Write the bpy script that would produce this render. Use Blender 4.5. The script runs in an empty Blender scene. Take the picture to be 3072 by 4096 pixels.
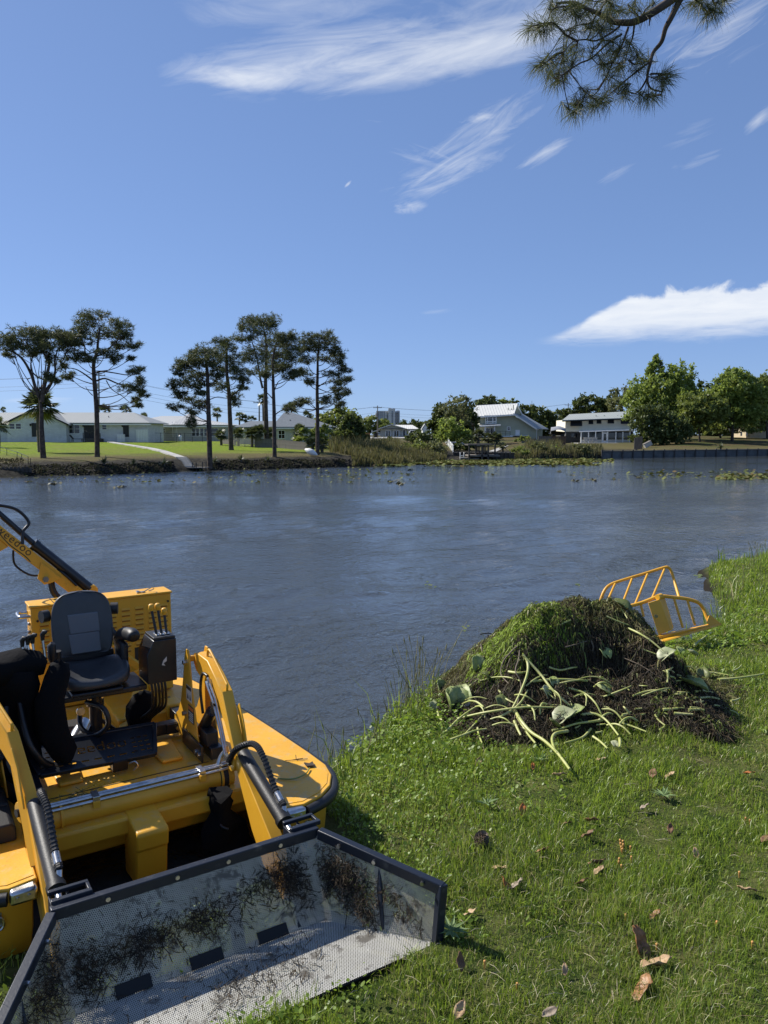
import bpy, bmesh, math, random
import numpy as np
from mathutils import Vector, Matrix, noise as mnoise
random.seed(7); rng = np.random.default_rng(7)
SC = bpy.context.scene
COL = SC.collection

# ------------------------------------------------------------------ camera, light, sky, exposure
FPX, HOR, CAMZ = 764.0, 435.0, 3.4            # focal length and horizon in a 768x1024 picture, eye height over the water
PITCH = math.atan((512 - HOR) / FPX)
SUN_AZ, SUN_EL = math.radians(-62), math.radians(41)   # azimuth measured from +Y towards +X
cam_d = bpy.data.cameras.new('camera'); cam = bpy.data.objects.new('camera', cam_d); COL.objects.link(cam)
cam_d.sensor_fit = 'VERTICAL'; cam_d.sensor_height = 24; cam_d.lens = 24 * FPX / 1024
cam.location = (0, 0, CAMZ); cam.rotation_euler = (math.pi / 2 - PITCH, 0, 0)
cam_d.clip_start = 0.05; cam_d.clip_end = 6000
SC.camera = cam
SC.view_settings.view_transform = 'Standard'; SC.view_settings.look = 'None'
SC.view_settings.exposure = 0.45; SC.view_settings.gamma = 1
try: SC.view_settings.use_curve_mapping = False
except Exception: pass
SC.cycles.max_bounces = 8; SC.cycles.transparent_max_bounces = 16
SC.cycles.sample_clamp_indirect = 6

CT, ST = math.cos(PITCH), math.sin(PITCH)
def ray(px, py):
    a = (px - 384) / FPX; b = (512 - py) / FPX
    return np.array([a, CT + b * ST, -ST + b * CT])
def W(px, py, D):                              # point at forward distance D
    r = ray(px, py); p = r * (D / r[1]); p[2] += CAMZ
    return p
def G(px, py, z=0.0):                          # point at height z
    r = ray(px, py); p = r * ((z - CAMZ) / r[2]); p[2] += CAMZ
    return p

sun_d = bpy.data.lights.new('sun', 'SUN'); sun = bpy.data.objects.new('sun', sun_d); COL.objects.link(sun)
sun_d.energy = 5.0; sun_d.angle = math.radians(0.53); sun_d.color = (1.0, 0.95, 0.87)
sd = Vector((math.sin(SUN_AZ) * math.cos(SUN_EL), math.cos(SUN_AZ) * math.cos(SUN_EL), math.sin(SUN_EL)))
sun.rotation_euler = sd.to_track_quat('Z', 'Y').to_euler(); sun.location = (-20, 30, 40)

world = bpy.data.worlds.new('World'); SC.world = world; world.use_nodes = True
class NT:
    """small helper for building node trees"""
    def __init__(s, nt): s.nt = nt; s.L = nt.links
    def n(s, t, **k):
        nd = s.nt.nodes.new(t)
        for a, v in k.items(): setattr(nd, a, v)
        return nd
    def put(s, sock, v):
        if v is None: return
        if isinstance(v, bpy.types.NodeSocket): s.L.new(v, sock)
        else: sock.default_value = v
    def m(s, op, a, b=None, c=None, clamp=False):
        nd = s.n('ShaderNodeMath', operation=op, use_clamp=clamp)
        for i, v in enumerate((a, b, c)): s.put(nd.inputs[i], v)
        return nd.outputs[0]
    def mix(s, f, a, b, bt='MIX'):
        nd = s.n('ShaderNodeMix', data_type='RGBA', blend_type=bt)
        s.put(nd.inputs[0], f); s.put(nd.inputs[6], a if isinstance(a, bpy.types.NodeSocket) else (*a[:3], 1)); s.put(nd.inputs[7], b if isinstance(b, bpy.types.NodeSocket) else (*b[:3], 1))
        return nd.outputs[2]
    def noise(s, vec, scale, detail=4, rough=0.55, dist=0.0, out=0):
        nd = s.n('ShaderNodeTexNoise'); s.put(nd.inputs['Vector'], vec)
        nd.inputs['Scale'].default_value = scale; nd.inputs['Detail'].default_value = detail
        nd.inputs['Roughness'].default_value = rough; nd.inputs['Distortion'].default_value = dist
        return nd.outputs[out]
    def ramp(s, v, a, b):                     # smooth 0..1 between a and b
        nd = s.n('ShaderNodeMapRange', interpolation_type='SMOOTHSTEP'); s.put(nd.inputs[0], v)
        nd.inputs[1].default_value = a; nd.inputs[2].default_value = b
        return nd.outputs[0]
    def xyz(s, x, y, z):
        nd = s.n('ShaderNodeCombineXYZ')
        for i, v in enumerate((x, y, z)): s.put(nd.inputs[i], v)
        return nd.outputs[0]
    def sep(s, v):
        nd = s.n('ShaderNodeSeparateXYZ'); s.put(nd.inputs[0], v); return nd.outputs
    def bump(s, h, strength=0.3, dist=0.01):
        nd = s.n('ShaderNodeBump'); nd.inputs['Strength'].default_value = strength; nd.inputs['Distance'].default_value = dist
        s.put(nd.inputs['Height'], h); return nd.outputs[0]

def azel(px, py):
    r = ray(px, py); r = r / np.linalg.norm(r)
    return math.atan2(r[0], r[1]), math.asin(r[2])

T = NT(world.node_tree); bg = world.node_tree.nodes['Background']
sky = T.n('ShaderNodeTexSky', sky_type='NISHITA'); sky.sun_disc = False
sky.sun_elevation = SUN_EL; sky.sun_rotation = SUN_AZ
sky.altitude = 0; sky.air_density = 0.7; sky.dust_density = 0.22; sky.ozone_density = 6.0
tc = T.n('ShaderNodeTexCoord').outputs['Generated']
X, Y, Z = T.sep(tc)
AZ = T.m('ARCTAN2', X, Y); EL = T.m('ARCSINE', Z)
vec2 = T.xyz(AZ, EL, 0.0)
# cirrus and one flat cumulus: (px, py, half length, half height in px, tilt, streak noise scale along/across, offset, gain, max)
CLOUDS = [
    (345, 58, 165, 30, 8, 4, 26, 0.40, 0.95, 0.80),
    (430, 58, 190, 22, 7, 3.5, 24, 0.34, 0.95, 0.72),
    (250, 78, 60, 12, 3, 5, 26, 0.34, 1.5, 0.75),
    (190, 70, 40, 14, 20, 6, 30, 0.56, 1.2, 0.35),
    (300, 8, 120, 18, 5, 5, 26, 0.42, 0.8, 0.55),
    (510, 20, 150, 42, 8, 5, 18, 0.46, 0.85, 0.62),
    (470, 146, 92, 24, 27, 8, 42, 0.54, 1.2, 0.55),
    (440, 178, 70, 16, 16, 8, 42, 0.52, 1.2, 0.55),
    (425, 160, 56, 14, -14, 9, 42, 0.56, 1.2, 0.45),
    (480, 117, 24, 6, 12, 9, 40, 0.52, 1.6, 0.5),
    (545, 153, 36, 9, 24, 8, 44, 0.56, 1.6, 0.42),
    (410, 207, 18, 7, 6, 18, 50, 0.42, 1.6, 0.42),
    (348, 184, 5, 1.5, 40, 40, 60, 0.35, 1.4, 0.5),
    (374, 121, 14, 2, -4, 9, 40, 0.42, 1.4, 0.3),
    (722, 22, 75, 34, 20, 7, 36, 0.58, 1.5, 0.50),
    (690, 133, 34, 10, 14, 9, 44, 0.62, 1.4, 0.30),
    (613, 172, 24, 9, 20, 9, 44, 0.60, 1.4, 0.28),
    (700, 160, 30, 6, 14, 9, 44, 0.54, 1.4, 0.36),
    (765, 117, 20, 8, 30, 9, 40, 0.44, 1.4, 0.5),
    (430, 312, 26, 3, 4, 9, 40, 0.56, 1.4, 0.22),
    (40, 400, 40, 4, 3, 9, 40, 0.50, 1.2, 0.3),
]
dens = None
for (px, py, rx, ry, tilt, sa, sb, off, gain, mx) in CLOUDS:
    a0, e0 = azel(px, py); c_, s_ = math.cos(math.radians(tilt)), math.sin(math.radians(tilt))
    dx = T.m('SUBTRACT', AZ, a0); dy = T.m('SUBTRACT', EL, e0)
    u = T.m('ADD', T.m('MULTIPLY', dx, c_), T.m('MULTIPLY', dy, s_))
    v = T.m('SUBTRACT', T.m('MULTIPLY', dy, c_), T.m('MULTIPLY', dx, s_))
    u2 = T.m('DIVIDE', u, rx / FPX); v2 = T.m('DIVIDE', v, ry / FPX)
    r2 = T.m('ADD', T.m('MULTIPLY', u2, u2), T.m('MULTIPLY', v2, v2))
    mask = T.m('MAXIMUM', T.m('SUBTRACT', 1.0, r2), 0.0)
    nv = T.noise(T.xyz(T.m('MULTIPLY', u, sa), T.m('MULTIPLY', v, sb), px * 0.37), 1.6, 9, 0.62, 0.9)
    d = T.m('MULTIPLY', T.m('SUBTRACT', T.m('ADD', T.m('MULTIPLY', mask, 0.55), T.m('MULTIPLY', T.m('SUBTRACT', nv, 0.5), 1.9)), off - 0.3), gain, clamp=True)
    d = T.m('MULTIPLY', T.m('MULTIPLY', d, T.m('POWER', mask, 0.45)), mx)
    dens = d if dens is None else T.m('SUBTRACT', 1.0, T.m('MULTIPLY', T.m('SUBTRACT', 1.0, dens), T.m('SUBTRACT', 1.0, d)))
# the flat-based cumulus on the right
a0, e0 = azel(690, 315); aL, _ = azel(540, 330)
dx = T.m('SUBTRACT', AZ, aL)
nb = T.noise(T.xyz(T.m('MULTIPLY', AZ, 14), T.m('MULTIPLY', EL, 22), 3.0), 1.5, 7, 0.6, 0.5)
nf = T.noise(T.xyz(T.m('MULTIPLY', AZ, 10), T.m('MULTIPLY', EL, 55), 9.0), 1.5, 8, 0.62, 0.6)
prof = T.m('MULTIPLY', T.ramp(dx, -0.005, 0.13), T.m('ADD', 0.050, T.m('MULTIPLY', T.m('SUBTRACT', nb, 0.5), 0.040)))
low = T.m('SUBTRACT', EL, T.m('ADD', e0 - 0.031, T.m('MULTIPLY', T.m('SUBTRACT', nf, 0.5), 0.035)))
up = T.m('SUBTRACT', T.m('ADD', e0 - 0.018, prof), EL)
dc = T.m('MULTIPLY', T.ramp(low, -0.004, 0.03), T.ramp(up, 0.0, 0.010))
dc = T.m('MULTIPLY', dc, T.m('ADD', 0.62, T.m('MULTIPLY', nf, 0.5)), clamp=True)
dc = T.m('MULTIPLY', dc, T.ramp(dx, -0.01, 0.03))
dc = T.m('MULTIPLY', dc, T.m('SUBTRACT', 1.0, T.ramp(dx, 0.50, 0.85)))
dc = T.m('MULTIPLY', dc, T.m('GREATER_THAN', Y, -0.3))
dens = T.m('SUBTRACT', 1.0, T.m('MULTIPLY', T.m('SUBTRACT', 1.0, dens), T.m('SUBTRACT', 1.0, dc)))
# thin cirrus going on over the rest of the sky, outside the picture
nw = T.noise(T.xyz(T.m('MULTIPLY', AZ, 1.6), T.m('MULTIPLY', EL, 5.0), 1.0), 1.7, 7, 0.6, 0.6)
away = T.ramp(T.m('ABSOLUTE', AZ), 0.62, 1.1)
dw = T.m('MULTIPLY', T.m('MULTIPLY', T.ramp(nw, 0.55, 0.78), 0.55), away)
dens = T.m('MAXIMUM', dens, dw)
SKY_S = 0.106
gam = T.n('ShaderNodeGamma'); gam.inputs[1].default_value = 0.5; T.put(gam.inputs[0], sky.outputs[0])   # the camera's soft contrast in the sky
blue = T.mix(1.0, gam.outputs[0], (1.26, 1.55, 2.15), 'MULTIPLY')
cloudcol = (6.3, 6.55, 6.9)
skycol = T.mix(dens, blue, cloudcol)
world.cycles.sampling_method = 'MANUAL'; world.cycles.sample_map_resolution = 256
T.put(bg.inputs['Color'], skycol); bg.inputs['Strength'].default_value = SKY_S

# ------------------------------------------------------------------ mesh builder and object helpers
def vn(a): a = np.asarray(a, float); return a / (np.linalg.norm(a) or 1)
class MB:
    def __init__(s): s.v = []; s.f = []; s.mi = []; s.uv = None; s.k = 0
    def add(s, vs, fs):
        o = len(s.v); s.v += [tuple(map(float, p)) for p in vs]
        s.f += [tuple(o + i for i in f) for f in fs]; s.mi += [s.k] * len(fs); return s
    def box(s, c, size, R=None):
        hx, hy, hz = size[0] / 2, size[1] / 2, size[2] / 2
        P = np.array([(x * hx, y * hy, z * hz) for x in (-1, 1) for y in (-1, 1) for z in (-1, 1)])
        if R is not None: P = P @ np.asarray(R).T
        return s.add(P + np.asarray(c, float), [(0, 1, 3, 2), (4, 6, 7, 5), (0, 4, 5, 1), (2, 3, 7, 6), (0, 2, 6, 4), (1, 5, 7, 3)])
    def bb(s, a, b):                          # box by two corners
        a, b = np.minimum(a, b), np.maximum(a, b); return s.box((a + b) / 2, b - a)
    def beam(s, p, q, w, h, up=(0, 0, 1)):    # box from p to q, width w, height h
        p, q = np.asarray(p, float), np.asarray(q, float); d = vn(q - p); up = np.asarray(up, float)
        if abs(d @ up) > .98: up = np.array([0, 1., 0]) if abs(d[1]) < .9 else np.array([1., 0, 0])
        sx = vn(np.cross(d, up)); uz = np.cross(sx, d)
        return s.box((p + q) / 2, (np.linalg.norm(q - p), w, h), np.stack([d, sx, uz], 1))
    def tube(s, pts, r, n=8, cap=True):
        P = [np.asarray(p, float) for p in pts]; R = r if hasattr(r, '__len__') else [r] * len(P)
        rings = []; ref = None
        for i, p in enumerate(P):
            d = vn((P[min(i + 1, len(P) - 1)] - P[max(i - 1, 0)]))
            if ref is None: ref = np.array([0, 0, 1.]) if abs(d[2]) < .9 else np.array([1., 0, 0])
            a = vn(np.cross(d, ref)); b = np.cross(a, d); ref = b
            rings.append([p + R[i] * (math.cos(t) * a + math.sin(t) * b) for t in np.linspace(0, 2 * math.pi, n, endpoint=False)])
        vs = [q for rg in rings for q in rg]; fs = []
        for i in range(len(P) - 1):
            for j in range(n): fs.append((i * n + j, i * n + (j + 1) % n, (i + 1) * n + (j + 1) % n, (i + 1) * n + j))
        if cap: fs += [tuple(range(n - 1, -1, -1)), tuple((len(P) - 1) * n + j for j in range(n))]
        return s.add(vs, fs)
    def prism(s, poly, off):                  # planar polygon (3D) extruded by vector off
        n = len(poly); off = np.asarray(off, float); P = [np.asarray(p, float) for p in poly]
        nrm = np.zeros(3)
        for i in range(n): nrm += np.cross(P[i], P[(i + 1) % n])
        if nrm @ off > 0: P = P[::-1]
        fs = [tuple(range(n)), tuple(range(2 * n - 1, n - 1, -1))]
        for i in range(n): j = (i + 1) % n; fs.append((i, i + n, j + n, j))
        return s.add(P + [p + off for p in P], fs)
    def disc(s, c, nrm, r, t, n=12):
        nrm = vn(nrm); c = np.asarray(c, float); return s.tube([c - nrm * t / 2, c + nrm * t / 2], r, n)
def smooth_path(pts, n=6):
    P = [np.asarray(p, float) for p in pts]
    if len(P) < 3: return P
    out = []
    for i in range(len(P) - 1):
        p0, p1, p2, p3 = P[max(i - 1, 0)], P[i], P[i + 1], P[min(i + 2, len(P) - 1)]
        for t in np.linspace(0, 1, n, endpoint=False):
            out.append(.5 * (2 * p1 + (p2 - p0) * t + (2 * p0 - 5 * p1 + 4 * p2 - p3) * t * t + (3 * p1 - p0 - 3 * p2 + p3) * t ** 3))
    return out + [P[-1]]

def thing(name, label, cat, loc=(0, 0, 0), rotz=0.0, group=None, kind=None):
    o = bpy.data.objects.new(name, None); COL.objects.link(o); o.location = loc; o.rotation_euler = (0, 0, rotz)
    o.empty_display_size = .2
    return tag(o, label, cat, group, kind)
def tag(o, label=None, cat=None, group=None, kind=None):
    if label: o['label'] = label
    if cat: o['category'] = cat
    if group: o['group'] = group
    if kind: o['kind'] = kind
    return o
def top_of(o):
    while o.parent: o = o.parent
    return o
def link_mesh(name, me, mats, parent=None):
    for m_ in (mats if isinstance(mats, (list, tuple)) else [mats]): me.materials.append(m_)
    o = bpy.data.objects.new(name, me); COL.objects.link(o)
    if parent is not None: o.parent = parent
    return o
def build(name, mb, mats, parent=None, smooth=0, bevel=0, loc=None, kind=None, seg=2):
    """one mesh object; vertices are world (or boat-local) coordinates, shifted by loc / the root's location when unrotated"""
    me = bpy.data.meshes.new(name); off = np.zeros(3)
    if loc is not None: off = np.asarray(loc, float)
    elif parent is not None and top_of(parent).get('_local') is None: off = np.array(top_of(parent).location)
    me.from_pydata([tuple(np.array(p) - off) for p in mb.v], [], mb.f)
    if any(mb.mi): me.polygons.foreach_set('material_index', mb.mi)
    if smooth:
        me.polygons.foreach_set('use_smooth', [True] * len(me.polygons)); me.set_sharp_from_angle(angle=math.radians(smooth))
    me.validate(); me.update()
    o = link_mesh(name, me, mats, parent)
    if loc is not None and parent is None: o.location = loc
    if bevel:
        b = o.modifiers.new('bevel', 'BEVEL'); b.width = bevel; b.segments = seg; b.limit_method = 'ANGLE'; b.angle_limit = math.radians(35)
        if not smooth: me.polygons.foreach_set('use_smooth', [True] * len(me.polygons)); me.set_sharp_from_angle(angle=math.radians(30))
    if kind: o['kind'] = kind
    return o
def fast_mesh(name, V, tris=None, tone=None, quads=None, mi=None, uv=None):
    """big mesh from numpy arrays; tone = per-vertex value in 0..1 or (n,3)"""
    me = bpy.data.meshes.new(name); V = np.ascontiguousarray(V, np.float32)
    F = []
    nt = 0 if tris is None else len(tris); nq = 0 if quads is None else len(quads)
    idx = np.concatenate([np.asarray(tris, np.int32).ravel() if nt else np.zeros(0, np.int32), np.asarray(quads, np.int32).ravel() if nq else np.zeros(0, np.int32)])
    start = np.concatenate([np.arange(nt) * 3, nt * 3 + np.arange(nq) * 4]).astype(np.int32)
    me.vertices.add(len(V)); me.vertices.foreach_set('co', V.ravel())
    me.loops.add(len(idx)); me.loops.foreach_set('vertex_index', idx)
    me.polygons.add(nt + nq); me.polygons.foreach_set('loop_start', start)
    if mi is not None: me.polygons.foreach_set('material_index', np.asarray(mi, np.int32))
    me.update(calc_edges=True)
    if tone is not None:
        a = me.attributes.new('tone', 'FLOAT_COLOR', 'POINT'); t = np.ones((len(V), 4), np.float32)
        tone = np.asarray(tone, np.float32); t[:, :3] = tone[:, None] if tone.ndim == 1 else tone
        a.data.foreach_set('color', t.ravel())
    return me

# ------------------------------------------------------------------ materials
def mat(name, col, rough=.5, metal=0., col2=None, nscale=6, namt=.5, bump=0., bscale=40, spec=.5, coat=0., detail=5, nlo=.4, nhi=.62):
    m_ = bpy.data.materials.new(name); m_.use_nodes = True; t = NT(m_.node_tree)
    p = m_.node_tree.nodes['Principled BSDF']; p.inputs['Roughness'].default_value = rough; p.inputs['Metallic'].default_value = metal
    p.inputs['Specular IOR Level'].default_value = spec; p.inputs['Coat Weight'].default_value = coat
    p.inputs['Base Color'].default_value = (*col, 1)
    obj = t.n('ShaderNodeTexCoord').outputs['Object']
    if col2 is not None:
        f = t.m('MULTIPLY', t.ramp(t.noise(obj, nscale, detail, .6), nlo, nhi), namt)
        t.put(p.inputs['Base Color'], t.mix(f, col, col2))
    if bump:
        t.put(p.inputs['Normal'], t.bump(t.noise(obj, bscale, 4, .6), bump, .02))
    return m_
def mat_tone(name, c0, c1, c2=None, rough=.6, trans=0.35, spec=.25):
    """foliage: colour by the per-vertex 'tone' of each leaf, with some light passing through"""
    m_ = bpy.data.materials.new(name); m_.use_nodes = True; t = NT(m_.node_tree); nt = m_.node_tree
    at = t.n('ShaderNodeAttribute', attribute_name='tone'); r_, g_, b_ = t.sep(at.outputs['Vector'])
    c = t.mix(r_, c0, c1)
    if c2 is not None: c = t.mix(g_, c, c2)
    p = nt.nodes['Principled BSDF']; p.inputs['Roughness'].default_value = rough; p.inputs['Specular IOR Level'].default_value = spec
    t.put(p.inputs['Base Color'], c)
    if trans:
        tr = t.n('ShaderNodeBsdfTranslucent'); t.put(tr.inputs[0], t.mix(.5, c, (c1[0] * 1.25, c1[1] * 1.25, c1[2] * .7)))
        mx = t.n('ShaderNodeMixShader'); mx.inputs[0].default_value = trans
        t.L.new(p.outputs[0], mx.inputs[1]); t.L.new(tr.outputs[0], mx.inputs[2])
        t.L.new(mx.outputs[0], nt.nodes['Material Output'].inputs[0])
    return m_

# ------------------------------------------------------------------ terrain
NEAR_SHORE = np.array([(-60, -14), (-14, -2.0), (-7, 2.2), (-3.2, 4.5), (-1.7, 5.6), (-.75, 6.9), (-.43, 8.07), (.15, 9.2), (.78, 10.3), (1.9, 11.5), (3.2, 12.1), (4.4, 12.4), (5.2, 12.7),
                       (6.1, 14.0), (6.8, 15.5), (7.4, 17.2), (8.15, 19), (11.1, 22), (18, 28), (45, 46), (120, 95)], float)
def near_sd(x, y):
    """distance to the near shoreline, positive on land"""
    x = np.asarray(x, float); y = np.asarray(y, float); best = np.full(x.shape, 1e9); sgn = np.ones(x.shape)
    for a, b in zip(NEAR_SHORE[:-1], NEAR_SHORE[1:]):
        e = b - a; t = np.clip(((x - a[0]) * e[0] + (y - a[1]) * e[1]) / (e @ e), 0, 1)
        qx, qy = a[0] + t * e[0], a[1] + t * e[1]; d = np.hypot(x - qx, y - qy)
        s_ = np.where((e[0] * (y - a[1]) - e[1] * (x - a[0])) < 0, 1., -1.)
        m_ = d < best - 1e-9; best = np.where(m_, d, best); sgn = np.where(m_, s_, sgn)
    return best * sgn
def sstep(a, b, x): t = np.clip((x - a) / (b - a), 0, 1); return t * t * (3 - 2 * t)
def near_z(x, y):
    x = np.asarray(x, float); y = np.asarray(y, float); d = near_sd(x, y)
    z = -.05 + .45 * np.minimum(d, 0) + .2 * sstep(-.05, .75, d) + .025 * np.clip(d - .5, 0, 12) + .05 * sstep(3, 9, d)
    z = z + .03 * np.sin(x * 1.7 + .5) * np.sin(y * 1.3 + 1) + .015 * np.sin(x * 4.1 + y * 2.7) + .01 * np.sin(x * 7.3 - y * 6.1)
    z = z + .22 * np.exp(-(((x - 8.6) / 1.5) ** 2 + ((y - 17.5) / 2.2) ** 2))
    return np.maximum(z, -1.2)
SHX = np.array([-500, -100, 0, 40, 100, 169, 206, 265, 336, 400, 440, 500, 540, 620, 680, 768, 900, 1300], float)
SHD = np.array([40, 55, 61, 63.8, 65.6, 69.9, 74, 76.4, 81, 87, 98, 104, 106, 113, 118, 127, 136, 150], float)
SN = np.array([-6, -1, 0, .8, 2, 4, 8, 18, 30, 50, 65, 100, 160, 300, 3000], float)
COLS = {  # px column -> heights at SN behind the shore
    -500: [-.9, -.3, 0, .45, .7, 1.1, 1.3, 1.5, 1.75, 2.4, 2.45, 2.5, 2.6, 2.8, 2.8],
    330: [-.9, -.3, 0, .4, .7, 1.05, 1.25, 1.45, 1.7, 2.2, 2.3, 2.5, 2.6, 2.8, 2.8],
    400: [-.9, -.2, 0, .15, .25, .4, .6, .9, 1.2, 1.7, 2.0, 2.4, 2.7, 2.8, 2.8],
    500: [-.9, -.2, 0, .1, .25, .5, .8, 1.3, 1.9, 2.7, 2.8, 2.9, 2.9, 2.9, 2.8],
    528: [-.9, -.2, 0, .2, .35, .5, .8, 1.4, 2.1, 2.8, 2.9, 2.9, 2.9, 2.9, 2.8],
    538: [-.9, -.2, 0, .9, .95, .97, 1.0, 1.05, 1.1, 1.15, 1.2, 1.4, 2.2, 2.8, 2.8],
    600: [-.9, -.2, 0, .5, .8, .95, 1.0, 1.1, 1.15, 1.3, 1.4, 1.6, 2.0, 2.8, 2.8],
    640: [-.9, -.2, -.2, 1.05, 1.1, 1.12, 1.15, 1.3, 1.45, 1.55, 1.62, 1.66, 2.0, 2.8, 2.8],
    690: [-.9, -.2, -.2, 1.05, 1.1, 1.15, 1.3, 1.8, 2.3, 2.8, 3.0, 3.2, 3.3, 3.2, 2.8],
    1300: [-.9, -.2, -.2, 1.05, 1.1, 1.15, 1.3, 1.8, 2.6, 3.3, 3.4, 3.5, 3.5, 3.2, 2.8]}
CK = np.array(sorted(COLS)); CZ = np.array([COLS[k] for k in CK])
def far_z(x, y):
    x = np.asarray(x, float); y = np.asarray(y, float)
    px = 384 + FPX * x / np.maximum(y, 1); s = y - np.interp(px, SHX, SHD)
    i = np.clip(np.searchsorted(CK, px) - 1, 0, len(CK) - 2); t = np.clip((px - CK[i]) / (CK[i + 1] - CK[i]), 0, 1)
    zz = np.array([np.interp(s, SN, r) for r in CZ])
    sh = np.shape(px); zz = zz.reshape(len(CK), -1); i_ = np.ravel(i); k = np.arange(i_.size)
    z = (zz[i_, k] * (1 - np.ravel(t)) + zz[i_ + 1, k] * np.ravel(t)).reshape(sh)
    dip = np.clip(1 - np.abs(px - 192) / 16, 0, 1); dip = dip * dip * (3 - 2 * dip)
    z = z - dip * np.maximum(0, z - (.12 + .17 * np.maximum(s, 0)))          # the steps run down a notch in the bank
    return z + np.where(s > 1, .05 * np.sin(x * .7) * np.sin(y * .5 + 1), 0)
def hit(px, py, f=None, lo=40., hi=400.):
    """where the ray through a pixel meets the far ground"""
    r = ray(px, py); last = None
    for D in np.arange(lo, hi, .25):
        z = CAMZ + r[2] * D / r[1]; g = float((f or far_z)(np.array(r[0] * D / r[1]), np.array(D)))
        if z <= g: return np.array([r[0] * D / r[1], D, g])
    return W(px, py, hi)

def grid_mesh(name, Xg, Yg, Zg):
    n, k = Xg.shape; V = np.stack([Xg, Yg, Zg], -1).reshape(-1, 3)
    i, j = np.meshgrid(np.arange(n - 1), np.arange(k - 1), indexing='ij'); a = (i * k + j).ravel()
    return fast_mesh(name, V, quads=np.stack([a, a + 1, a + k + 1, a + k], 1))

# near ground
def m_soil():
    m_ = bpy.data.materials.new('soil_thatch'); m_.use_nodes = True; t = NT(m_.node_tree); p = m_.node_tree.nodes['Principled BSDF']
    o = t.n('ShaderNodeTexCoord').outputs['Object']
    c = t.mix(t.ramp(t.noise(o, 3.5, 6, .65), .35, .65), (.034, .056, .011), (.10, .105, .034))
    c = t.mix(t.m('MULTIPLY', t.ramp(t.noise(o, 1.1, 4, .6), .55, .75), .6), c, (.12, .09, .05))
    sx, sy, sz = t.sep(o)
    c = t.mix(t.ramp(sz, .14, .02), c, (.020, .017, .012))
    t.put(p.inputs['Base Color'], c); p.inputs['Roughness'].default_value = .95; p.inputs['Specular IOR Level'].default_value = .1
    t.put(p.inputs['Normal'], t.bump(t.noise(o, 60, 5, .7), .6, .03)); return m_
M = {}
M['soil'] = m_soil()
xs = np.arange(-16, 34, .16); ys = np.arange(-9, 34, .16)
Xg, Yg = np.meshgrid(xs, ys); Zg = near_z(Xg, Yg)
o = link_mesh('ground', grid_mesh('ground', Xg, Yg, Zg), M['soil']); o['kind'] = 'structure'
o.data.polygons.foreach_set('use_smooth', [True] * len(o.data.polygons))

# far bank
def m_farlawn():
    m_ = bpy.data.materials.new('far_lawn'); m_.use_nodes = True; t = NT(m_.node_tree); p = m_.node_tree.nodes['Principled BSDF']
    o = t.n('ShaderNodeTexCoord').outputs['Object']; sx, sy, sz = t.sep(o)
    n1 = t.noise(o, .25, 6, .6); n2 = t.noise(o, 2.2, 5, .7)
    lawn = t.mix(t.ramp(n2, .3, .7), (.095, .160, .010), (.205, .255, .020))
    lawn = t.mix(t.m('MULTIPLY', t.ramp(n1, .46, .68), .55), lawn, (.17, .145, .05))
    dry = t.mix(t.ramp(n2, .35, .65), (.12, .082, .042), (.065, .058, .024))
    dry = t.mix(t.ramp(n1, .42, .62), dry, (.075, .085, .025))
    wd = t.m('DIVIDE', sx, sy)                # bearing from the near bank: the mown lawn is the left property
    c = t.mix(t.ramp(t.m('ADD', wd, t.m('MULTIPLY', t.m('SUBTRACT', n1, .5), .06)), -.10, -.06), lawn, dry)
    soil = t.mix(t.ramp(n2, .35, .65), (.012, .011, .009), (.055, .050, .038))
    edge = t.m('ADD', sz, t.m('MULTIPLY', t.m('SUBTRACT', n1, .5), .5))
    c = t.mix(t.ramp(edge, 1.50, 1.22), c, t.mix(t.ramp(n2, .3, .7), (.12, .085, .05), (.10, .105, .03))); c = t.mix(t.ramp(edge, 1.20, .95), c, soil)
    t.put(p.inputs['Base Color'], c); p.inputs['Roughness'].default_value = .95; p.inputs['Specular IOR Level'].default_value = .1
    t.put(p.inputs['Normal'], t.bump(t.noise(o, 3, 6, .75), .7, .25)); return m_
M['farlawn'] = m_farlawn()
pxs = np.concatenate([np.arange(-500, -20, 24), np.arange(-20, 790, 4), np.arange(790, 1300, 24)])
ss = np.array([-6, -1, 0, .4, .8, 1.4, 2, 3, 4, 5, 6.5, 8, 10, 12.5, 15, 18, 22, 26, 30, 36, 42, 50, 58, 65, 80, 100, 130, 160, 220, 300, 500, 900, 1600, 3000.])
PX, SS = np.meshgrid(pxs, ss); D0 = np.interp(PX, SHX, SHD) + SS; XX = (PX - 384) / FPX * D0
o = link_mesh('far_bank', grid_mesh('far_bank', XX, D0, far_z(XX, D0)), M['farlawn']); o['kind'] = 'structure'
o.data.polygons.foreach_set('use_smooth', [True] * len(o.data.polygons))

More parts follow.
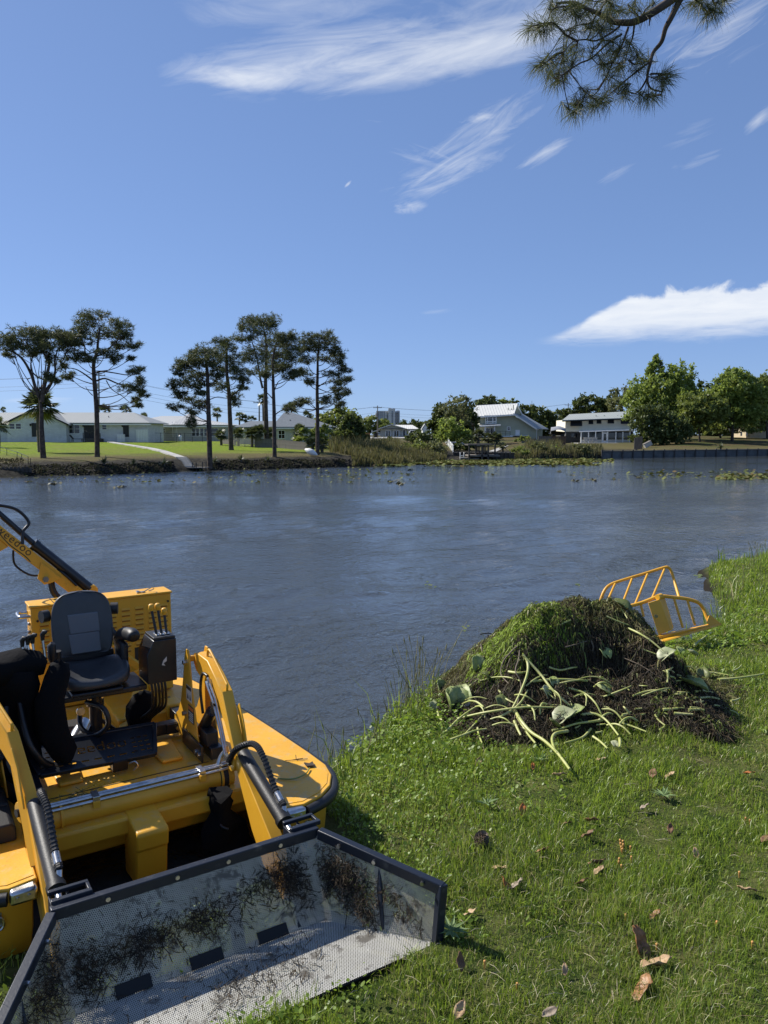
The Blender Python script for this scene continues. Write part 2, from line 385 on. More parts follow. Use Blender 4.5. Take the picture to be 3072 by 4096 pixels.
# water: rippled sheet, finer near the near bank
def m_water():
    m_ = bpy.data.materials.new('lake_water'); m_.use_nodes = True; t = NT(m_.node_tree); p = m_.node_tree.nodes['Principled BSDF']
    p.inputs['Base Color'].default_value = (.044, .050, .052, 1); p.inputs['Roughness'].default_value = .06; p.inputs['IOR'].default_value = 1.333
    o = t.n('ShaderNodeTexCoord').outputs['Object']; sx, sy, sz = t.sep(o)
    v = t.xyz(t.m('MULTIPLY', sx, 1.25), t.m('MULTIPLY', sy, .95), 0.)
    h = t.m('ADD', t.m('MULTIPLY', t.noise(v, 3.2, 3, .55, .6), 1.0), t.m('MULTIPLY', t.noise(v, 11, 3, .6, .4), .30))
    gust = t.ramp(t.noise(t.xyz(t.m('MULTIPLY', sx, .05), t.m('MULTIPLY', sy, .14), 0.), 1.0, 4, .6), .32, .68)
    b = t.n('ShaderNodeBump'); b.inputs['Distance'].default_value = .12
    t.put(b.inputs['Strength'], t.m('ADD', .18, t.m('MULTIPLY', gust, .52))); t.put(b.inputs['Height'], h)
    t.put(p.inputs['Normal'], b.outputs[0]); return m_
M['water'] = m_water()
Dw = np.concatenate([[-40, -10, 0], 2.5 * np.exp(np.linspace(0, math.log(170 / 2.5), 520))])
tw = np.concatenate([[-3.5, -2, -1.3], np.linspace(-.9, .9, 300), [1.3, 2, 3.5]])
DD, TT = np.meshgrid(Dw, tw, indexing='ij'); XX = np.maximum(DD, 12) * TT if False else (DD.clip(8, None)) * TT
ZZ = np.zeros_like(XX); cell = np.gradient(np.maximum(DD, 2.5), axis=0).clip(.02, None)
for k in range(34):
    lam = .16 * (1.155 ** (k % 17)) * (1 + .1 * rng.random()); ang = math.radians(-62 + rng.normal(0, 38)); ph = rng.random() * 6.28
    amp = .0085 * lam ** .9 * (1.5 if lam < .6 else .9); kx, ky = math.cos(ang) * 6.283 / lam, math.sin(ang) * 6.283 / lam
    ZZ += amp * np.sin(XX * kx + DD * ky + ph + .6 * np.sin(XX * .31 * ky * .2 + DD * .23)) * np.clip(1.6 - cell * 5 / lam, 0, 1)
gm = .55 + .45 * np.sin(XX * .21 + 1.3 * np.sin(DD * .19)) * np.sin(DD * .33 + 1)
ZZ *= gm
o = link_mesh('lake_water', grid_mesh('lake_water', XX, DD, ZZ), M['water']); o['kind'] = 'structure'
o.data.polygons.foreach_set('use_smooth', [True] * len(o.data.polygons))

# ------------------------------------------------------------------ far shore: materials
M['trunk'] = mat('pine_bark', (.060, .048, .040), .95, col2=(.13, .105, .085), nscale=3, namt=.8, bump=.5, bscale=9, spec=.1)
M['palmtrunk'] = mat('palm_bark', (.10, .085, .065), .95, col2=(.17, .15, .12), nscale=6, bump=.5, bscale=14, spec=.1)
M['needle'] = mat_tone('pine_needles', (.036, .048, .022), (.125, .140, .060), (.13, .12, .06), .5, .28)
M['leafdark'] = mat_tone('evergreen_leaves', (.035, .052, .016), (.12, .15, .045), (.15, .15, .06), .5, .3)
M['leafmid'] = mat_tone('green_leaves', (.075, .105, .024), (.23, .27, .075), (.26, .25, .09), .5, .4)
M['leaflight'] = mat_tone('spring_leaves', (.11, .155, .035), (.29, .36, .09), (.32, .30, .13), .5, .45)
M['leafwispy'] = mat_tone('willowy_leaves', (.085, .10, .045), (.21, .22, .10), (.25, .22, .13), .6, .35)
M['palm'] = mat_tone('palm_fronds', (.030, .045, .020), (.12, .14, .065), (.20, .18, .10), .4, .25, .5)
M['reed'] = mat_tone('reeds', (.060, .060, .026), (.19, .17, .085), (.09, .12, .035), .7, .3)
M['brickw'] = None
def m_brickwhite():
    m_ = bpy.data.materials.new('painted_brick'); m_.use_nodes = True; t = NT(m_.node_tree); p = m_.node_tree.nodes['Principled BSDF']
    o = t.n('ShaderNodeTexCoord').outputs['Object']; x, y, z = t.sep(o)
    b = t.n('ShaderNodeTexBrick'); t.put(b.inputs['Vector'], t.xyz(t.m('ADD', x, y), z, 0.)); b.inputs['Scale'].default_value = 1
    b.inputs['Brick Width'].default_value = .42; b.inputs['Row Height'].default_value = .16; b.inputs['Mortar Size'].default_value = .02
    b.inputs['Color1'].default_value = (.72, .72, .69, 1); b.inputs['Color2'].default_value = (.60, .60, .57, 1); b.inputs['Mortar'].default_value = (.48, .48, .46, 1)
    t.put(p.inputs['Base Color'], t.mix(t.m('MULTIPLY', t.ramp(t.noise(o, .8, 5, .7), .45, .7), .35), b.outputs[0], (.38, .37, .34)))
    p.inputs['Roughness'].default_value = .85; return m_
M['brickw'] = m_brickwhite()
def m_metalroof(name, col, axis, pitch, rough=.38, metal=.35):
    m_ = bpy.data.materials.new(name); m_.use_nodes = True; t = NT(m_.node_tree); p = m_.node_tree.nodes['Principled BSDF']
    o = t.n('ShaderNodeTexCoord').outputs['Object']; sx, sy, sz = t.sep(o)
    u = sx if axis == 'x' else sy
    fr = t.m('FRACT', t.m('DIVIDE', u, pitch)); rib = t.ramp(t.m('ABSOLUTE', t.m('SUBTRACT', fr, .5)), .36, .46)
    c = t.mix(t.m('MULTIPLY', rib, .35), col, tuple(v * .55 for v in col))
    c = t.mix(t.m('MULTIPLY', t.ramp(t.noise(o, .6, 5, .7), .4, .75), .25), c, tuple(v * .7 for v in col))
    t.put(p.inputs['Base Color'], c); p.inputs['Roughness'].default_value = rough; p.inputs['Metallic'].default_value = metal
    t.put(p.inputs['Normal'], t.bump(rib, .6, .06)); return m_
M['roofgrey'] = m_metalroof('grey_metal_roof', (.30, .315, .31), 'x', .42, .75, 0.)
M['roofpale'] = m_metalroof('pale_metal_roof', (.40, .41, .41), 'x', .45, .75, 0.)
M['roofwhite'] = m_metalroof('white_metal_roof', (.66, .65, .60), 'x', .62, .7, .0)
M['roofslate'] = m_metalroof('blue_grey_metal_roof', (.26, .29, .30), 'x', .62, .75, 0.)
M['roofgreen'] = m_metalroof('grey_green_metal_roof', (.33, .355, .335), 'x', .6, .75, 0.)
M['shingle'] = mat('grey_shingles', (.12, .14, .16), .95, col2=(.17, .19, .21), nscale=2.5, bump=.4, bscale=6)
M['white'] = mat('white_trim', (.78, .78, .75), .5, col2=(.62, .61, .57), nscale=1.2, namt=.4)
M['beige'] = mat('beige_stucco', (.50, .49, .43), .9, col2=(.42, .41, .36), nscale=.9, namt=.5)
M['beige2'] = mat('grey_beige_siding', (.40, .40, .35), .9, col2=(.34, .34, .30), nscale=.9, namt=.5)
M['sage'] = mat('sage_green_stucco', (.42, .43, .32), .9, col2=(.37, .38, .28), nscale=.7, namt=.6)
M['cream'] = mat('cream_stucco', (.82, .77, .61), .9, col2=(.76, .71, .56), nscale=.6, namt=.6)
M['towerwall'] = mat('tower_render', (.62, .61, .58), .8, col2=(.55, .55, .54), nscale=.1, namt=.5)
M['darkwall'] = mat('dark_block_wall', (.060, .060, .058), .9)
M['glass'] = mat('window_glass', (.010, .013, .016), .08, spec=.8)
M['shutter'] = mat('black_shutter', (.010, .010, .011), .5)
M['darkmetal'] = mat('dark_metal', (.015, .015, .016), .45, .6)
M['wood'] = mat('weathered_wood', (.17, .155, .135), .9, col2=(.10, .09, .08), nscale=2.5, namt=.8, bump=.3, bscale=20)
M['wooddark'] = mat('dark_timber', (.055, .050, .044), .85, col2=(.10, .09, .08), nscale=1.6, namt=.7, bump=.3, bscale=20)
M['wood_brown'] = mat('brown_fence_wood', (.14, .085, .055), .9, col2=(.09, .06, .045), nscale=2, namt=.7)
M['woodorange'] = mat('new_fence_wood', (.42, .20, .07), .85, col2=(.32, .15, .06), nscale=2)
M['concrete'] = mat('concrete', (.42, .41, .38), .9, col2=(.30, .29, .27), nscale=1.3, namt=.6, bump=.2, bscale=8)
M['bulk'] = mat('seawall_panels', (.115, .125, .125), .9, col2=(.07, .075, .075), nscale=1.1, namt=.8, bump=.3, bscale=9)
M['tan'] = mat('tan_siding', (.50, .41, .27), .85, col2=(.42, .34, .22), nscale=.8, namt=.5)
M['tarp'] = mat('grey_tarp', (.30, .31, .33), .7, col2=(.22, .23, .25), nscale=1.5, bump=.6, bscale=2)
M['carwhite'] = mat('white_car_paint', (.75, .75, .75), .25)
M['rubber'] = mat('black_rubber', (.012, .012, .012), .7)
M['pole'] = mat('pole_wood', (.14, .125, .11), .9)
M['cable'] = mat('cable', (.02, .02, .02), .6)

# ------------------------------------------------------------------ foliage generators
def rdir(n, r=rng):
    v = r.normal(size=(n, 3)); return v / np.linalg.norm(v, axis=1, keepdims=True)
def leaf_tris(C, size, r=rng, two=True, flat=0.):
    """quads (two triangles) of random orientation at centres C"""
    n = len(C); a = rdir(n, r); h = rdir(n, r); a[:, 2] *= (1 - flat); h[:, 2] *= (1 - flat)
    a /= np.linalg.norm(a, axis=1, keepdims=True)
    b = np.cross(a, h); b /= np.linalg.norm(b, axis=1, keepdims=True) + 1e-9
    sz = np.asarray(size) * (0.6 + .8 * r.random(n)); a = a * sz[:, None]; b = b * (sz * .62)[:, None]
    V = np.stack([C - a, C - b * .9, C + a, C + b * .9], 1).reshape(-1, 3); i = np.arange(n) * 4
    return V, np.concatenate([np.stack([i, i + 1, i + 2], 1), np.stack([i, i + 2, i + 3], 1)])
def crown_points(ells, n, r=rng, shell=.55):
    """points through a union of ellipsoids (centre, radii), denser towards the outside, with clumps and gaps"""
    w = np.array([e[1][0] * e[1][2] for e in ells]); cnt = r.multinomial(n, w / w.sum()); out = []
    for (c, rad), k in zip(ells, cnt):
        kc = max(6, k // 34); cc = rdir(kc, r) * (shell + (1.22 - shell) * r.random(kc) ** .7)[:, None]
        sub = cc[r.integers(0, kc, k)] + r.normal(0, .15, (k, 3)) * (0.4 + r.random((k, 1)))
        out.append(np.asarray(c) + sub * np.asarray(rad))
    return np.concatenate(out)
def foliage(name, ells, n, size, material, parent, seed=0, shell=.5, dead=.04):
    r = np.random.default_rng(seed + 11); C = crown_points(ells, n, r, shell); V, F = leaf_tris(C, size, r)
    off = np.array(top_of(parent).location)
    clump = np.sin(C[:, 0] * 1.7 + seed) * np.sin(C[:, 2] * 2.1 + 1) * .25 + r.random(n) * .6 + .2
    t = np.zeros((n, 3)); t[:, 0] = np.clip(clump, 0, 1); t[:, 1] = (r.random(n) < dead) * r.random(n)
    me = fast_mesh(name, V - off, F, np.repeat(t, 4, 0)); return link_mesh(name, me, material, parent)
def pxell(px, py, rx, ry, D, dy=0, deep=1.0):
    k = D / FPX; return (W(px, py, D) + np.array([0, dy, 0]), (rx * k, rx * k * deep, ry * k))
def limb_path(a, b, sag=.12, n=5, r=random):
    a, b = np.asarray(a, float), np.asarray(b, float); L = np.linalg.norm(b - a); k = r.uniform(-1, 1) * sag * L
    P = []
    for t in np.linspace(0, 1, n):
        p = a + (b - a) * t; p[2] += math.sin(math.pi * t) * (-.10 * L) + (t * t - t) * 0; p[0] += math.sin(math.pi * t * 1.5) * k * .5
        P.append(p)
    return P

def pine(name, label, base, trunk, pads, conv, seed, rad=.19, extra=(), group=None, dead=()):
    """a tall bare-stemmed pine: trunk and limbs traced, needle pads spread in depth"""
    R = random.Random(seed); r = np.random.default_rng(seed); b = hit(*conv(*base)); D = b[1]; k = D / FPX
    root = thing(name, label, 'tree', tuple(b), group=group)
    tp = [W(*conv(*p), D) for p in trunk]; tp[0] = b - np.array([0, 0, .3])
    for i in range(1, len(tp)): tp[i] = tp[i] + np.array([0, R.uniform(-.25, .25), 0])
    path = smooth_path(tp, 5); n = len(path)
    mb = MB(); mb.tube(path, [rad * (1.25 if i == 0 else 1.05 - .72 * i / n) for i in range(n)], 9)
    build('trunk', mb, M['trunk'], root, smooth=60)
    br = MB()
    for e in extra:                           # traced limbs: pixel paths with a start radius
        q = [W(*conv(*p), D) for p in e[1:]]
        for i in range(len(q)): q[i] = q[i] + np.array([0, R.uniform(-.5, .5) * i / len(q) * e[0] * 10, 0])
        q = smooth_path(q, 4); br.tube(q, [e[0] * (1 - .65 * i / len(q)) for i in range(len(q))], 6)
    Cs, off = [], np.array(b)
    sx = (conv(1, 0)[0] - conv(0, 0)[0]) * k
    xs_ = [conv(p[0], p[1])[0] for p in pads]; half = (max(xs_) - min(xs_)) * .5 * k
    allC = []
    for j, (x, y, rx, ry) in enumerate(pads):
        c = W(*conv(x, y), D); rx, ry = rx * sx * 1.15, ry * sx * 1.18
        side = R.choice((-1, 1)) * R.uniform(.1, .75); c[1] += side * half * (1 - .5 * abs(c[0] - tp[-1][0]) / (half + .1))
        m_ = int(45 + rx * ry * 135); u = r.normal(size=(m_, 3)); u /= np.linalg.norm(u, axis=1, keepdims=True); u *= (r.random(m_) ** .45)[:, None]
        u[:, 2] = np.where(u[:, 2] < 0, u[:, 2] * .75, u[:, 2])
        ncl = max(4, m_ // 7); cl = u[:ncl]; u = cl[r.integers(0, ncl, m_)] + r.normal(0, .20, (m_, 3))
        pts = c + u * np.array([rx, max(rx * .9, ry), ry]); allC.append(pts)
        zt = c[2] - .35 * abs(c[0] - tp[-1][0]) - R.uniform(.3, .9); zt = np.clip(zt, tp[0][2] + .4 * (tp[-1][2] - tp[0][2]), tp[-1][2])
        s_ = min(path, key=lambda p: abs(p[2] - zt)); q = limb_path(s_, c - np.array([0, 0, ry * .3]), .12, 6, R)
        br.tube(q, [.042 * (1.1 - .75 * i / 5) + .006 for i in range(6)], 5)
        for p_ in pts[::max(1, m_ // 7)]: br.tube([q[3] * .4 + q[5] * .6, p_], [.018, .008], 4, False)
    for e in dead:
        q = smooth_path([W(*conv(*p), D) for p in e], 3); br.tube(q, [.05 * (1 - .7 * i / len(q)) for i in range(len(q))], 5)
    build('branches', br, M['trunk'], root, smooth=60)
    C = np.concatenate(allC); m_ = len(C); q = 9                # needle tufts
    dirs = rdir(m_ * q, r); dirs[:, 2] = dirs[:, 2] * .8 + .12; P = np.repeat(C, q, 0); L = (.26 + .24 * r.random(m_ * q))[:, None]
    sd_ = np.cross(dirs, rdir(m_ * q, r)); sd_ /= np.linalg.norm(sd_, axis=1, keepdims=True) + 1e-9
    V = np.stack([P - sd_ * .023, P + sd_ * .023, P + dirs * L], 1).reshape(-1, 3); F = np.arange(len(V)).reshape(-1, 3)
    t = np.zeros((m_, 3)); t[:, 0] = r.random(m_); t[:, 1] = (r.random(m_) < .12) * r.random(m_)
    link_mesh('crown', fast_mesh('crown', V - off, F, np.repeat(t, q * 3, 0)), M['needle'], root)
    return root

def leafy_tree(name, label, px, pybase, D, blobs, n, size, material, seed, trunk_r=.2, group=None, z0=None, cat='tree', bare=0, dead=.05, shell=.5, deep=1.0):
    """broadleaf tree or shrub: crown blobs given as (px, py, rx, ry) in picture pixels at distance D"""
    R = random.Random(seed); b = W(px, pybase, D); g = float(far_z(np.array(b[0]), np.array(D))); b[2] = min(b[2], g + .05) if z0 is None else z0
    root = thing(name, label, cat, tuple(b), group=group)
    ells = [pxell(x, y, rx, ry, D, R.uniform(-.4, .4) * rx * D / FPX, deep) for (x, y, rx, ry) in blobs]
    top = max(ells, key=lambda e: e[0][2])[0]; mb = MB()
    mid = b + (top - b) * .45; mid[0] += R.uniform(-.3, .3); mb.tube(smooth_path([b - [0, 0, .3], b * .6 + mid * .4, mid, mid * .4 + top * .6], 4), [trunk_r * (1.15 - .8 * i / 12) for i in range(13)], 8)
    build('trunk', mb, M['trunk'], root, smooth=60); br = MB()
    for (c, rad) in ells:
        s_ = b + (mid - b) * R.uniform(.5, 1); q = limb_path(s_, c, .15, 6, R); br.tube(q, [trunk_r * .45 * (1 - .75 * i / 5) + .015 for i in range(6)], 5)
        for _ in range(5 + bare):
            d = rdir(1)[0] * np.array(rad) * R.uniform(.8, 1.0 + .12 * (bare > 0)); d[2] = abs(d[2]) * .9
            br.tube([q[4], q[4] * .4 + (c + d) * .6 + rdir(1)[0] * .15, c + d], [trunk_r * .16, trunk_r * .08, .008], 4, False)
    build('branches', br, M['trunk'], root, smooth=60)
    foliage('crown', ells, n, size, material, root, seed, shell, dead)
    return root

def fan_palm(name, label, c, base, R_, seed, nf=26, stem=.16, group=None, cat='palm tree', droop=.5):
    """cabbage palm: trunk and a ball of fan fronds"""
    rr = random.Random(seed); r = np.random.default_rng(seed); c, base = np.asarray(c, float), np.asarray(base, float)
    root = thing(name, label, cat, tuple(base), group=group)
    mb = MB(); P = smooth_path([base - [0, 0, .3], base * .5 + c * .5 + [rr.uniform(-.1, .1), 0, 0], c], 5)
    mb.tube(P, [stem * (1.15 - .3 * i / len(P)) for i in range(len(P))], 9); build('trunk', mb, M['palmtrunk'], root, smooth=60)
    V, F, Tn = [], [], []
    for i in range(nf):
        a = rr.uniform(0, 6.283); el = math.radians(rr.uniform(-50, 80)); L = R_ * rr.uniform(.75, 1.1)
        d = np.array([math.cos(a) * math.cos(el), math.sin(a) * math.cos(el), math.sin(el)]); sd_ = vn(np.cross(d, [0, 0, 1.])); upv = np.cross(sd_, d)
        h = c + d * L * .45; k0 = len(V); tone = rr.random(); dry = rr.uniform(.4, 1) if el < -.45 and rr.random() < .5 else 0
        V += [tuple(c - sd_ * .012), tuple(c + sd_ * .012), tuple(h)]; F.append((k0, k0 + 1, k0 + 2)); Tn += [(tone, dry, 0)] * 3
        for j in range(13):
            th = math.radians(-105 + 210 * j / 12); q = d * math.cos(th) + sd_ * math.sin(th); ll = L * .62 * (1 - .25 * abs(th) / 1.9)
            e = h + q * ll + np.array([0, 0, -droop * ll * (.25 + .3 * rr.random())]) + upv * .1 * ll * math.cos(th * 2)
            m1 = h + q * ll * .5; wv = vn(np.cross(q, upv)) * ll * .075; k1 = len(V)
            V += [tuple(h), tuple(m1 + wv), tuple(e), tuple(m1 - wv)]; F += [(k1, k1 + 1, k1 + 2), (k1, k1 + 2, k1 + 3)]; Tn += [(min(1, max(0, tone + rr.uniform(-.2, .2))), dry, 0)] * 4
    link_mesh('fronds', fast_mesh('fronds', np.array(V) - base, np.array(F), np.array(Tn)), M['palm'], root); return root
def cycad(name, label, base, R_, seed, group=None, nf=30, cat='plant'):
    """sago: a rosette of stiff feathery fronds"""
    rr = random.Random(seed); base = np.asarray(base, float); root = thing(name, label, cat, tuple(base), group=group)
    mb = MB(); mb.tube([base - [0, 0, .2], base + [0, 0, .28 * R_]], [.16 * R_ + .03, .13 * R_ + .02], 8); build('stem', mb, M['palmtrunk'], root, smooth=60)
    V, F, Tn = [], [], []; c = base + [0, 0, .25 * R_]
    for i in range(nf):
        a = rr.uniform(0, 6.283); el = math.radians(rr.uniform(8, 82)); L = R_ * rr.uniform(.8, 1.15); tone = rr.random()
        d = np.array([math.cos(a) * math.cos(el), math.sin(a) * math.cos(el), math.sin(el)]); sd_ = vn(np.cross(d, [0, 0, 1.])); prev = c
        for j in range(1, 9):
            t = j / 8; p = c + d * L * t + np.array([0, 0, -.38 * L * t * t * math.cos(el)]); wd = .17 * L * math.sin(math.pi * min(1, t * .9 + .12)) + .01
            for s_ in (-1, 1):
                k = len(V); V += [tuple(prev), tuple(p), tuple(prev * .4 + p * .6 + sd_ * s_ * wd + (p - prev) * .9 - [0, 0, wd * .25])]; F.append((k, k + 1, k + 2)); Tn += [(tone, 0, 0)] * 3
            prev = p
    link_mesh('fronds', fast_mesh('fronds', np.array(V) - base, np.array(F), np.array(Tn)), M['palm'], root); return root

# ------------------------------------------------------------------ houses
def pane_window(root, px0, py0, px1, py1, D, cols=2, rows=1, frame='white', fw=.09, out=.06, glass='glass', name='window', bar=.05):
    a, b = W(px0, py0, D), W(px1, py1, D); x0, x1, z1, z0 = a[0], b[0], a[2], b[2]; y = D - out; f = MB()
    f.bb((x0 - fw, y, z1), (x1 + fw, D + .02, z1 + fw)); f.bb((x0 - fw, y, z0 - fw), (x1 + fw, D + .02, z0))
    f.bb((x0 - fw, y + .002, z0), (x0, D + .02, z1)); f.bb((x1, y + .002, z0), (x1 + fw, D + .02, z1))
    for i in range(1, cols): x = x0 + (x1 - x0) * i / cols; f.bb((x - bar / 2, y + .01, z0), (x + bar / 2, D + .02, z1))
    for i in range(1, rows): z = z0 + (z1 - z0) * i / rows; f.bb((x0, y + .014, z - bar / 2), (x1, D + .02, z + bar / 2))
    w = build(name, f, M[frame], root)
    for i in range(cols):
        g = MB(); xa, xb = x0 + (x1 - x0) * i / cols, x0 + (x1 - x0) * (i + 1) / cols
        g.bb((xa, D - .022, z0), (xb, D - .004, z1)); build('pane', g, M[glass], w)
    return w
def door(root, px0, py0, px1, py1, D, leaf='shutter', frame='white', fw=.08, name='door', handle=True):
    a, b = W(px0, py0, D), W(px1, py1, D); x0, x1, z1, z0 = a[0], b[0], a[2], b[2]; f = MB()
    f.bb((x0, D - .05, z0), (x1, D - .004, z1)); d = build(name, f, M[leaf], root)
    t = MB(); t.bb((x0 - fw, D - .08, z0), (x0, D + .02, z1)); t.bb((x1, D - .08, z0), (x1 + fw, D + .02, z1)); t.bb((x0 - fw, D - .08, z1), (x1 + fw, D + .02, z1 + fw)); build('frame', t, M[frame], d)
    if handle: h = MB(); h.box((x1 - .12, D - .08, z0 + 1.0), (.04, .06, .16)); build('handle', h, M['darkmetal'], d)
    return d
def walls(root, x0, x1, D, depth, z0, z1, m, name='wall'):
    mb = MB(); mb.bb((x0, D, z0), (x1, D + depth, z1)); return build(name, mb, M[m], root)
def hip_roof(root, x0, x1, D, depth, ze, rx0, rx1, zr, m, over=.5, name='roof', th=.14, ry=None):
    """eaves rectangle and a ridge from rx0 to rx1"""
    y0, y1 = D - over, D + depth + over; x0, x1 = x0 - over, x1 + over; yr = (y0 + y1) / 2 if ry is None else ry
    mb = MB(); P = [(x0, y0, ze), (x1, y0, ze), (x1, y1, ze), (x0, y1, ze), (rx0, yr, zr), (rx1, yr, zr)]
    Q = [(p[0], p[1], p[2] - th) for p in P[:4]]
    mb.add(P + Q, [(0, 1, 5, 4), (1, 2, 5), (2, 3, 4, 5), (3, 0, 4), (0, 6, 7, 1), (1, 7, 8, 2), (2, 8, 9, 3), (3, 9, 6, 0), (6, 9, 8, 7)])
    return build(name, mb, M[m], root)
def fascia(root, px0, px1, py, D, h=.18, m='white', out=.56, name='fascia'):
    a, b = W(px0, py, D - out), W(px1, py, D - out); mb = MB(); mb.bb((a[0], D - out - .03, a[2] - h), (b[0], D - out + .03, a[2])); return build(name, mb, M[m], root)
n1 = lambda x, y: (x * .113, 300 + y * .113)
n2 = lambda x, y: (150 + x * .128, 300 + y * .128)
n3 = lambda x, y: (350 + x * .0904, 375 + y * .0904)
n4 = lambda x, y: (425 + x * .0904, 375 + y * .0904)
n5 = lambda x, y: (550 + x * .1314, 345 + y * .1314)
def X_(px, D): return (px - 384) / FPX * D * 1.0

# --- white brick ranch house on the left
D = 120.; zb = W(50, 441.5, D)[2]; ze = W(50, 423.5, D)[2]
hs = thing('brick_house', 'long low white brick house with grey metal roof behind the left lawn', 'house', (W(70, 441, D)[0], D, zb))
xL, xR = W(-40, 430, D)[0], W(147, 430, D)[0]
walls(hs, xL, xR, D, 9, zb - 1, ze, 'brickw')
gx0, gx1, gap = W(6.5, 423, D)[0], W(73, 423, D)[0], W(39, 408, D)
ev = MB(); zr = W(90, 412.5, D + 4.5)[2]
hip_roof(hs, xL, xR, D, 9, ze + .12, xL - .5, W(134, 413, D + 4.5)[0], zr, 'roofgrey', .7)
gw = MB(); gw.prism([(gx0 + .6, D - 1.2, zb - 1), (gx1 - .6, D - 1.2, zb - 1), (gx1 - .6, D - 1.2, ze), (gap[0], D - 1.2, gap[2] - .25), (gx0 + .6, D - 1.2, ze)], (0, 1.2, 0)); build('wall', gw, M['brickw'], hs)
gr = MB()
for s_, xe in ((-1, gx0), (1, gx1)):
    gr.prism([(gap[0], D - 1.7, gap[2]), (xe, D - 1.7, ze - .12), (xe, D - 1.7, ze - .30), (gap[0], D - 1.7, gap[2] - .2)], (0, 6.5, 0))
build('gable_roof', gr, M['roofgrey'], hs)
tr = MB()
for s_, xe in ((-1, gx0), (1, gx1)): tr.prism([(gap[0], D - 1.76, gap[2] - .02), (xe, D - 1.76, ze - .14), (xe, D - 1.76, ze - .36), (gap[0], D - 1.76, gap[2] - .26)], (0, .05, 0))
build('rake_board', tr, M['darkmetal'], hs)
fascia(hs, 73, 151, 424, D, .16, 'white', .72)
Dg = D - 1.2
pane_window(hs, *n1(84, 1095), *n1(130, 1140), Dg, 1, 2); pane_window(hs, *n1(141, 1095), *n1(187, 1140), Dg, 1, 2)
door(hs, *n1(284, 1093), *n1(338, 1210), Dg, 'shutter', 'wooddark')
pane_window(hs, *n1(564, 1102), *n1(706, 1180), D, 3, 2)
door(hs, *n1(746, 1100), *n1(788, 1225), D, 'shutter', 'wooddark'); door(hs, *n1(790, 1100), *n1(832, 1225), D, 'shutter', 'wooddark')
pane_window(hs, *n1(905, 1106), *n1(944, 1146), D, 1, 2); door(hs, *n1(1093, 1106), *n1(1138, 1211), D, 'shutter', 'wooddark')
for (x, y) in ((268, 1105), (735, 1110), (1081, 1113)):
    c = W(*n1(x, y), (Dg if x < 500 else D) - .16); m_ = MB(); m_.tube([c - [0, 0, .2], c - [0, 0, .12], c + [0, 0, .1], c + [0, 0, .2]], [.05, .11, .13, .03], 8); m_.bb(c + [-.02, 0, .0], c + [.02, .2, .06]); build('wall_lamp', m_, M['darkmetal'], hs)
rl = MB()
for x in (738, 845, 888):
    c = W(*n1(x, 1240), D - 1.6); rl.bb(c + [-.05, -.05, -.3], c + [.05, .05, 1.15 if x < 860 else .9])
a, b = W(*n1(740, 1150), D - 1.6), W(*n1(790, 1175), D - 1.6); rl.beam(a, b, .06, .08); a2 = W(*n1(845, 1150), D - 1.6); rl.beam(b, a2, .06, .08)
c0, c1_ = W(*n1(742, 1178), D - 1.6), W(*n1(886, 1240), D - 1.6); rl.bb((c0[0], D - 1.5, c1_[2] - .4), (c1_[0], D - .1, c1_[2] + .25)); rl.beam(W(*n1(846, 1160), D - 1.6), W(*n1(890, 1185), D - 1.6), .06, .1)
build('stair_landing', rl, M['wooddark'], hs)
vp = MB(); c = W(*n1(962, 1040), D + 2.0); vp.tube([c - [0, 0, .3], c + [0, 0, .25]], .06, 7); build('vent_pipe', vp, M['darkmetal'], hs)

def block_screen(label, p0, p1, D_, nx, nz):
    a, b = W(*p0, D_), W(*p1, D_); x0, x1, z1, z0 = a[0], b[0], a[2], b[2]
    root = thing('block_screen', label, 'screen wall', ((x0 + x1) / 2, D_, z0 - .3)); w_, h_ = (x1 - x0) / nx, (z1 - z0 + .3) / nz; proto = None
    for i in range(nx):
        for j in range(nz):
            cx, cz = x0 + w_ * (i + .5), z0 - .3 + h_ * (j + .5)
            if proto is None:
                m_ = MB(); t_ = .055
                m_.bb((cx - w_ / 2 + .004, D_, cz - h_ / 2), (cx + w_ / 2 - .004, D_ + .15, cz - h_ / 2 + t_)); m_.bb((cx - w_ / 2 + .004, D_, cz + h_ / 2 - t_), (cx + w_ / 2 - .004, D_ + .15, cz + h_ / 2 - .004))
                for s_ in (-1, 1): m_.bb((cx + s_ * (w_ / 2 - .03) - .026, D_ + .002, cz - h_ / 2 + t_), (cx + s_ * (w_ / 2 - .03) + .026, D_ + .148, cz + h_ / 2 - t_))
                m_.beam((cx - w_ / 2 + .06, D_ + .07, cz), (cx + w_ / 2 - .06, D_ + .07, cz), .1, .05)
                proto = build('block', m_, M['white'], root); c0_ = np.array([cx, 0, cz])
            else:
                o_ = proto.copy(); COL.objects.link(o_); o_.parent = root; o_.location = (cx - c0_[0], 0, cz - c0_[2])
    return root
block_screen('tall white pierced block screen at the right end of the white brick house', n1(1206, 1146), n1(1310, 1238), D - 1.5, 7, 6)
block_screen('low white pierced block screen beside the right door of the white brick house', n1(1036, 1188), n1(1105, 1242), D - 1.0, 5, 4)
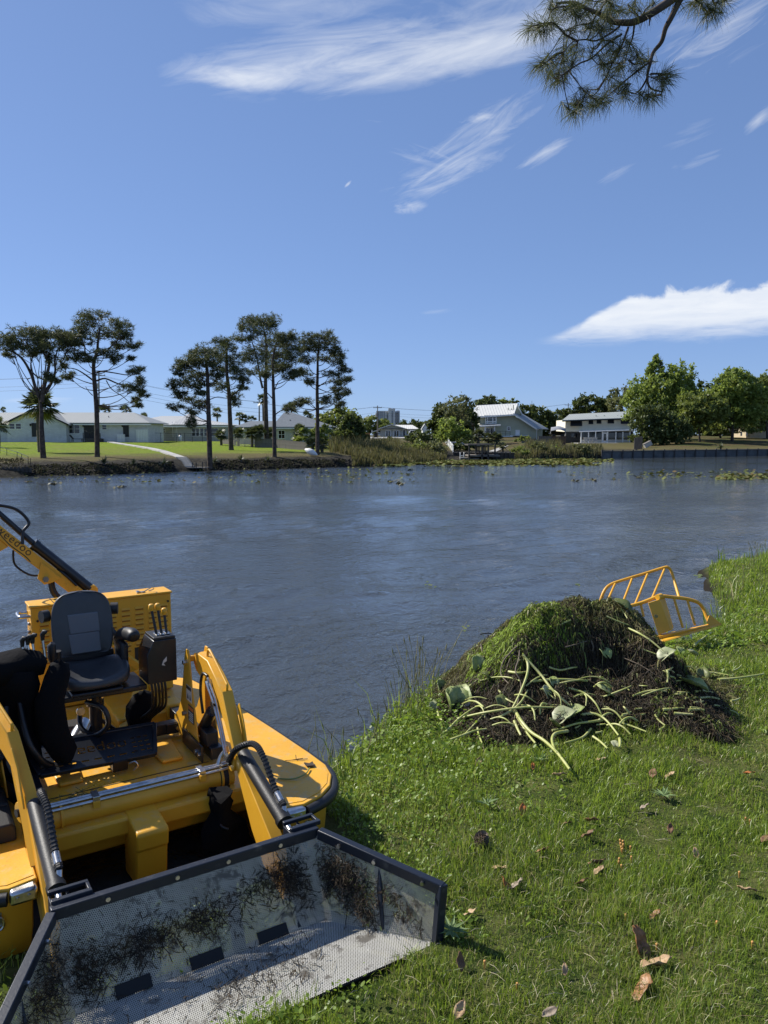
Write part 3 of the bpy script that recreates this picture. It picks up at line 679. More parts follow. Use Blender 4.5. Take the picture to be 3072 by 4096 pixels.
# lounger on the lawn
p = W(*n1(620, 1246), D - 3); q = W(*n1(735, 1246), D - 3); lg = thing('garden_lounger', 'dark reclining garden lounger standing in front of the white brick house', 'lounger', tuple((p + q) / 2)); m_ = MB()
x0, x1, z0 = p[0], q[0], p[2]; m_.beam((x0 + .5, D - 3, z0 + .28), (x1, D - 3, z0 + .3), .6, .07); build('seat', m_, M['darkmetal'], lg)
m_ = MB(); m_.beam((x0 + .5, D - 3, z0 + .28), (x0 + .02, D - 3, z0 + .85), .6, .07); build('backrest', m_, M['darkmetal'], lg)
for x in (x0 + .35, x1 - .15):
    m_ = MB(); m_.bb((x, D - 3.28, z0 - .15), (x + .07, D - 3.2, z0 + .26)); m_.bb((x, D - 2.8, z0 - .15), (x + .07, D - 2.72, z0 + .26)); build('leg', m_, M['darkmetal'], lg)

# --- second house: grey-beige with pale metal hip roof
D = 136.; zb = W(190, 441, D)[2]; ze = W(190, 425.5, D)[2]
hs = thing('hip_roof_house', 'grey beige house with pale metal hip roof and a bank of porch windows', 'house', (W(185, 441, D)[0], D, zb))
x0, x1 = W(145, 430, D)[0], W(227, 430, D)[0]; walls(hs, x0, W(176, 430, D)[0], D, 11, zb - 1.5, ze, 'beige2'); walls(hs, W(176, 430, D)[0], x1, D - 1.2, 12.2, zb - 1.5, ze, 'beige2')
hip_roof(hs, x0 - 4, x1, D - 1.2, 12.2, ze + .1, W(162, 416, D + 5)[0], W(183, 416, D + 5)[0], W(170, 416, D + 5)[2], 'roofpale', .8)
cx = W(*n2(235, 905), D - 1)[0]; m_ = MB()
m_.prism([(W(*n2(165, 978), D - 2)[0], D - 2.1, ze + .15), (W(*n2(480, 985), D - 2)[0], D - 2.1, ze + .15), (W(*n2(245, 915), D - 2)[0], D + 3.2, ze + 2.2)], (0, .4, .1)); build('porch_roof', m_, M['roofpale'], hs)
fascia(hs, *(n2(-10, 0)[0], n2(610, 0)[0]), 426, D - 1.2, .2, 'white', .85)
pane_window(hs, *n2(100, 1005), *n2(116, 1038), D, 1, 2)
for a, b in ((330, 355), (360, 385), (392, 418), (424, 450), (480, 535)): pane_window(hs, *n2(a, 1003), *n2(b, 1062), D - 1.2, 1, 2, 'white')
for x in (178, 210):
    m_ = MB(); c = W(*n2(x, 1000), D - 1.3); m_.tube([c + [0, 0, 1.0], c - [0, 0, 1.6]], .05, 6); build('downpipe', m_, M['white'], hs)
gt = W(*n2(237, 1090), 128); g_ = thing('gas_tank', 'small white gas bottle standing on the lawn before the hip roofed house', 'gas tank', tuple(gt)); m_ = MB(); m_.tube([gt - [0, 0, .2], gt + [0, 0, .15], gt + [0, 0, .6], gt + [0, 0, .75]], [.2, .26, .26, .1], 10); build('bottle', m_, M['white'], g_, smooth=50); m_ = MB(); m_.tube([gt + [0, 0, .75], gt + [0, 0, .95]], .1, 8); build('valve_collar', m_, M['darkmetal'], g_)
# chain link fence between the two houses
fn = thing('chain_fence', 'thin dark metal fence with wire mesh along the crest of the left lawn', 'fence', tuple(W(*n2(60, 1090), 124))); fm = MB(); 
fx = [n1(1312, 1175), n1(1422, 1178), n1(1560, 1182), n2(270, 1040), n2(330, 1044), n2(410, 1050)]
for (x, y) in fx:
    c = W(x, y, 124); m_ = MB(); m_.tube([c - [0, 0, 1.8], c + [0, 0, .05]], .035, 6); build('post', m_, M['darkmetal'], fn)
for a, b in zip(fx[:-1], fx[1:]):
    fm.tube([W(*a, 124), W(*b, 124)], .025, 5)
    for k in range(1, 5): fm.tube([W(*a, 124) - [0, 0, .32 * k], W(*b, 124) - [0, 0, .32 * k]], .008, 3)
build('wire_mesh', fm, M['darkmetal'], fn)

# --- third house: grey shingles
D = 116.; zb = W(290, 440, D)[2]; ze = W(290, 427.5, D)[2]
hs = thing('shingle_house', 'beige house with steep grey shingle hip roof behind the group of pines', 'house', (W(290, 441, D)[0], D, zb))
x0, x1 = W(276, 430, D)[0], W(331, 430, D)[0]; walls(hs, x0, x1, D, 12, zb - 1.5, ze, 'beige'); walls(hs, W(236, 430, D)[0], x0, D + 2, 8, zb - 1.5, ze, 'beige')
hip_roof(hs, x0, x1, D, 12, ze + .1, W(284, 413, D + 6)[0], W(292, 413, D + 6)[0], W(286, 412.5, D + 6)[2], 'shingle', .6)
hip_roof(hs, W(236, 430, D)[0], x0 + 1.5, D + 2, 8, ze + .1, W(250, 418, D + 6)[0], W(280, 418, D + 6)[0], W(260, 421, D + 6)[2], 'shingle', .6)
fascia(hs, n2(985, 0)[0], n2(1425, 0)[0], 427.7, D, .2, 'white', .66)
pane_window(hs, *n2(1005, 1021), *n2(1052, 1080), D, 2, 2); pane_window(hs, *n2(1262, 1005), *n2(1285, 1055), D, 1, 1)
m_ = MB(); c = W(*n2(1095, 960), D + 2.2); m_.tube([c - [0, 0, .5], c + [0, 0, .5]], .07, 7); build('vent_pipe', m_, M['darkmetal'], hs)

# grey board fence in front of it: boards one by one
def board_fence(name, label, p0, p1, zdrop, wboard, m, postm=None, posts=3, rail=True, seed=1, gap=.012, th=.03):
    """p0, p1: world points of the fence top; boards stand side by side between them"""
    R = random.Random(seed); p0, p1 = np.asarray(p0, float), np.asarray(p1, float); L = np.linalg.norm((p1 - p0)[:2]); n = max(2, int(L / wboard)); d = (p1 - p0) / n
    ang = math.atan2(d[1], d[0]); root = thing(name, label, 'fence', tuple(p0 * .5 + p1 * .5 - [0, 0, zdrop])); off = np.array(root.location)
    me = None
    for i in range(n):
        c = p0 + d * (i + .5); h = zdrop + .25
        if me is None:
            mb = MB(); mb.box((0, 0, -h / 2), (np.hypot(d[0], d[1]) - gap, th, h)); o_ = build('board', mb, M[m], root, loc=(0, 0, 0)); me = o_.data
        else: o_ = bpy.data.objects.new('board', me); COL.objects.link(o_); o_.parent = root
        o_.location = Vector(c - off) + Vector((0, 0, R.uniform(-.025, .02))); o_.rotation_euler = (R.uniform(-.01, .01), 0, ang)
    nrm = np.array([-math.sin(ang), math.cos(ang), 0]) * (th / 2 + .025)
    if rail:
        for k in (.18, .75):
            mb = MB(); mb.beam(p0 + nrm - [0, 0, zdrop * k], p1 + nrm - [0, 0, zdrop * k], .045, .09); build('rail', mb, M[m], root)
    for i in range(posts):
        c = p0 + (p1 - p0) * i / max(1, posts - 1) + nrm * 2.6; mb = MB(); mb.box(c - [0, 0, zdrop / 2 + .1], (.1, .1, zdrop + .35)); build('post', mb, M[postm or m], root)
    return root
board_fence('board_fence', 'weathered grey board fence sloping down right behind the tallest pines', W(*n2(985, 1088), 104), W(*n2(1226, 1112), 99), 1.75, .27, 'wood', seed=3, posts=5)
board_fence('board_fence', 'short grey board fence between the palms below the shingle roofed house', W(*n2(818, 1080), 106), W(*n2(985, 1088), 104), 1.4, .27, 'wood', seed=4)
board_fence('board_fence', 'grey board fence on the lawn crest left of the palmettos', W(*n2(560, 1086), 118), W(*n2(665, 1090), 114), 1.2, .3, 'wood', seed=5)
fn = thing('chain_fence', 'pale wire fence panel between the palms beside the grey boards', 'fence', tuple(W(*n2(740, 1130), 108))); fm = MB()
for x in (660, 740, 818):
    c = W(*n2(x, 1078), 108); m_ = MB(); m_.tube([c - [0, 0, 1.6], c + [0, 0, .05]], .035, 6); build('post', m_, M['concrete'], fn)
a, b = W(*n2(660, 1080), 108), W(*n2(818, 1080), 108)
for k in range(12): fm.tube([a - [0, 0, .1 * k], b - [0, 0, .1 * k]], .012, 3)
for k in range(34): t = k / 33; fm.tube([a + (b - a) * t, a + (b - a) * min(1, t + .05) - [0, 0, 1.1]], .01, 3)
build('wire_mesh', fm, M['concrete'], fn)

# --- small pale house far off, tower block behind it
D = 250.; zb = W(400, 436.6, D)[2]; ze = W(400, 429.2, D)[2]
hs = thing('pale_bungalow', 'low pale bungalow with white metal roof and glass doors far behind the reeds', 'house', (W(395, 436, D)[0], D, zb))
x0, x1 = W(*n3(335, 640), D)[0], W(*n3(735, 640), D)[0]; walls(hs, x0, x1, D, 11, zb - 2, ze, 'beige')
hip_roof(hs, x0, x1, D, 11, ze + .1, W(*n3(430, 550), D + 5)[0], W(*n3(690, 550), D + 5)[0], W(*n3(600, 552), D + 5)[2], 'roofwhite', .8)
m_ = MB(); a, b, c = W(*n3(365, 590), D - 1), W(*n3(565, 588), D - 1), W(*n3(460, 552), D - 1); m_.prism([a, b, c], (0, .3, 0)); build('gable', m_, M['beige2'], hs)
m_ = MB(); m_.prism([a + [-2, -.5, -.2], c + [0, -.5, .25], c + [0, -.5, -.1], a + [-1.2, -.5, -.2]], (0, 5, 0)); m_.prism([b + [2, -.5, -.2], b + [1.2, -.5, -.2], c + [0.02, -.5, -.1], c + [0.02, -.5, .25]], (0, 5, 0)); build('gable_roof', m_, M['roofwhite'], hs)
m_ = MB(); a, b = W(*n3(240, 625), D), W(*n3(335, 600), D); m_.prism([a, b, b + [0, 0, -.3], a + [0, 0, -.3]], (0, 6, 0)); build('carport_roof', m_, M['roofwhite'], hs)
for x in (243, 300): c = W(*n3(x, 640), D + .3); m_ = MB(); m_.bb(c + [-.12, 0, -2.6], c + [.12, .2, 1.0]); build('post', m_, M['white'], hs)
for a, b in ((400, 443), (490, 537)): pane_window(hs, *n3(a, 618), *n3(b, 678), D, 2, 1, 'white', .3, .12, bar=.2)
pane_window(hs, *n3(652, 612), *n3(688, 640), D, 2, 1, 'white', .25, .12, bar=.15); door(hs, *n3(588, 610), *n3(608, 675), D, 'darkwall', 'white', .2)
D = 880.
tw = thing('tower_block', 'tall pale tower block of flats rising far away above the trees', 'tower block', tuple(W(*n3(420, 640), D))); zb = W(400, 441, D)[2]
def tbox(nm, x0, x1, ytop, d0, d1, m): a = W(*n3(x0, ytop), D)[2]; m_ = MB(); m_.bb((W(*n3(x0, 500), D)[0], D + d0, zb), (W(*n3(x1, 500), D)[0], D + d1, a)); return build(nm, m_, M[m], tw)
tbox('wing', 290, 425, 395, 3, 18, 'towerwall'); tbox('core', 424, 500, 372, 0, 20, 'towerwall'); tbox('wing', 500, 551, 400, 2, 18, 'towerwall'); tbox('roof_box', 424, 458, 364, 4, 12, 'towerwall'); tbox('roof_box', 515, 551, 391, 5, 12, 'towerwall')
M['dimglass'] = mat('far_glass', (.11, .15, .20), .4)
for j in range(11):
    yy = 404 + j * 13.4
    for x0, x1, dd in ((308, 326, 3), (335, 347, 3), (352, 362, 3), (372, 386, 3), (408, 422, 3), (460, 476, 0), (505, 514, 2), (520, 532, 2), (538, 548, 2)):
        if yy > 540: continue
        a, b = W(*n3(x0, yy), D), W(*n3(x1, yy + 8), D); m_ = MB(); m_.bb((a[0], D + dd - .3, b[2]), (b[0], D + dd - .05, a[2])); w_ = build('window', m_, M['dimglass'], tw)
    for x0, x1, dd in ((404, 426, 3), (502, 551, 2)):
        a = W(*n3(x0, yy + 9), D); b = W(*n3(x1, yy + 12), D); m_ = MB(); m_.bb((a[0], D + dd - 1.6, b[2]), (b[0], D + dd - .02, a[2])); build('balcony', m_, M['towerwall'], tw)
# parked white car, bin, fence, by the bungalow
D = 235.; c = W(*n3(668, 668), D); cr = thing('parked_car', 'white car parked in front of the pale bungalow, half behind the bushes', 'car', tuple(c)); x0, x1 = W(*n3(645, 650), D)[0], W(*n3(645, 650), D)[0] + 4.4; z = c[2]
m_ = MB(); m_.prism([(x0, D, z + .3), (x1, D, z + .3), (x1, D, z + .75), (x1 - .5, D, z + .9), (x1 - 1.3, D, z + .95), (x1 - 2.0, D, z + 1.5), (x0 + .7, D, z + 1.5), (x0 + .1, D, z + .95)], (0, 1.7, 0)); build('body', m_, M['carwhite'], cr, bevel=.08)
m_ = MB(); m_.prism([(x0 + .35, D - .02, z + .98), (x1 - 1.5, D - .02, z + .98), (x1 - 2.05, D - .02, z + 1.42), (x0 + .75, D - .02, z + 1.42)], (0, .03, 0)); build('side_window', m_, M['glass'], cr)
for x in (x0 + .8, x1 - .8): m_ = MB(); m_.disc((x, D + .05, z + .32), (0, 1, 0), .32, .2, 14); build('wheel', m_, M['rubber'], cr)
c = W(*n3(284, 705), 215); m_ = MB(); m_.box(c + [0, 0, .75], (.8, .8, 1.5)); bn = thing('rubbish_bin', 'dark wheeled rubbish bin standing on the far drive beside the utility pole', 'bin', tuple(c)); build('body', m_, M['darkmetal'], bn, bevel=.05); m_ = MB(); m_.box(c + [0, -.03, 1.56], (.88, .9, .1)); build('lid', m_, M['darkmetal'], bn)
board_fence('board_fence', 'new orange brown board fence far off left of the pale bungalow', W(*n3(158, 645), 245), W(*n3(216, 638), 245), 3.0, .6, 'woodorange', seed=8, posts=2)
dr = MB(); a, b, c_, d_ = W(*n3(150, 702), 200), W(*n3(660, 700), 200), W(*n3(640, 690), 225), W(*n3(170, 686), 225); dr.add([p + [0, 0, .05] for p in (a, b, c_, d_)], [(0, 1, 2, 3)]); build('driveway', dr, M['concrete'], None, kind='structure')
hs = thing('gable_house', 'white gable end of a house peeping out between the far trees', 'house', tuple(W(*n3(840, 610), 280))); D = 280.; m_ = MB(); m_.prism([W(*n3(803, 640), D), W(*n3(872, 640), D), W(*n3(872, 590), D), W(*n3(832, 545), D), W(*n3(803, 588), D)], (0, 8, 0)); build('wall', m_, M['white'], hs)
m_ = MB(); p_ = W(*n3(832, 538), D); a, b = W(*n3(796, 592), D), W(*n3(880, 596), D); m_.prism([p_, a, a - [0, 0, .5], p_ - [0, 0, .5]], (0, 8.5, 0)); m_.prism([p_ + [.01, 0, 0], p_ + [.01, 0, -.5], b - [0, 0, .5], b], (0, 8.5, 0)); build('roof', m_, M['roofgrey'], hs)

# --- sage green two storey house with white metal roof
D = 178.; k = D / FPX
hs = thing('green_house', 'two storey sage green house with steep white metal roof and veranda', 'house', tuple(W(*n4(850, 760), D)))
P4 = lambda x, y, d=0: W(*n4(x, y), D + d)
dep = 10.
x0, x1 = P4(605, 600)[0], P4(1230, 600)[0]; zt = P4(800, 452)[2]; zb = P4(800, 770)[2]
m_ = MB(); m_.prism([(x0, D, zb - 1), (x1, D, zb - 1), (x1, D, P4(1230, 580)[2]), (P4(975, 447)[0], D, P4(975, 447)[2]), (x0, D, zt)], (0, dep, 0)); build('wall', m_, M['sage'], hs)
m_ = MB(); m_.bb((x1, D + 2.5, zb - 1), (P4(1325, 600)[0], D + dep, P4(1325, 600)[2])); build('wall', m_, M['sage'], hs)
m_ = MB(); A_ = P4(486, 470, -1.2); B_ = P4(985, 440, -1.2); C_ = P4(1020, 321, 5); E_ = P4(575, 345, 5); m_.prism([A_, B_, C_, E_], (0, .05, .16))
m_.prism([E_ + [0, 0.05, .1], C_ + [0, .05, .1], C_ + [0, 6.5, -5.2], E_ + [0, 6.5, -5.2]], (0, .05, .12)); build('roof', m_, M['roofwhite'], hs)
m_ = MB(); A2, B2, C2, E2 = P4(972, 426, -1.1), P4(1235, 597, -1.1), P4(1366, 603, 8), P4(1070, 430, 8); m_.prism([A2, B2, C2, E2], (0, .04, .14)); build('side_roof', m_, M['roofslate'], hs)
m_ = MB(); m_.prism([P4(978, 432, 2), P4(1075, 440, 2), P4(1022, 330, 2)], (0, 6, 0)); build('gable', m_, M['sage'], hs)
m_ = MB(); m_.beam(P4(1020, 322, 1.5), P4(1078, 442, 1.5), .25, .2); m_.beam(P4(1235, 600, -1.15), P4(975, 430, -1.15), .12, .3); m_.beam(P4(486, 473, -1.25), P4(985, 443, -1.25), .12, .28); m_.beam(P4(1020, 322, 1.2), P4(980, 442, -1.2), .2, .25); build('barge_board', m_, M['white'], hs)
# bay window
m_ = MB(); m_.bb(P4(670, 458, -.9), P4(785, 540, 0)); bw = build('bay_window', m_, M['white'], hs)
for a, b in ((676, 688), (697, 744), (756, 780)):
    for c_, d_ in ((464, 484), (487, 508), (516, 533)):
        m_ = MB(); m_.bb(P4(a, c_, -.95), P4(b, d_, -.905)); build('pane', m_, M['glass'] if c_ < 510 else M['beige2'], bw)
m_ = MB(); m_.prism([P4(655, 450, -1.2), P4(790, 448, -1.2), P4(760, 425, .3), P4(690, 425, .3)], (0, .1, .12)); build('bay_roof', m_, M['roofwhite'], hs)
# porch roof, posts, sliding doors, veranda
m_ = MB(); m_.prism([P4(541, 577, -3), P4(838, 562, -3), P4(835, 550, 0), P4(600, 556, 0)], (0, .05, .2)); build('porch_roof', m_, M['roofwhite'], hs)
for x in (556, 664, 769): c = P4(x, 670, -2.7); m_ = MB(); m_.bb(c + [-.13, -.1, -.4], c + [.13, .1, (670 - 572) * k * .0904]); build('porch_post', m_, M['white'], hs)
pane_window(hs, *n4(675, 588), *n4(766, 665), D, 2, 1, 'white', .14, .1, bar=.12); pane_window(hs, *n4(912, 577), *n4(938, 612), D, 1, 2, 'white', .14, .1)
m_ = MB(); m_.bb(P4(1001, 607, -.08), P4(1047, 667, -.01)); build('shutter', m_, M['white'], hs)
m_ = MB(); m_.bb(P4(540, 672, -3.2), P4(945, 684, 0)); m_.bb(P4(945, 668, -2), P4(1138, 673, 0)); build('veranda_floor', m_, M['white'], hs)
rl = MB()
for x in (664, 700, 769, 830, 890, 940): c = P4(x, 672, -3.1); rl.bb(c + [-.06, -.05, 0], c + [.06, .05, (672 - 620) * k * .0904])
rl.bb(P4(664, 620, -3.15), P4(942, 624, -3.05)); rl.bb(P4(664, 645, -3.13), P4(942, 647, -3.07)); build('railing', rl, M['wood'], hs)
m_ = MB(); m_.bb(P4(499, 472, 0), P4(512, 690, .4)); build('corner_post', m_, M['wooddark'], hs)
m_ = MB(); m_.bb(P4(500, 546, -.6), P4(606, 556, 6)); m_.bb(P4(505, 512, -.5), P4(604, 518, -.35)); m_.bb(P4(512, 470, 5.5), P4(605, 690, 6)); build('side_balcony', m_, M['wooddark'], hs)
for a, b in ((905, 960), (735, 775), (640, 700)): m_ = MB(); m_.bb(P4(a, 690, -.06), P4(b, 770, -.01)); build('lower_opening', m_, M['glass'], hs)
m_ = MB(); m_.bb(P4(962, 676, -.5), P4(1130, 770, -.02)); lw = build('lower_room', m_, M['cream'], hs)
for a, b in ((1005, 1040), (1070, 1120)): m_ = MB(); m_.bb(P4(a, 682, -.55), P4(b, 725, -.51)); build('pane', m_, M['glass'], lw)
for (x, y) in ((920, 375), (955, 382), (977, 342), (908, 425)): c = P4(x, y, 1.5); m_ = MB(); m_.tube([c - [0, 0, .8], c + [0, 0, .25]], .12, 6); build('vent_pipe', m_, M['beige2'], hs)
m_ = MB(); c = P4(1237, 605, -.9); m_.tube([c + [.4, 0, 0], c, c - [0, 0, 2.2]], .08, 5); build('downpipe', m_, M['white'], hs)

# --- cream two storey house on the right
D = 190.; P5 = lambda x, y, d=0: W(*n5(x, y), D + d); k5 = D / FPX * .1314
hs = thing('cream_house', 'two storey cream house with grey metal roof, black awnings and glazed porch', 'house', tuple(P5(370, 745)))
x0, x1 = P5(117, 600)[0], P5(640, 600)[0]; m_ = MB(); m_.bb((x0, D, P5(117, 660)[2]), (x1, D + 10, P5(117, 570)[2])); build('upper_wall', m_, M['cream'], hs)
m_ = MB(); m_.bb((x0 + .15, D + .15, P5(117, 770)[2]), (x1 - .1, D + 9.8, P5(117, 660)[2])); build('lower_wall', m_, M['darkwall'], hs)
m_ = MB(); m_.prism([P5(93, 578, -1), P5(645, 558, -1), P5(640, 509, 5), P5(148, 533, 5)], (0, .05, .2)); m_.prism([P5(148, 533, 5.1), P5(640, 509, 5.1), P5(640, 509, 5) + [0, 6, -2.4], P5(148, 533, 5) + [0, 6, -2.4]], (0, .05, .2)); build('roof', m_, M['roofgreen'], hs)
m_ = MB(); m_.beam(P5(93, 580, -1.08), P5(645, 560, -1.08), .1, .25); build('fascia', m_, M['darkmetal'], hs)
for a, b, c_, d_ in ((157, 243, 578, 617), (296, 327, 573, 602), (357, 388, 570, 599), (441, 485, 567, 597), (541, 632, 561, 601)):
    m_ = MB(); m_.bb(P5(a, c_, -.06), P5(b, d_, -.01)); w_ = build('window', m_, M['glass'], hs)
    m_ = MB(); m_.prism([P5(a - 1, c_ - 1, -.08), P5(b + 1, c_ - 1, -.08), P5(b + 2, d_, -1.0), P5(a - 3, d_, -1.0)], (0, -.05, .03)); build('awning', m_, M['shutter'], w_)
m_ = MB(); m_.prism([P5(221, 664, -3), P5(628, 651, -3), P5(628, 645, 0), P5(225, 657, 0)], (0, .03, .18)); build('porch_roof', m_, M['white'], hs)
for x in (236, 292, 346, 398, 437, 500, 553, 607): c = P5(x, 742, -2.9); m_ = MB(); m_.bb(c + [-.13, 0, -.3], c + [.13, .2, (742 - 662) * k5]); build('porch_post', m_, M['white'], hs)
for a, b in ((239, 290), (295, 344), (349, 396), (440, 498), (503, 551), (556, 605)): m_ = MB(); m_.bb(P5(a, 667, -2.75), P5(b, 720, -2.7)); build('porch_pane', m_, M['glass'], hs); m_ = MB(); m_.bb(P5(a, 720, -2.78), P5(b, 744, -2.65)); build('porch_panel', m_, M['beige'], hs)
dd = door(hs, *n5(402, 668), *n5(433, 742), D - 2.8, 'white', 'white', .08); m_ = MB(); m_.bb(P5(409, 675, -2.9), P5(427, 727, -2.86)); build('pane', m_, M['glass'], dd)
for (x, y) in ((350, 541), (412, 541), (515, 541)): c = P5(x, y, 1.5); m_ = MB(); m_.tube([c - [0, 0, .6], c + [0, 0, .25]], .12, 6); build('vent_pipe', m_, M['beige2'], hs)
m_ = MB(); m_.bb(P5(163, 673, .08), P5(205, 703, .14)); build('window', m_, M['glass'], hs)
pt = MB(); pt.bb(P5(215, 746, -9), P5(505, 760, -2)); build('terrace', pt, M['concrete'], None, kind='structure')
for i, x in enumerate((268, 290, 312, 334, 352)):       # terrace furniture
    c = P5(x, 742, -6); t_ = thing('patio_chair', ['leftmost', 'second from left', 'middle', 'second from right', 'rightmost'][i] + ' of the five pale metal patio chairs before the glazed porch', 'chair', tuple(c), rotz=0, group='patio chairs before the cream house')
    m_ = MB(); m_.box(c + [0, 0, .45], (.6, .55, .06)); build('seat', m_, M['concrete'], t_); m_ = MB(); m_.box(c + [0, .28, .85], (.6, .06, .75)); build('backrest', m_, M['concrete'], t_)
    for sx_ in (-1, 1):
        for sy_ in (-1, 1): m_ = MB(); m_.box(c + [sx_ * .27, sy_ * .24, .21], (.05, .05, .44)); build('leg', m_, M['concrete'], t_)
# stump of a dead palm in front of the cream house
b = hit(*n5(530, 735)); t_ = thing('dead_palm', 'bare leaning dead palm trunk in front of the cream house', 'dead tree', tuple(b)); q = [W(*n5(x, y), b[1]) for x, y in ((530, 738), (536, 680), (545, 600), (552, 520))]; m_ = MB(); m_.tube(smooth_path(q, 4), [.30, .28, .26, .25, .25, .24, .24, .24, .24, .25, .27, .27, .2], 9); build('trunk', m_, M['palmtrunk'], t_, smooth=60)

# --- tan shed at right edge
D = 172.; P5 = lambda x, y, d=0: W(*n5(x, y), D + d)
hs = thing('tan_shed', 'tan wooden shed with a pale flat roof at the right edge behind the trees', 'shed', tuple(P5(1600, 685))); m_ = MB(); m_.bb(P5(1497, 600), P5(1900, 720, 6)); build('wall', m_, M['tan'], hs); m_ = MB(); m_.prism([P5(1490, 604, -.6), P5(1910, 612, -.6), P5(1910, 574, 6.5), P5(1500, 571, 6.5)], (0, .03, .15)); build('roof', m_, M['cream'], hs)
m_ = MB(); m_.bb(P5(1420, 590, 4), P5(1497, 660, 10)); build('lean_to', m_, M['darkwall'], hs)
for i in range(9): x = P5(1510 + i * 40, 640)[0]; m_ = MB(); m_.bb((x, D - .04, P5(1500, 700)[2]), (x + .12, D - .002, P5(1500, 606)[2])); build('batten', m_, M['tan'], hs)
c = P5(1476, 690, -3); t_ = thing('garden_table', 'small pale garden table standing left of the tan shed', 'table', tuple(c)); m_ = MB(); m_.box(c + [0, 0, .85], (1.6, .8, .1)); build('table_top', m_, M['white'], t_)
for s_ in (-.6, .6): m_ = MB(); m_.box(c + [s_, 0, .4], (.1, .6, .9)); build('leg', m_, M['white'], t_)

# --- covered boat and fences between the two right houses
D = 168.; P4 = lambda x, y, d=0: W(*n4(x, y), D + d)
t_ = thing('covered_boat', 'boat under a crumpled grey tarpaulin behind the brown fence', 'boat', tuple(P4(1465, 680))); r_ = random.Random(4); m_ = MB(); rows = []
prof = [(1390, 620), (1395, 580), (1430, 572), (1470, 563), (1500, 568), (1550, 585), (1556, 630)]
for j, d in enumerate((-1.5, -1.0, 0, 1.0, 1.5)):
    for (x, y) in prof: p_ = P4(x + r_.uniform(-4, 4), y + r_.uniform(-3, 3), d); p_[2] -= (abs(d) ** 2) * .35; rows.append(p_)
n_ = len(prof); m_.add(rows, [(j * n_ + i, j * n_ + i + 1, (j + 1) * n_ + i + 1, (j + 1) * n_ + i) for j in range(4) for i in range(n_ - 1)]); build('tarpaulin', m_, M['tarp'], t_, smooth=60)
m_ = MB(); m_.prism([P4(1392, 618, -1.2), P4(1555, 628, -1.2), P4(1540, 668, -.6), P4(1410, 668, -.6)], (0, 2.4, 0)); build('hull', m_, M['darkmetal'], t_)
for x in (1425, 1520): m_ = MB(); m_.disc(P4(x, 672, -1.3), (0, 1, 0), .4, .3, 12); build('wheel', m_, M['rubber'], t_)
board_fence('board_fence', 'brown board fence between the green house and the cream house', W(*n4(1400, 678), 152), W(*n4(1560, 676), 156), 2.0, .36, 'wood_brown', seed=9)
board_fence('board_fence', 'weathered grey fence below the lower roof of the green house', W(*n4(1262, 676), 150), W(*n4(1400, 678), 152), 2.0, .36, 'wood', seed=10)
board_fence('board_fence', 'sloping grey fence beside the steps below the green house', W(*n4(1075, 735), 134), W(*n4(1225, 700), 146), 1.2, .34, 'wood', seed=11)
board_fence('board_fence', 'grey garden fence left of the green house behind the palms', W(*n4(385, 658), 158), W(*n4(480, 656), 158), 2.4, .4, 'wood', seed=12)
# white picket fence running up the brown slope
a, b = hit(*n3(1145, 862)), hit(*n3(1064, 700)); a[2] += 1.15; b = W(*n3(1062, 680), 140)
board_fence('picket_fence', 'white picket fence climbing the bare brown slope beside the big tree', a, b, 1.1, .42, 'white', seed=13, gap=.12, posts=6)

# --- boathouse dock below the green house, bulkhead
D = 105.; P4 = lambda x, y, d=0: W(*n4(x, y), D + d)
bk = thing('bulkhead', 'dark timber bulkhead wall along the water below the green house', 'retaining wall', tuple(P4(600, 930)))
for i in range(14):
    x0, x1 = 316 + i * 48, 316 + (i + 1) * 48 - 1.5; m_ = MB(); m_.bb(P4(x0, 864, .3), P4(x1, 945, .45)); build('panel', m_, M['wooddark'], bk)
    m_ = MB(); c = P4(x0, 860, .2); m_.bb(c + [-.09, -.09, -1.6], c + [.09, .09, .12]); build('post', m_, M['wooddark'], bk)
m_ = MB(); m_.bb(P4(314, 857, .1), P4(985, 864, .55)); build('cap', m_, M['wood'], bk)
bh = thing('boat_shelter', 'open timber boat shelter with flat roof over a small dock', 'boat shelter', tuple(P4(600, 930, -3)))
m_ = MB(); m_.bb(P4(476, 765, -4.5), P4(702, 775, -.2)); build('roof', m_, M['wooddark'], bh)
for x, d in ((487, -4.3), (560, -.5), (630, -4.3), (698, -4.3), (640, -.5), (773, -3.5)): c = P4(x, 930, d); m_ = MB(); m_.bb(c + [-.1, -.1, -.6], c + [.1, .1, (930 - 773) * .0904 * D / FPX]); build('post', m_, M['wooddark'], bh)
m_ = MB(); m_.bb(P4(482, 886, -4.4), P4(778, 893, 0)); build('deck', m_, M['wood'], bh); m_ = MB(); m_.bb(P4(392, 916, -4), P4(560, 924, 0)); build('low_deck', m_, M['wood'], bh)
m_ = MB()
for k_ in range(3): m_.bb(P4(660, 852 + k_ * 12, -1.2 - .3 * k_), P4(700, 858 + k_ * 12, -.6 - .3 * k_))
build('steps', m_, M['wood'], bh)
m_ = MB(); c = P4(410, 918, -3.9)
for s_ in (-1, 1): m_.tube(smooth_path([c + [s_ * .25, 0, -.2], c + [s_ * .25, 0, .55], c + [s_ * .25, .35, .7], c + [s_ * .25, .6, .2]], 3), .045, 5)
for z in (.1, .32): m_.tube([c + [-.25, 0, z], c + [.25, 0, z]], .04, 5)
ld = thing('swim_ladder', 'white swimming ladder at the left end of the small dock', 'ladder', tuple(c)); build('rails', m_, M['white'], ld)
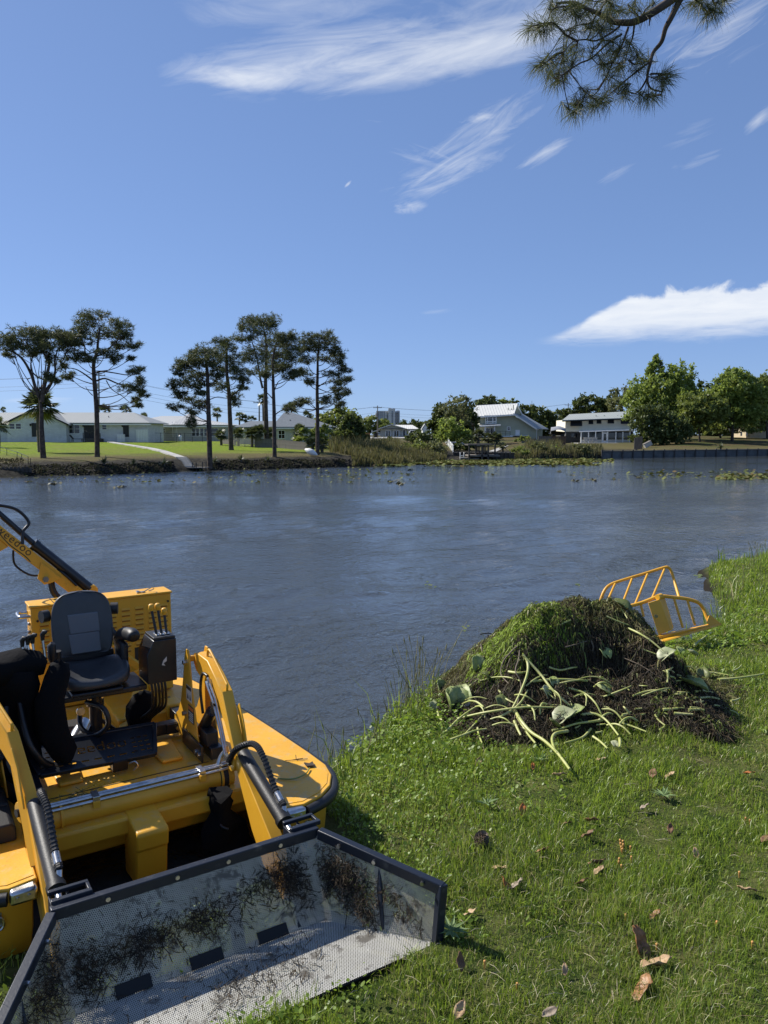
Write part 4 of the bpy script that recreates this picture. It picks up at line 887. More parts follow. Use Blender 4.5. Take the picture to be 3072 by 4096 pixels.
for i, x in enumerate((583, 655)):
    c = P4(x, 886, -2.6 + i); t_ = thing('dock_chair', ['slatted grey chair on the dock seen through the shelter posts', 'leaning dark wooden chair at the right side of the shelter deck'][i], 'chair', tuple(c)); m_ = MB(); m_.box(c + [0, 0, .4], (.6, .6, .06)); build('seat', m_, M['wood'], t_)
    for j in range(4): m_ = MB(); m_.box(c + [-.24 + .16 * j, .3, .8 + .05 * (j in (1, 2))], (.12, .05, .75)); build('slat', m_, M['wood'], t_)
    for s_ in (-1, 1): m_ = MB(); m_.box(c + [s_ * .3, 0, .3], (.07, .6, .6)); build('arm_frame', m_, M['wood'], t_)
pth = MB(); a, b, c_, d_ = hit(*n4(700, 850)), hit(*n4(790, 850)), hit(*n4(925, 784)), hit(*n4(885, 784)); pth.add([p_ + [0, 0, .06] for p_ in (a, b, c_, d_)], [(0, 1, 2, 3)]); build('garden_path', pth, M['concrete'], None, kind='structure')
c = hit(*n4(445, 806)); t_ = thing('upturned_canoe', 'pale blue upturned canoe lying under the shrubs by the bulkhead', 'canoe', tuple(c)); m_ = MB(); L = 2.4; m_.tube([c + [-L, 0, .9], c + [-L * .5, 0, .75], c + [0, 0, .6], c + [L * .5, 0, .45], c + [L, 0, .35]], [.03, .25, .32, .25, .03], 8); build('hull', m_, M['tarp'], t_, smooth=60)
# little old dock on the right of the reeds
D = 116.; P5 = lambda x, y, d=0: W(*n5(x, y), D + d)
dk = thing('old_dock', 'small dark old dock with a bench in the reeds by the seawall', 'dock', tuple(P5(70, 850))); m_ = MB(); m_.bb(P5(-40, 833, -2), P5(145, 842, 0)); build('deck', m_, M['wooddark'], dk)
for x in (-30, 30, 90, 140): c = P5(x, 835, -1.9); m_ = MB(); m_.bb(c + [-.09, -.09, -1.2], c + [.09, .09, .75]); build('post', m_, M['wooddark'], dk)
m_ = MB(); m_.bb(P5(-35, 800, -1.9), P5(145, 806, -1.7)); m_.bb(P5(70, 808, -1.2), P5(132, 814, -.6)); m_.bb(P5(76, 795, -.6), P5(128, 803, -.5)); build('bench', m_, M['wood'], dk)

# --- seawall on the right: panels one by one between posts
sw = thing('seawall', 'long dark panelled seawall with posts along the right far shore', 'seawall', tuple(W(700, 457, 122)))
def shx(px): return float(np.interp(px, SHX, SHD))
pan = [602 + i * 10.4 for i in range(24)]
for i in range(len(pan) - 1):
    a, b = G(pan[i], 455, 0), G(pan[i + 1], 455, 0); Da, Db = shx(pan[i]), shx(pan[i + 1]); a = W(pan[i], 440, Da); b = W(pan[i + 1], 440, Db); R_ = random.Random(i)
    for k_ in range(3):
        z0 = -.25 + k_ * .42; m_ = MB(); jit = np.array([0, R_.uniform(-.02, .02), 0]); p_, q_ = np.array([a[0], a[1], z0 + .2]) + jit, np.array([b[0], b[1], z0 + .2]) + jit; m_.beam(p_, q_, .1, .405); build('plank', m_, M['bulk'], sw)
    m_ = MB(); m_.box((a[0], a[1] - .14, .4), (.17, .17, 1.7)); build('post', m_, M['wooddark'], sw)
m_ = MB()
for i in range(len(pan) - 1): a, b = W(pan[i], 440, shx(pan[i])), W(pan[i + 1], 440, shx(pan[i + 1])); m_.beam((a[0], a[1], 1.06), (b[0], b[1], 1.06), .34, .09)
build('cap', m_, M['bulk'], sw)
c = W(*n5(655, 800), 119); t_ = thing('wing_wall', 'dark corrugated sheet wall standing up behind the seawall corner', 'wall', tuple(c))
for i in range(9): m_ = MB(); p_ = W(*n5(640 + i * 7, 800), 121 + i * .3); m_.bb((p_[0], p_[1], .8), (p_[0] + .11 * 1.2, p_[1] + (.08 if i % 2 else .16), W(*n5(640, 707 - i * 1.5), 121)[2])); build('sheet', m_, M['wooddark'], t_)
m_ = MB(); c = W(*n5(652, 850), 117.6); m_.tube([[c[0], c[1], -.4], [c[0], c[1], 1.25]], .2, 10); t2 = tag(build('mooring_post', m_, M['wooddark'], None, loc=tuple(c), smooth=50), 'thick round mooring post at the corner of the seawall', 'post')
c = hit(*n5(742, 783)); t_ = thing('tipped_crate', 'grey crate tipped over on the slope behind the seawall', 'crate', tuple(c)); R3 = np.array(Matrix.Rotation(math.radians(-28), 3, 'Y')); m_ = MB(); m_.box(c + [0, 0, .55], (1.25, .9, .7), R3); build('body', m_, M['concrete'], t_, bevel=.03); m_ = MB(); m_.box(c + R3 @ np.array([0, 0, .38]) + [0, 0, .55], (1.35, 1.0, .06), R3); build('lid', m_, M['wood'], t_)
for x, y in ((1288, 795), ): cycad('palmetto', 'dry tangle of palmetto at the top of the seawall', hit(*n5(x, y)) + [0, -.5, 0], 1.0, 77)

# --- left retaining wall with handrail; lawn path; steps; small landing
rw = thing('retaining_wall', 'dark timber retaining wall at the water on the far left', 'retaining wall', tuple(W(*n1(140, 1550), 63.2)))
for i in range(9):
    Dw_ = 62.6 + i * .12; a, b = W(*n1(-40 + i * 35, 1475), Dw_), W(*n1(-40 + (i + 1) * 35 - 1, 1468), Dw_)
    for k_ in range(3): m_ = MB(); zz = .0 + .27 * k_; m_.bb((a[0], Dw_, zz - .12), (b[0], Dw_ + .1, zz + .14)); build('plank', m_, M['wooddark'], rw)
    m_ = MB(); m_.bb((a[0] - .07, Dw_ - .1, -.4), (a[0] + .07, Dw_ + .02, .78)); build('post', m_, M['wooddark'], rw)
hr = thing('handrail', 'thin dark pipe handrail beside the path on the far left lawn', 'railing', tuple(W(*n1(150, 1400), 70))); pts_ = [((0, 1298), (0, 1345), 80), ((60, 1318), (60, 1368), 76), ((152, 1345), (150, 1412), 71), ((192, 1362), (190, 1425), 69), ((248, 1385), (250, 1455), 66), ((268, 1400), (272, 1460), 65)]
for (t0, b0, d) in pts_: m_ = MB(); m_.tube([W(*n1(*b0), d) - [0, 0, .3], W(*n1(*t0), d)], .025, 6); build('post', m_, M['darkmetal'], hr)
m_ = MB(); m_.tube([W(*n1(*p_[0]), p_[2]) for p_ in pts_[:5]], .022, 6); m_.tube([W(*n1(p_[0][0], p_[0][1] + 30), p_[2]) for p_ in pts_[:5]], .016, 6); build('rail', m_, M['darkmetal'], hr)
pa = [n1(885, 1245), n1(985, 1262), n1(1110, 1282), n1(1230, 1300), n1(1330, 1316), n1(1440, 1342), n1(1530, 1372), n1(1600, 1398)]; pp = []
pw = tag(bpy.data.objects.new('lawn_path', None), None, None, None, 'structure'); COL.objects.link(pw)
for p_ in pa: pp.append(hit(*p_))
for i in range(len(pp) - 1):
    m_ = MB(); d = (pp[i + 1] - pp[i]); m_.beam(pp[i] + d * .02 + [0, 0, .03], pp[i + 1] - d * .02 + [0, 0, .03], .85, .14); build('slab', m_, M['concrete'], pw)
st = thing('garden_steps', 'flight of concrete steps going down the bank to the little landing', 'steps', tuple(hit(*n2(290, 1290))))
a, b = pp[-1], W(*n2(305, 1303), float(np.interp(189, SHX, SHD)) + .9)
for i in range(9): t = (i + .5) / 9.; p_ = a * (1 - t) + b * t; p_[2] = max(p_[2], float(far_z(np.array(p_[0]), np.array(p_[1]))) + .12); m_ = MB(); m_.box(p_ + [0, 0, -.1], (.95, .55, .25)); build('tread', m_, M['concrete'], st)
ln = thing('boat_landing', 'small timber landing with four thin posts at the foot of the steps', 'landing', tuple(G(*n2(350, 1315), 0))); a, b = W(*n2(285, 1318), 72.6), W(*n2(440, 1312), 72.6); a[2] = b[2] = .30
for i in range(9): t = i / 9.; p_ = a + (b - a) * (t + .05); m_ = MB(); m_.box(p_ + [0, .6, 0], ((b - a)[0] / 9 - .03, 1.5, .08)); build('board', m_, M['wood'], ln)
for x, y in ((332, 1268), (360, 1270), (408, 1264), (436, 1268)): c = W(*n2(x, y), a[1] + .2); m_ = MB(); m_.tube([[c[0], c[1], -.4], c], .055, 7); build('post', m_, M['wooddark'], ln)
c = hit(*n2(1262, 1222)); t_ = thing('white_dinghy', 'small white dinghy lying on the bank left of the palmetto', 'dinghy', tuple(c)); m_ = MB(); m_.tube([c + [-.75, .4, .75], c + [-.35, .2, .6], c + [.1, 0, .4], c + [.65, -.1, .15]], [.1, .33, .36, .08], 9); build('hull', m_, M['white'], t_, smooth=60)
board_fence('timber_bulkhead', 'short grey timber bulkhead among the reeds right of the pines', G(*n2(1450, 1285), 0) + [0, 0, 1.0], G(*n2(1592, 1290), 0) + [0, .8, 1.0], 1.1, .3, 'wood', seed=15)

# --- utility poles and wires
def upole(label, x, ytop, ybot, D_, arm=True, tr=False, conv=n1):
    b, t = W(*conv(x, ybot), D_), W(*conv(x, ytop), D_); root = thing('utility_pole', label, 'utility pole', tuple(b)); m_ = MB(); m_.tube([b - [0, 0, 1], t], [.17, .12], 8); build('pole', m_, M['pole'], root, smooth=60)
    if arm: m_ = MB(); m_.box(t - [0, 0, .6], (2.4, .12, .14)); build('crossarm', m_, M['pole'], root)
    if arm:
        for s_ in (-1.1, -.4, .4, 1.1): m_ = MB(); m_.tube([t + [s_, 0, -.53], t + [s_, 0, -.3]], .05, 6); build('insulator', m_, M['concrete'], root)
    if tr: c = t + [-.35, -.1, -2.6]; m_ = MB(); m_.tube([c - [0, 0, .55], c + [0, 0, .5]], .28, 10); build('transformer', m_, M['concrete'], root, smooth=50)
    return t
t1 = upole('utility pole with transformer rising behind the white brick house', 875, 640, 1000, 150, True, True)
t2 = upole('short stub of a utility pole behind the white brick roof', 965, 930, 1000, 150, False)
t3 = upole('utility pole behind the group of pines above the shingle roof', 853, 780, 960, 160, True, False, n2)
t4 = upole('utility pole in front of the distant tower block', 305, 338, 695, 215, True, True, n3)
t5 = upole('utility pole with transformer behind the trees between the right houses', 1585, 312, 480, 260, True, True, n4)
wl = [(t1, t3, 5), (t3, t4, 5), (t4, t5, 4), (np.array([-120., 150, 16]), t1, 4)]
wr = thing('power_lines', 'thin overhead power lines strung between the utility poles', 'power lines', tuple(t3))
for a, b, n_ in wl:
    for k_ in range(n_):
        m_ = MB(); o_ = np.array([0, 0, -.35 - .75 * k_ * (k_ > 1)]); x_ = np.array([(-1.1 + .7 * k_) if k_ < 2 else 0, 0, 0])
        m_.tube([a + o_ + x_ + (b - a) * t - [0, 0, 5.2 * t * (1 - t) * np.linalg.norm(b - a) / 60] for t in np.linspace(0, 1, 14)], .022, 3, False); build('wire', m_, M['cable'], wr)

# ------------------------------------------------------------------ the pines
GP = 'tall bare-stemmed pines on the far lawn'
pine('pine_tree', 'forked pine with flat spreading crown, leftmost on the far lawn', (385, 1400), [(385, 1400), (375, 1150), (362, 980), (345, 860)],
     [(100, 350, 105, 62), (250, 300, 120, 55), (400, 290, 125, 52), (520, 315, 110, 60), (150, 420, 120, 52), (300, 390, 140, 60), (450, 410, 120, 60), (590, 370, 70, 60), (60, 490, 50, 22), (430, 520, 55, 45), (470, 690, 65, 34), (520, 720, 36, 26), (220, 470, 60, 30), (360, 470, 60, 30), (330, 330, 110, 50)], n1, 21, .27,
     [(.17, (345, 860), (318, 780), (270, 660), (205, 545), (150, 480), (60, 440)), (.2, (372, 900), (395, 790), (430, 620), (425, 540), (380, 430)), (.14, (400, 830), (455, 740), (495, 640), (500, 540), (490, 430)), (.09, (335, 800), (400, 720), (330, 680), (285, 620), (280, 540), (300, 470))], GP, [((395, 650), (450, 640)), ((245, 700), (300, 680))])
pine('pine_tree', 'tallest left pine with rounded crown and long drooping limbs to the right', (860, 1390), [(860, 1390), (848, 1000), (840, 700), (838, 560), (852, 450), (872, 380), (890, 260)],
     [(880, 155, 120, 42), (780, 200, 105, 55), (1000, 200, 110, 55), (740, 280, 95, 52), (900, 280, 150, 60), (1080, 300, 90, 62), (1140, 390, 55, 45), (760, 380, 95, 50), (640, 410, 95, 60), (980, 380, 90, 40), (700, 520, 105, 48), (840, 540, 90, 40), (1000, 500, 105, 36), (1080, 550, 55, 35), (1120, 510, 36, 18), (600, 600, 50, 35), (640, 690, 56, 40), (1200, 630, 85, 38), (1240, 720, 56, 36), (1230, 790, 105, 42), (1290, 830, 56, 30), (1160, 880, 32, 22), (1220, 930, 32, 22), (560, 330, 50, 50)], n1, 22, .24,
     [(.09, (822, 710), (740, 650), (660, 610), (590, 600)), (.09, (852, 645), (910, 632), (1010, 645), (1120, 662), (1210, 650)), (.1, (855, 715), (930, 695), (1050, 742), (1150, 770), (1270, 810)), (.05, (940, 712), (990, 790), (1080, 850), (1140, 900), (1215, 935)), (.1, (850, 500), (930, 460), (1010, 380), (1090, 310)), (.1, (845, 560), (760, 480), (740, 400), (700, 300))], GP, [((858, 840), (900, 810), (955, 785)), ((820, 845), (785, 810), (757, 765))])
pine('pine_tree', 'pine nearest the landing with a ragged one-sided crown', (468, 1322), [(468, 1322), (457, 1000), (450, 800), (446, 600), (440, 450), (430, 380)],
     [(430, 395, 115, 52), (330, 430, 45, 42), (300, 490, 95, 42), (245, 515, 62, 40), (420, 490, 110, 62), (230, 570, 46, 34), (330, 575, 110, 42), (300, 655, 110, 40), (180, 670, 42, 30), (420, 640, 75, 42), (225, 740, 56, 32), (300, 780, 75, 32), (400, 820, 62, 32), (195, 840, 65, 24), (330, 870, 56, 26), (325, 960, 48, 42), (540, 590, 56, 44), (420, 720, 56, 32), (520, 500, 50, 40)], n2, 23, .26, [], GP, [((462, 780), (530, 757), (600, 770))])
pine('pine_tree', 'pine standing behind and right of the one above the landing', (635, 1172), [(635, 1172), (622, 900), (612, 700), (600, 560), (596, 430), (590, 350)],
     [(560, 330, 62, 34), (600, 370, 92, 52), (540, 440, 80, 42), (640, 470, 82, 52), (560, 540, 72, 34), (690, 540, 72, 42), (700, 600, 62, 32), (740, 630, 52, 32), (560, 680, 56, 42), (640, 750, 56, 32), (660, 800, 42, 34), (720, 690, 56, 26)], n2, 24, .3, [(.1, (618, 760), (680, 720), (740, 640))], GP)
pine('pine_tree', 'tallest pine in the middle of the far group', (912, 1152), [(912, 1152), (906, 900), (900, 700), (903, 560), (912, 400), (895, 250)],
     [(880, 155, 120, 42), (795, 180, 75, 42), (960, 190, 56, 52), (735, 230, 46, 34), (860, 240, 125, 52), (685, 308, 66, 34), (780, 300, 52, 26), (920, 320, 105, 52), (830, 400, 110, 52), (760, 450, 55, 42), (900, 470, 105, 52), (790, 560, 56, 34)], n2, 25, .34, [(.17, (880, 690), (860, 600), (845, 520), (830, 430), (800, 330))], GP)
pine('pine_tree', 'pine close in front of the tallest, at the bank edge', (973, 1227), [(973, 1227), (968, 900), (965, 700), (962, 560), (960, 450), (990, 330)],
     [(1020, 300, 72, 42), (1120, 290, 64, 40), (1080, 360, 105, 52), (1000, 420, 105, 52), (1120, 440, 75, 42), (960, 520, 82, 52), (1050, 520, 92, 42), (1130, 560, 56, 34), (1100, 600, 66, 32), (920, 580, 56, 42)], n2, 26, .22, [(.07, (972, 900), (1030, 860), (1090, 850)), (.07, (966, 780), (920, 730), (880, 700)), (.06, (968, 720), (1000, 640), (1060, 610))], GP)
pine('pine_tree', 'rightmost far pine with many thin level tiers of needles', (1308, 1212), [(1308, 1212), (1308, 900), (1305, 700), (1308, 560), (1312, 450), (1325, 320)],
     [(1340, 295, 92, 34), (1260, 330, 82, 42), (1410, 330, 72, 34), (1220, 390, 56, 42), (1330, 380, 105, 42), (1450, 400, 66, 34), (1480, 430, 46, 30), (1380, 450, 92, 34), (1220, 480, 66, 34), (1480, 500, 56, 30), (1530, 550, 46, 30), (1190, 570, 75, 34), (1240, 640, 46, 34), (1420, 590, 56, 26), (1480, 640, 75, 34), (1545, 620, 36, 26), (1460, 700, 56, 26), (1530, 720, 42, 26), (1500, 760, 46, 26), (1400, 790, 75, 28), (1230, 790, 66, 26), (1480, 820, 46, 26), (1100, 850, 56, 30), (1160, 820, 36, 22)], n2, 27, .23,
     [(.07, (1312, 680), (1380, 640), (1470, 640), (1540, 640)), (.06, (1312, 690), (1390, 720), (1460, 720)), (.06, (1310, 790), (1400, 800), (1480, 830)), (.06, (1302, 600), (1240, 610), (1190, 590)), (.05, (1306, 860), (1230, 800), (1120, 850))], GP)

# palms
def palm_at(name, label, px, py, R_, D_, seed, pyb=None, **k):
    c = W(px, py, D_); b = np.array([c[0], c[1], float(far_z(np.array(c[0]), np.array(D_)))]) if pyb is None else W(px, pyb, D_)
    return fan_palm(name, label, c, b, R_ * D_ / FPX, seed, **k)
palm_at('cabbage_palm', 'shaggy cabbage palm behind the trunk of the forked pine', *n1(345, 945), 22, 84, 1, nf=34, stem=.3)
palm_at('cabbage_palm', 'palm fronds cut off by the left edge of the picture', *n1(-20, 1110), 13, 96, 2, nf=26)
for i, (x, y, s, lb) in enumerate(((930, 985, 9, 'palm crown showing over the white brick roof beside the utility pole'), (1115, 990, 9, 'palm crown showing over the right half of the white brick roof'), (1270, 1050, 7, 'palm crown between the white brick house and the hip roofed house'), (30, 975, 4, 'tiny palm top above the left end of the white brick roof'))): palm_at('cabbage_palm', lb, *n1(x, y), s, 140, 5 + i, nf=22)
for i, (x, y, s, lb) in enumerate(((522, 880, 7, 'thin palm behind the trunk gap of the two left group pines'), (700, 915, 7, 'left of three low palm crowns above the shingle roof'), (742, 930, 6, 'middle of three low palm crowns above the shingle roof'), (790, 940, 7, 'right of three low palm crowns above the shingle roof'), (880, 780, 8, 'tall palm behind the trunk of the tallest middle pine'), (1105, 850, 9, 'palm crown right above the shingle roof peak'), (1230, 905, 8, 'palm crown behind the rightmost far pine'))): palm_at('cabbage_palm', lb, *n2(x, y), s, 150, 20 + i, nf=22)
for i, (x, y, s, d, lb) in enumerate(((555, 1055, 8, 112, 'olive palmetto clump at the left end of the palm row before the shingle house'), (690, 1045, 8.5, 110, 'palmetto between the two left group pine trunks'), (795, 1050, 9.5, 106, 'big palmetto left of the tallest pine trunk'), (860, 1030, 10, 106, 'tall palmetto with thick stem just left of the tallest pine trunk'), (935, 1040, 7, 108, 'small palmetto right behind the tallest pine trunk'), (1165, 1030, 9.5, 106, 'round palmetto above the sloping grey fence'), (1265, 1120, 9, 92, 'palmetto at the foot of the rightmost far pine'), (1345, 1130, 8, 92, 'palmetto right of the foot of the rightmost far pine'))): palm_at('palmetto', lb, *n2(x, y), s, d, 40 + i, nf=34, cat='palm', stem=.18)
for i, (x, y, s, lb) in enumerate(((920, 1425, 9, 'large sago at the foot of the tallest left pine'), (1185, 1430, 6.5, 'sago on the dark bank in the middle between left pine and steps'), (1455, 1428, 7, 'sago on the bank just left of the steps'), (660, 1440, 3.5, 'smallest sago half hidden on the dark bank'))): b = hit(*n1(x, y + 40)); cycad('sago_plant', lb, b, s * b[1] / FPX, 60 + i)
for i, (x, y, s, lb) in enumerate(((505, 1252, 6.5, 'sago just right of the landing pine'), (712, 1240, 7, 'sago on the bank right of the second group pine'), (920, 1242, 6.5, 'sago beside the trunk of the bank edge pine'))): b = hit(*n2(x, y + 28)); cycad('sago_plant', lb, b, s * b[1] / FPX, 70 + i)

# broadleaf trees and shrubs
LT = leafy_tree
LT('broadleaf_tree', 'yellow green tree right of the shingle roof behind the rightmost pine', 338, 445, 125, [(338, 421, 18, 11), (322, 424, 12, 8), (352, 424, 12, 10), (345, 432, 16, 9)], 5200, .30, M['leafmid'], 101)
LT('dark_tree', 'dark evergreen tree at the left edge of the reeds', 356, 455, 108, [(352, 424, 9, 9), (350, 438, 14, 14), (358, 443, 12, 12), (340, 442, 12, 10), (364, 448, 6, 9)], 5600, .27, M['leafdark'], 102, shell=.4)
LT('shrub', 'low green shrub in front of the shingle house beside the dark tree', 322, 444, 104, [(322, 434, 13, 7), (305, 436, 10, 6)], 1500, .24, M['leafmid'], 103, .08, cat='shrub')
LT('broadleaf_tree', 'olive tree left of the distant tower block', 376, 436, 262, [(374, 424, 8, 8), (383, 427, 8, 7), (368, 430, 6, 6), (390, 429, 8, 5)], 2600, .55, M['leafmid'], 104)
LT('dark_tree', 'dark low tree clump right of the distant tower block', 412, 436, 300, [(408, 424, 8, 6), (418, 427, 9, 6), (402, 427, 4, 4)], 2200, .6, M['leafdark'], 105)
LT('dark_tree', 'big dark oak behind the wispy tree left of the green house', 452, 442, 150, [(445, 420, 11, 14), (458, 417, 12, 14), (468, 420, 8, 14), (436, 426, 7, 10), (450, 432, 16, 8)], 6800, .36, M['leafdark'], 106, .3)
LT('wispy_tree', 'tall airy half bare tree with a light crown left of the green house', 458, 446, 138, [(456, 404, 11, 8), (466, 400, 9, 6), (450, 412, 9, 9), (462, 414, 10, 10), (453, 424, 9, 10)], 2700, .19, M['leafwispy'], 107, .15, bare=7, shell=.3)
LT('shrub', 'bright yellow green shrub below the wispy tree', 452, 444, 130, [(450, 428, 11, 10), (457, 436, 13, 8), (444, 436, 8, 6)], 3200, .24, M['leaflight'], 108, .1, cat='shrub')
LT('shrub', 'dark shrub beside the picket fence above the bulkhead', 460, 450, 116, [(460, 445, 7, 5), (469, 446, 6, 4)], 1100, .22, M['leafdark'], 109, .08, cat='shrub')
LT('pine_top_tree', 'dark umbrella shaped tree behind the white roof of the green house', 487, 430, 210, [(487, 402, 9, 5), (480, 405, 6, 3), (493, 404, 5, 3)], 1700, .4, M['leafdark'], 110, .25)
LT('pine_top_tree', 'flat topped tree right behind the ridge of the green house', 505, 430, 215, [(505, 404, 7, 4), (498, 408, 7, 3), (513, 402, 4, 2.5)], 1300, .4, M['leafmid'], 111, .2)
LT('hedge_tree', 'wide dark evergreen tree mass right of the green house roof', 540, 442, 215, [(526, 413, 10, 7), (540, 417, 12, 9), (554, 420, 11, 8), (532, 427, 18, 9), (556, 428, 16, 8)], 6500, .5, M['leafdark'], 112, .35)
LT('hedge_tree', 'evergreen tree behind the left end of the cream house roof', 566, 440, 235, [(563, 414, 8, 6), (572, 420, 9, 8), (578, 420, 5, 8)], 2600, .5, M['leafdark'], 113, .3)
LT('dark_tree', 'round dark oak rising behind the roof of the cream house', 592, 436, 225, [(590, 403, 13, 8), (602, 407, 9, 9), (582, 408, 8, 7), (594, 414, 16, 6)], 4600, .45, M['leafdark'], 114, .35)
LT('broadleaf_tree', 'pale green feathery tree behind the right end of the cream house', 622, 440, 215, [(622, 397, 11, 9), (632, 400, 8, 10), (616, 405, 9, 8)], 3000, .36, M['leafwispy'], 115, .25)
LT('broadleaf_tree', 'largest light green tree with bare twigs on top right of the cream house', 652, 446, 158, [(652, 366, 5, 8), (660, 362, 4, 7), (655, 374, 9, 10), (672, 373, 11, 10), (684, 379, 10, 12), (645, 390, 14, 11), (663, 390, 18, 13), (682, 396, 15, 14), (636, 403, 13, 11), (655, 408, 18, 14), (676, 414, 16, 13), (640, 418, 11, 10)], 17000, .29, M['leaflight'], 116, .32, bare=7, dead=.03)
LT('dark_shrub', 'broad dark evergreen shrub in front of the largest light tree', 648, 449, 140, [(645, 420, 13, 12), (660, 422, 14, 13), (652, 435, 17, 10), (668, 436, 14, 9), (680, 430, 10, 12)], 9000, .27, M['leafdark'], 117, .2, shell=.4)
LT('broadleaf_tree', 'olive tree on the bank right of the dark evergreen shrub', 700, 442, 146, [(698, 402, 14, 9), (690, 412, 10, 10), (707, 411, 14, 11), (716, 404, 9, 8), (700, 421, 14, 8)], 8200, .29, M['leafmid'], 118, .2)
LT('broadleaf_tree', 'tall bright green tree on the right bank with slim trunk', 732, 441, 150, [(738, 377, 12, 9), (728, 387, 14, 11), (746, 385, 11, 10), (722, 400, 13, 12), (740, 402, 16, 13), (756, 398, 12, 12), (734, 415, 16, 9), (752, 413, 12, 9)], 13500, .3, M['leaflight'], 119, .3, dead=.03)
LT('broadleaf_tree', 'grey green tree cut off by the right edge', 768, 440, 165, [(762, 388, 10, 10), (772, 395, 10, 16), (766, 411, 12, 10)], 6000, .34, M['leafmid'], 120, .3)
LT('hedge_tree', 'dark tree mass behind the trees of the right bank', 705, 436, 215, [(690, 405, 14, 14), (706, 398, 12, 14), (720, 408, 16, 18), (748, 412, 18, 16), (772, 416, 18, 16), (700, 420, 20, 9), (742, 428, 34, 6)], 9000, .6, M['leafdark'], 121, .4)
LT('broadleaf_tree', 'olive tree filling the gap behind the slim bright tree', 722, 441, 168, [(712, 405, 12, 10), (726, 412, 14, 12), (742, 408, 12, 10), (757, 414, 14, 11), (718, 424, 16, 8), (745, 425, 18, 7)], 9000, .33, M['leafmid'], 150, .25)
LT('broadleaf_tree', 'leafy sapling between the largest tree and the olive tree on the bank', 690, 443, 152, [(686, 400, 8, 9), (692, 408, 9, 9), (684, 415, 9, 8), (694, 424, 10, 8)], 4200, .28, M['leaflight'], 151, .14)
LT('hedge_tree', 'low dark hedge closing the back of the right bank', 730, 437, 205, [(690, 429, 14, 6), (712, 430, 16, 6), (736, 430, 18, 6), (764, 430, 18, 6), (790, 428, 18, 8)], 5500, .5, M['leafdark'], 152, .2)
palm_at('cabbage_palm', 'short palm with thick trunk in the shade on the right bank', *n5(938, 610), 9, 147, 90, n5(938, 748)[1], nf=24, stem=.42)
palm_at('cabbage_palm', 'palm in the shade left of the short thick one', *n5(872, 600), 9, 150, 91, nf=22, stem=.3)
palm_at('cabbage_palm', 'shaggy palm with dead skirt in front of the veranda of the green house', *n4(590, 660), 8, 128, 92, n4(590, 770)[1], nf=30, stem=.25)
palm_at('palmetto', 'drooping dry palm below the veranda, left of the shelter', *n4(530, 720), 7, 126, 93, n4(530, 790)[1], nf=26, cat='palm')
palm_at('palmetto', 'palm below the veranda posts in the middle', *n4(700, 700), 8, 132, 94, n4(700, 780)[1], nf=26, cat='palm')
palm_at('palmetto', 'tall slim palm right of the middle one under the veranda', *n4(790, 690), 8, 132, 95, n4(790, 790)[1], nf=26, cat='palm')
palm_at('palmetto', 'spreading small palm on the lawn above the shelter post', *n4(860, 785), 6, 112, 96, n4(860, 838)[1], nf=22, cat='palm')
LT('shrub', 'small green shrub beside the lower room of the green house', 517, 446, 140, [(517, 443, 5, 3.5), (526, 440, 5, 4)], 800, .22, M['leafmid'], 122, .06, cat='shrub')
LT('dark_shrub', 'dark hummock shrub in the reeds near the left', 388, 449, 118, [(388, 443, 6, 4.5)], 900, .2, M['leafdark'], 123, .06, cat='shrub')
LT('shrub', 'broad scrubby bush in the middle of the reeds', 420, 448, 122, [(420, 437, 11, 6), (428, 441, 10, 5), (412, 441, 8, 4)], 2300, .22, M['leafdark'], 124, .08, cat='shrub')
for i, (x, y, rx, ry, d, mm, lb) in enumerate(((398, 452, 12, 7, 104, 'leafwispy', 'greyish bush at the water edge of the reeds, left'), (418, 449, 13, 8, 108, 'leafmid', 'olive bush in the reeds above the lily pads'), (432, 450, 12, 8, 106, 'leafwispy', 'pale bush right of the middle of the reeds'), (415, 456, 8, 4, 103, 'leafdark', 'low dark green bush at the lily pad edge'), (428, 457, 6, 3.5, 103, 'leafmid', 'small green bush at the lily pad edge'), (439, 455, 5, 5, 104, 'leafwispy', 'bush at the right end of the reeds beside the bare slope'))): LT('shrub', lb, x, 459, d, [(x, y, rx, ry), (x + rx * .4, y + 1, rx * .7, ry * .7)], 1700, .18, M[mm], 130 + i, .06, cat='shrub')
for i, (x, y, rx, ry, d, mm, lb) in enumerate(((536, 449, 9, 7, 110, 'leafwispy', 'grey bush right of the boat shelter'), (520, 453, 8, 5, 108, 'leafmid', 'green bush at the water right of the boat shelter'), (580, 450, 8, 6, 112, 'leafwispy', 'tawny bush left of the old dock'), (556, 452, 7, 5, 111, 'leafmid', 'low bush between shelter and old dock'))): LT('shrub', lb, x, 459, d, [(x, y, rx, ry), (x + rx * .4, y + 1, rx * .7, ry * .7)], 1500, .17, M[mm], 140 + i, .06, cat='shrub')

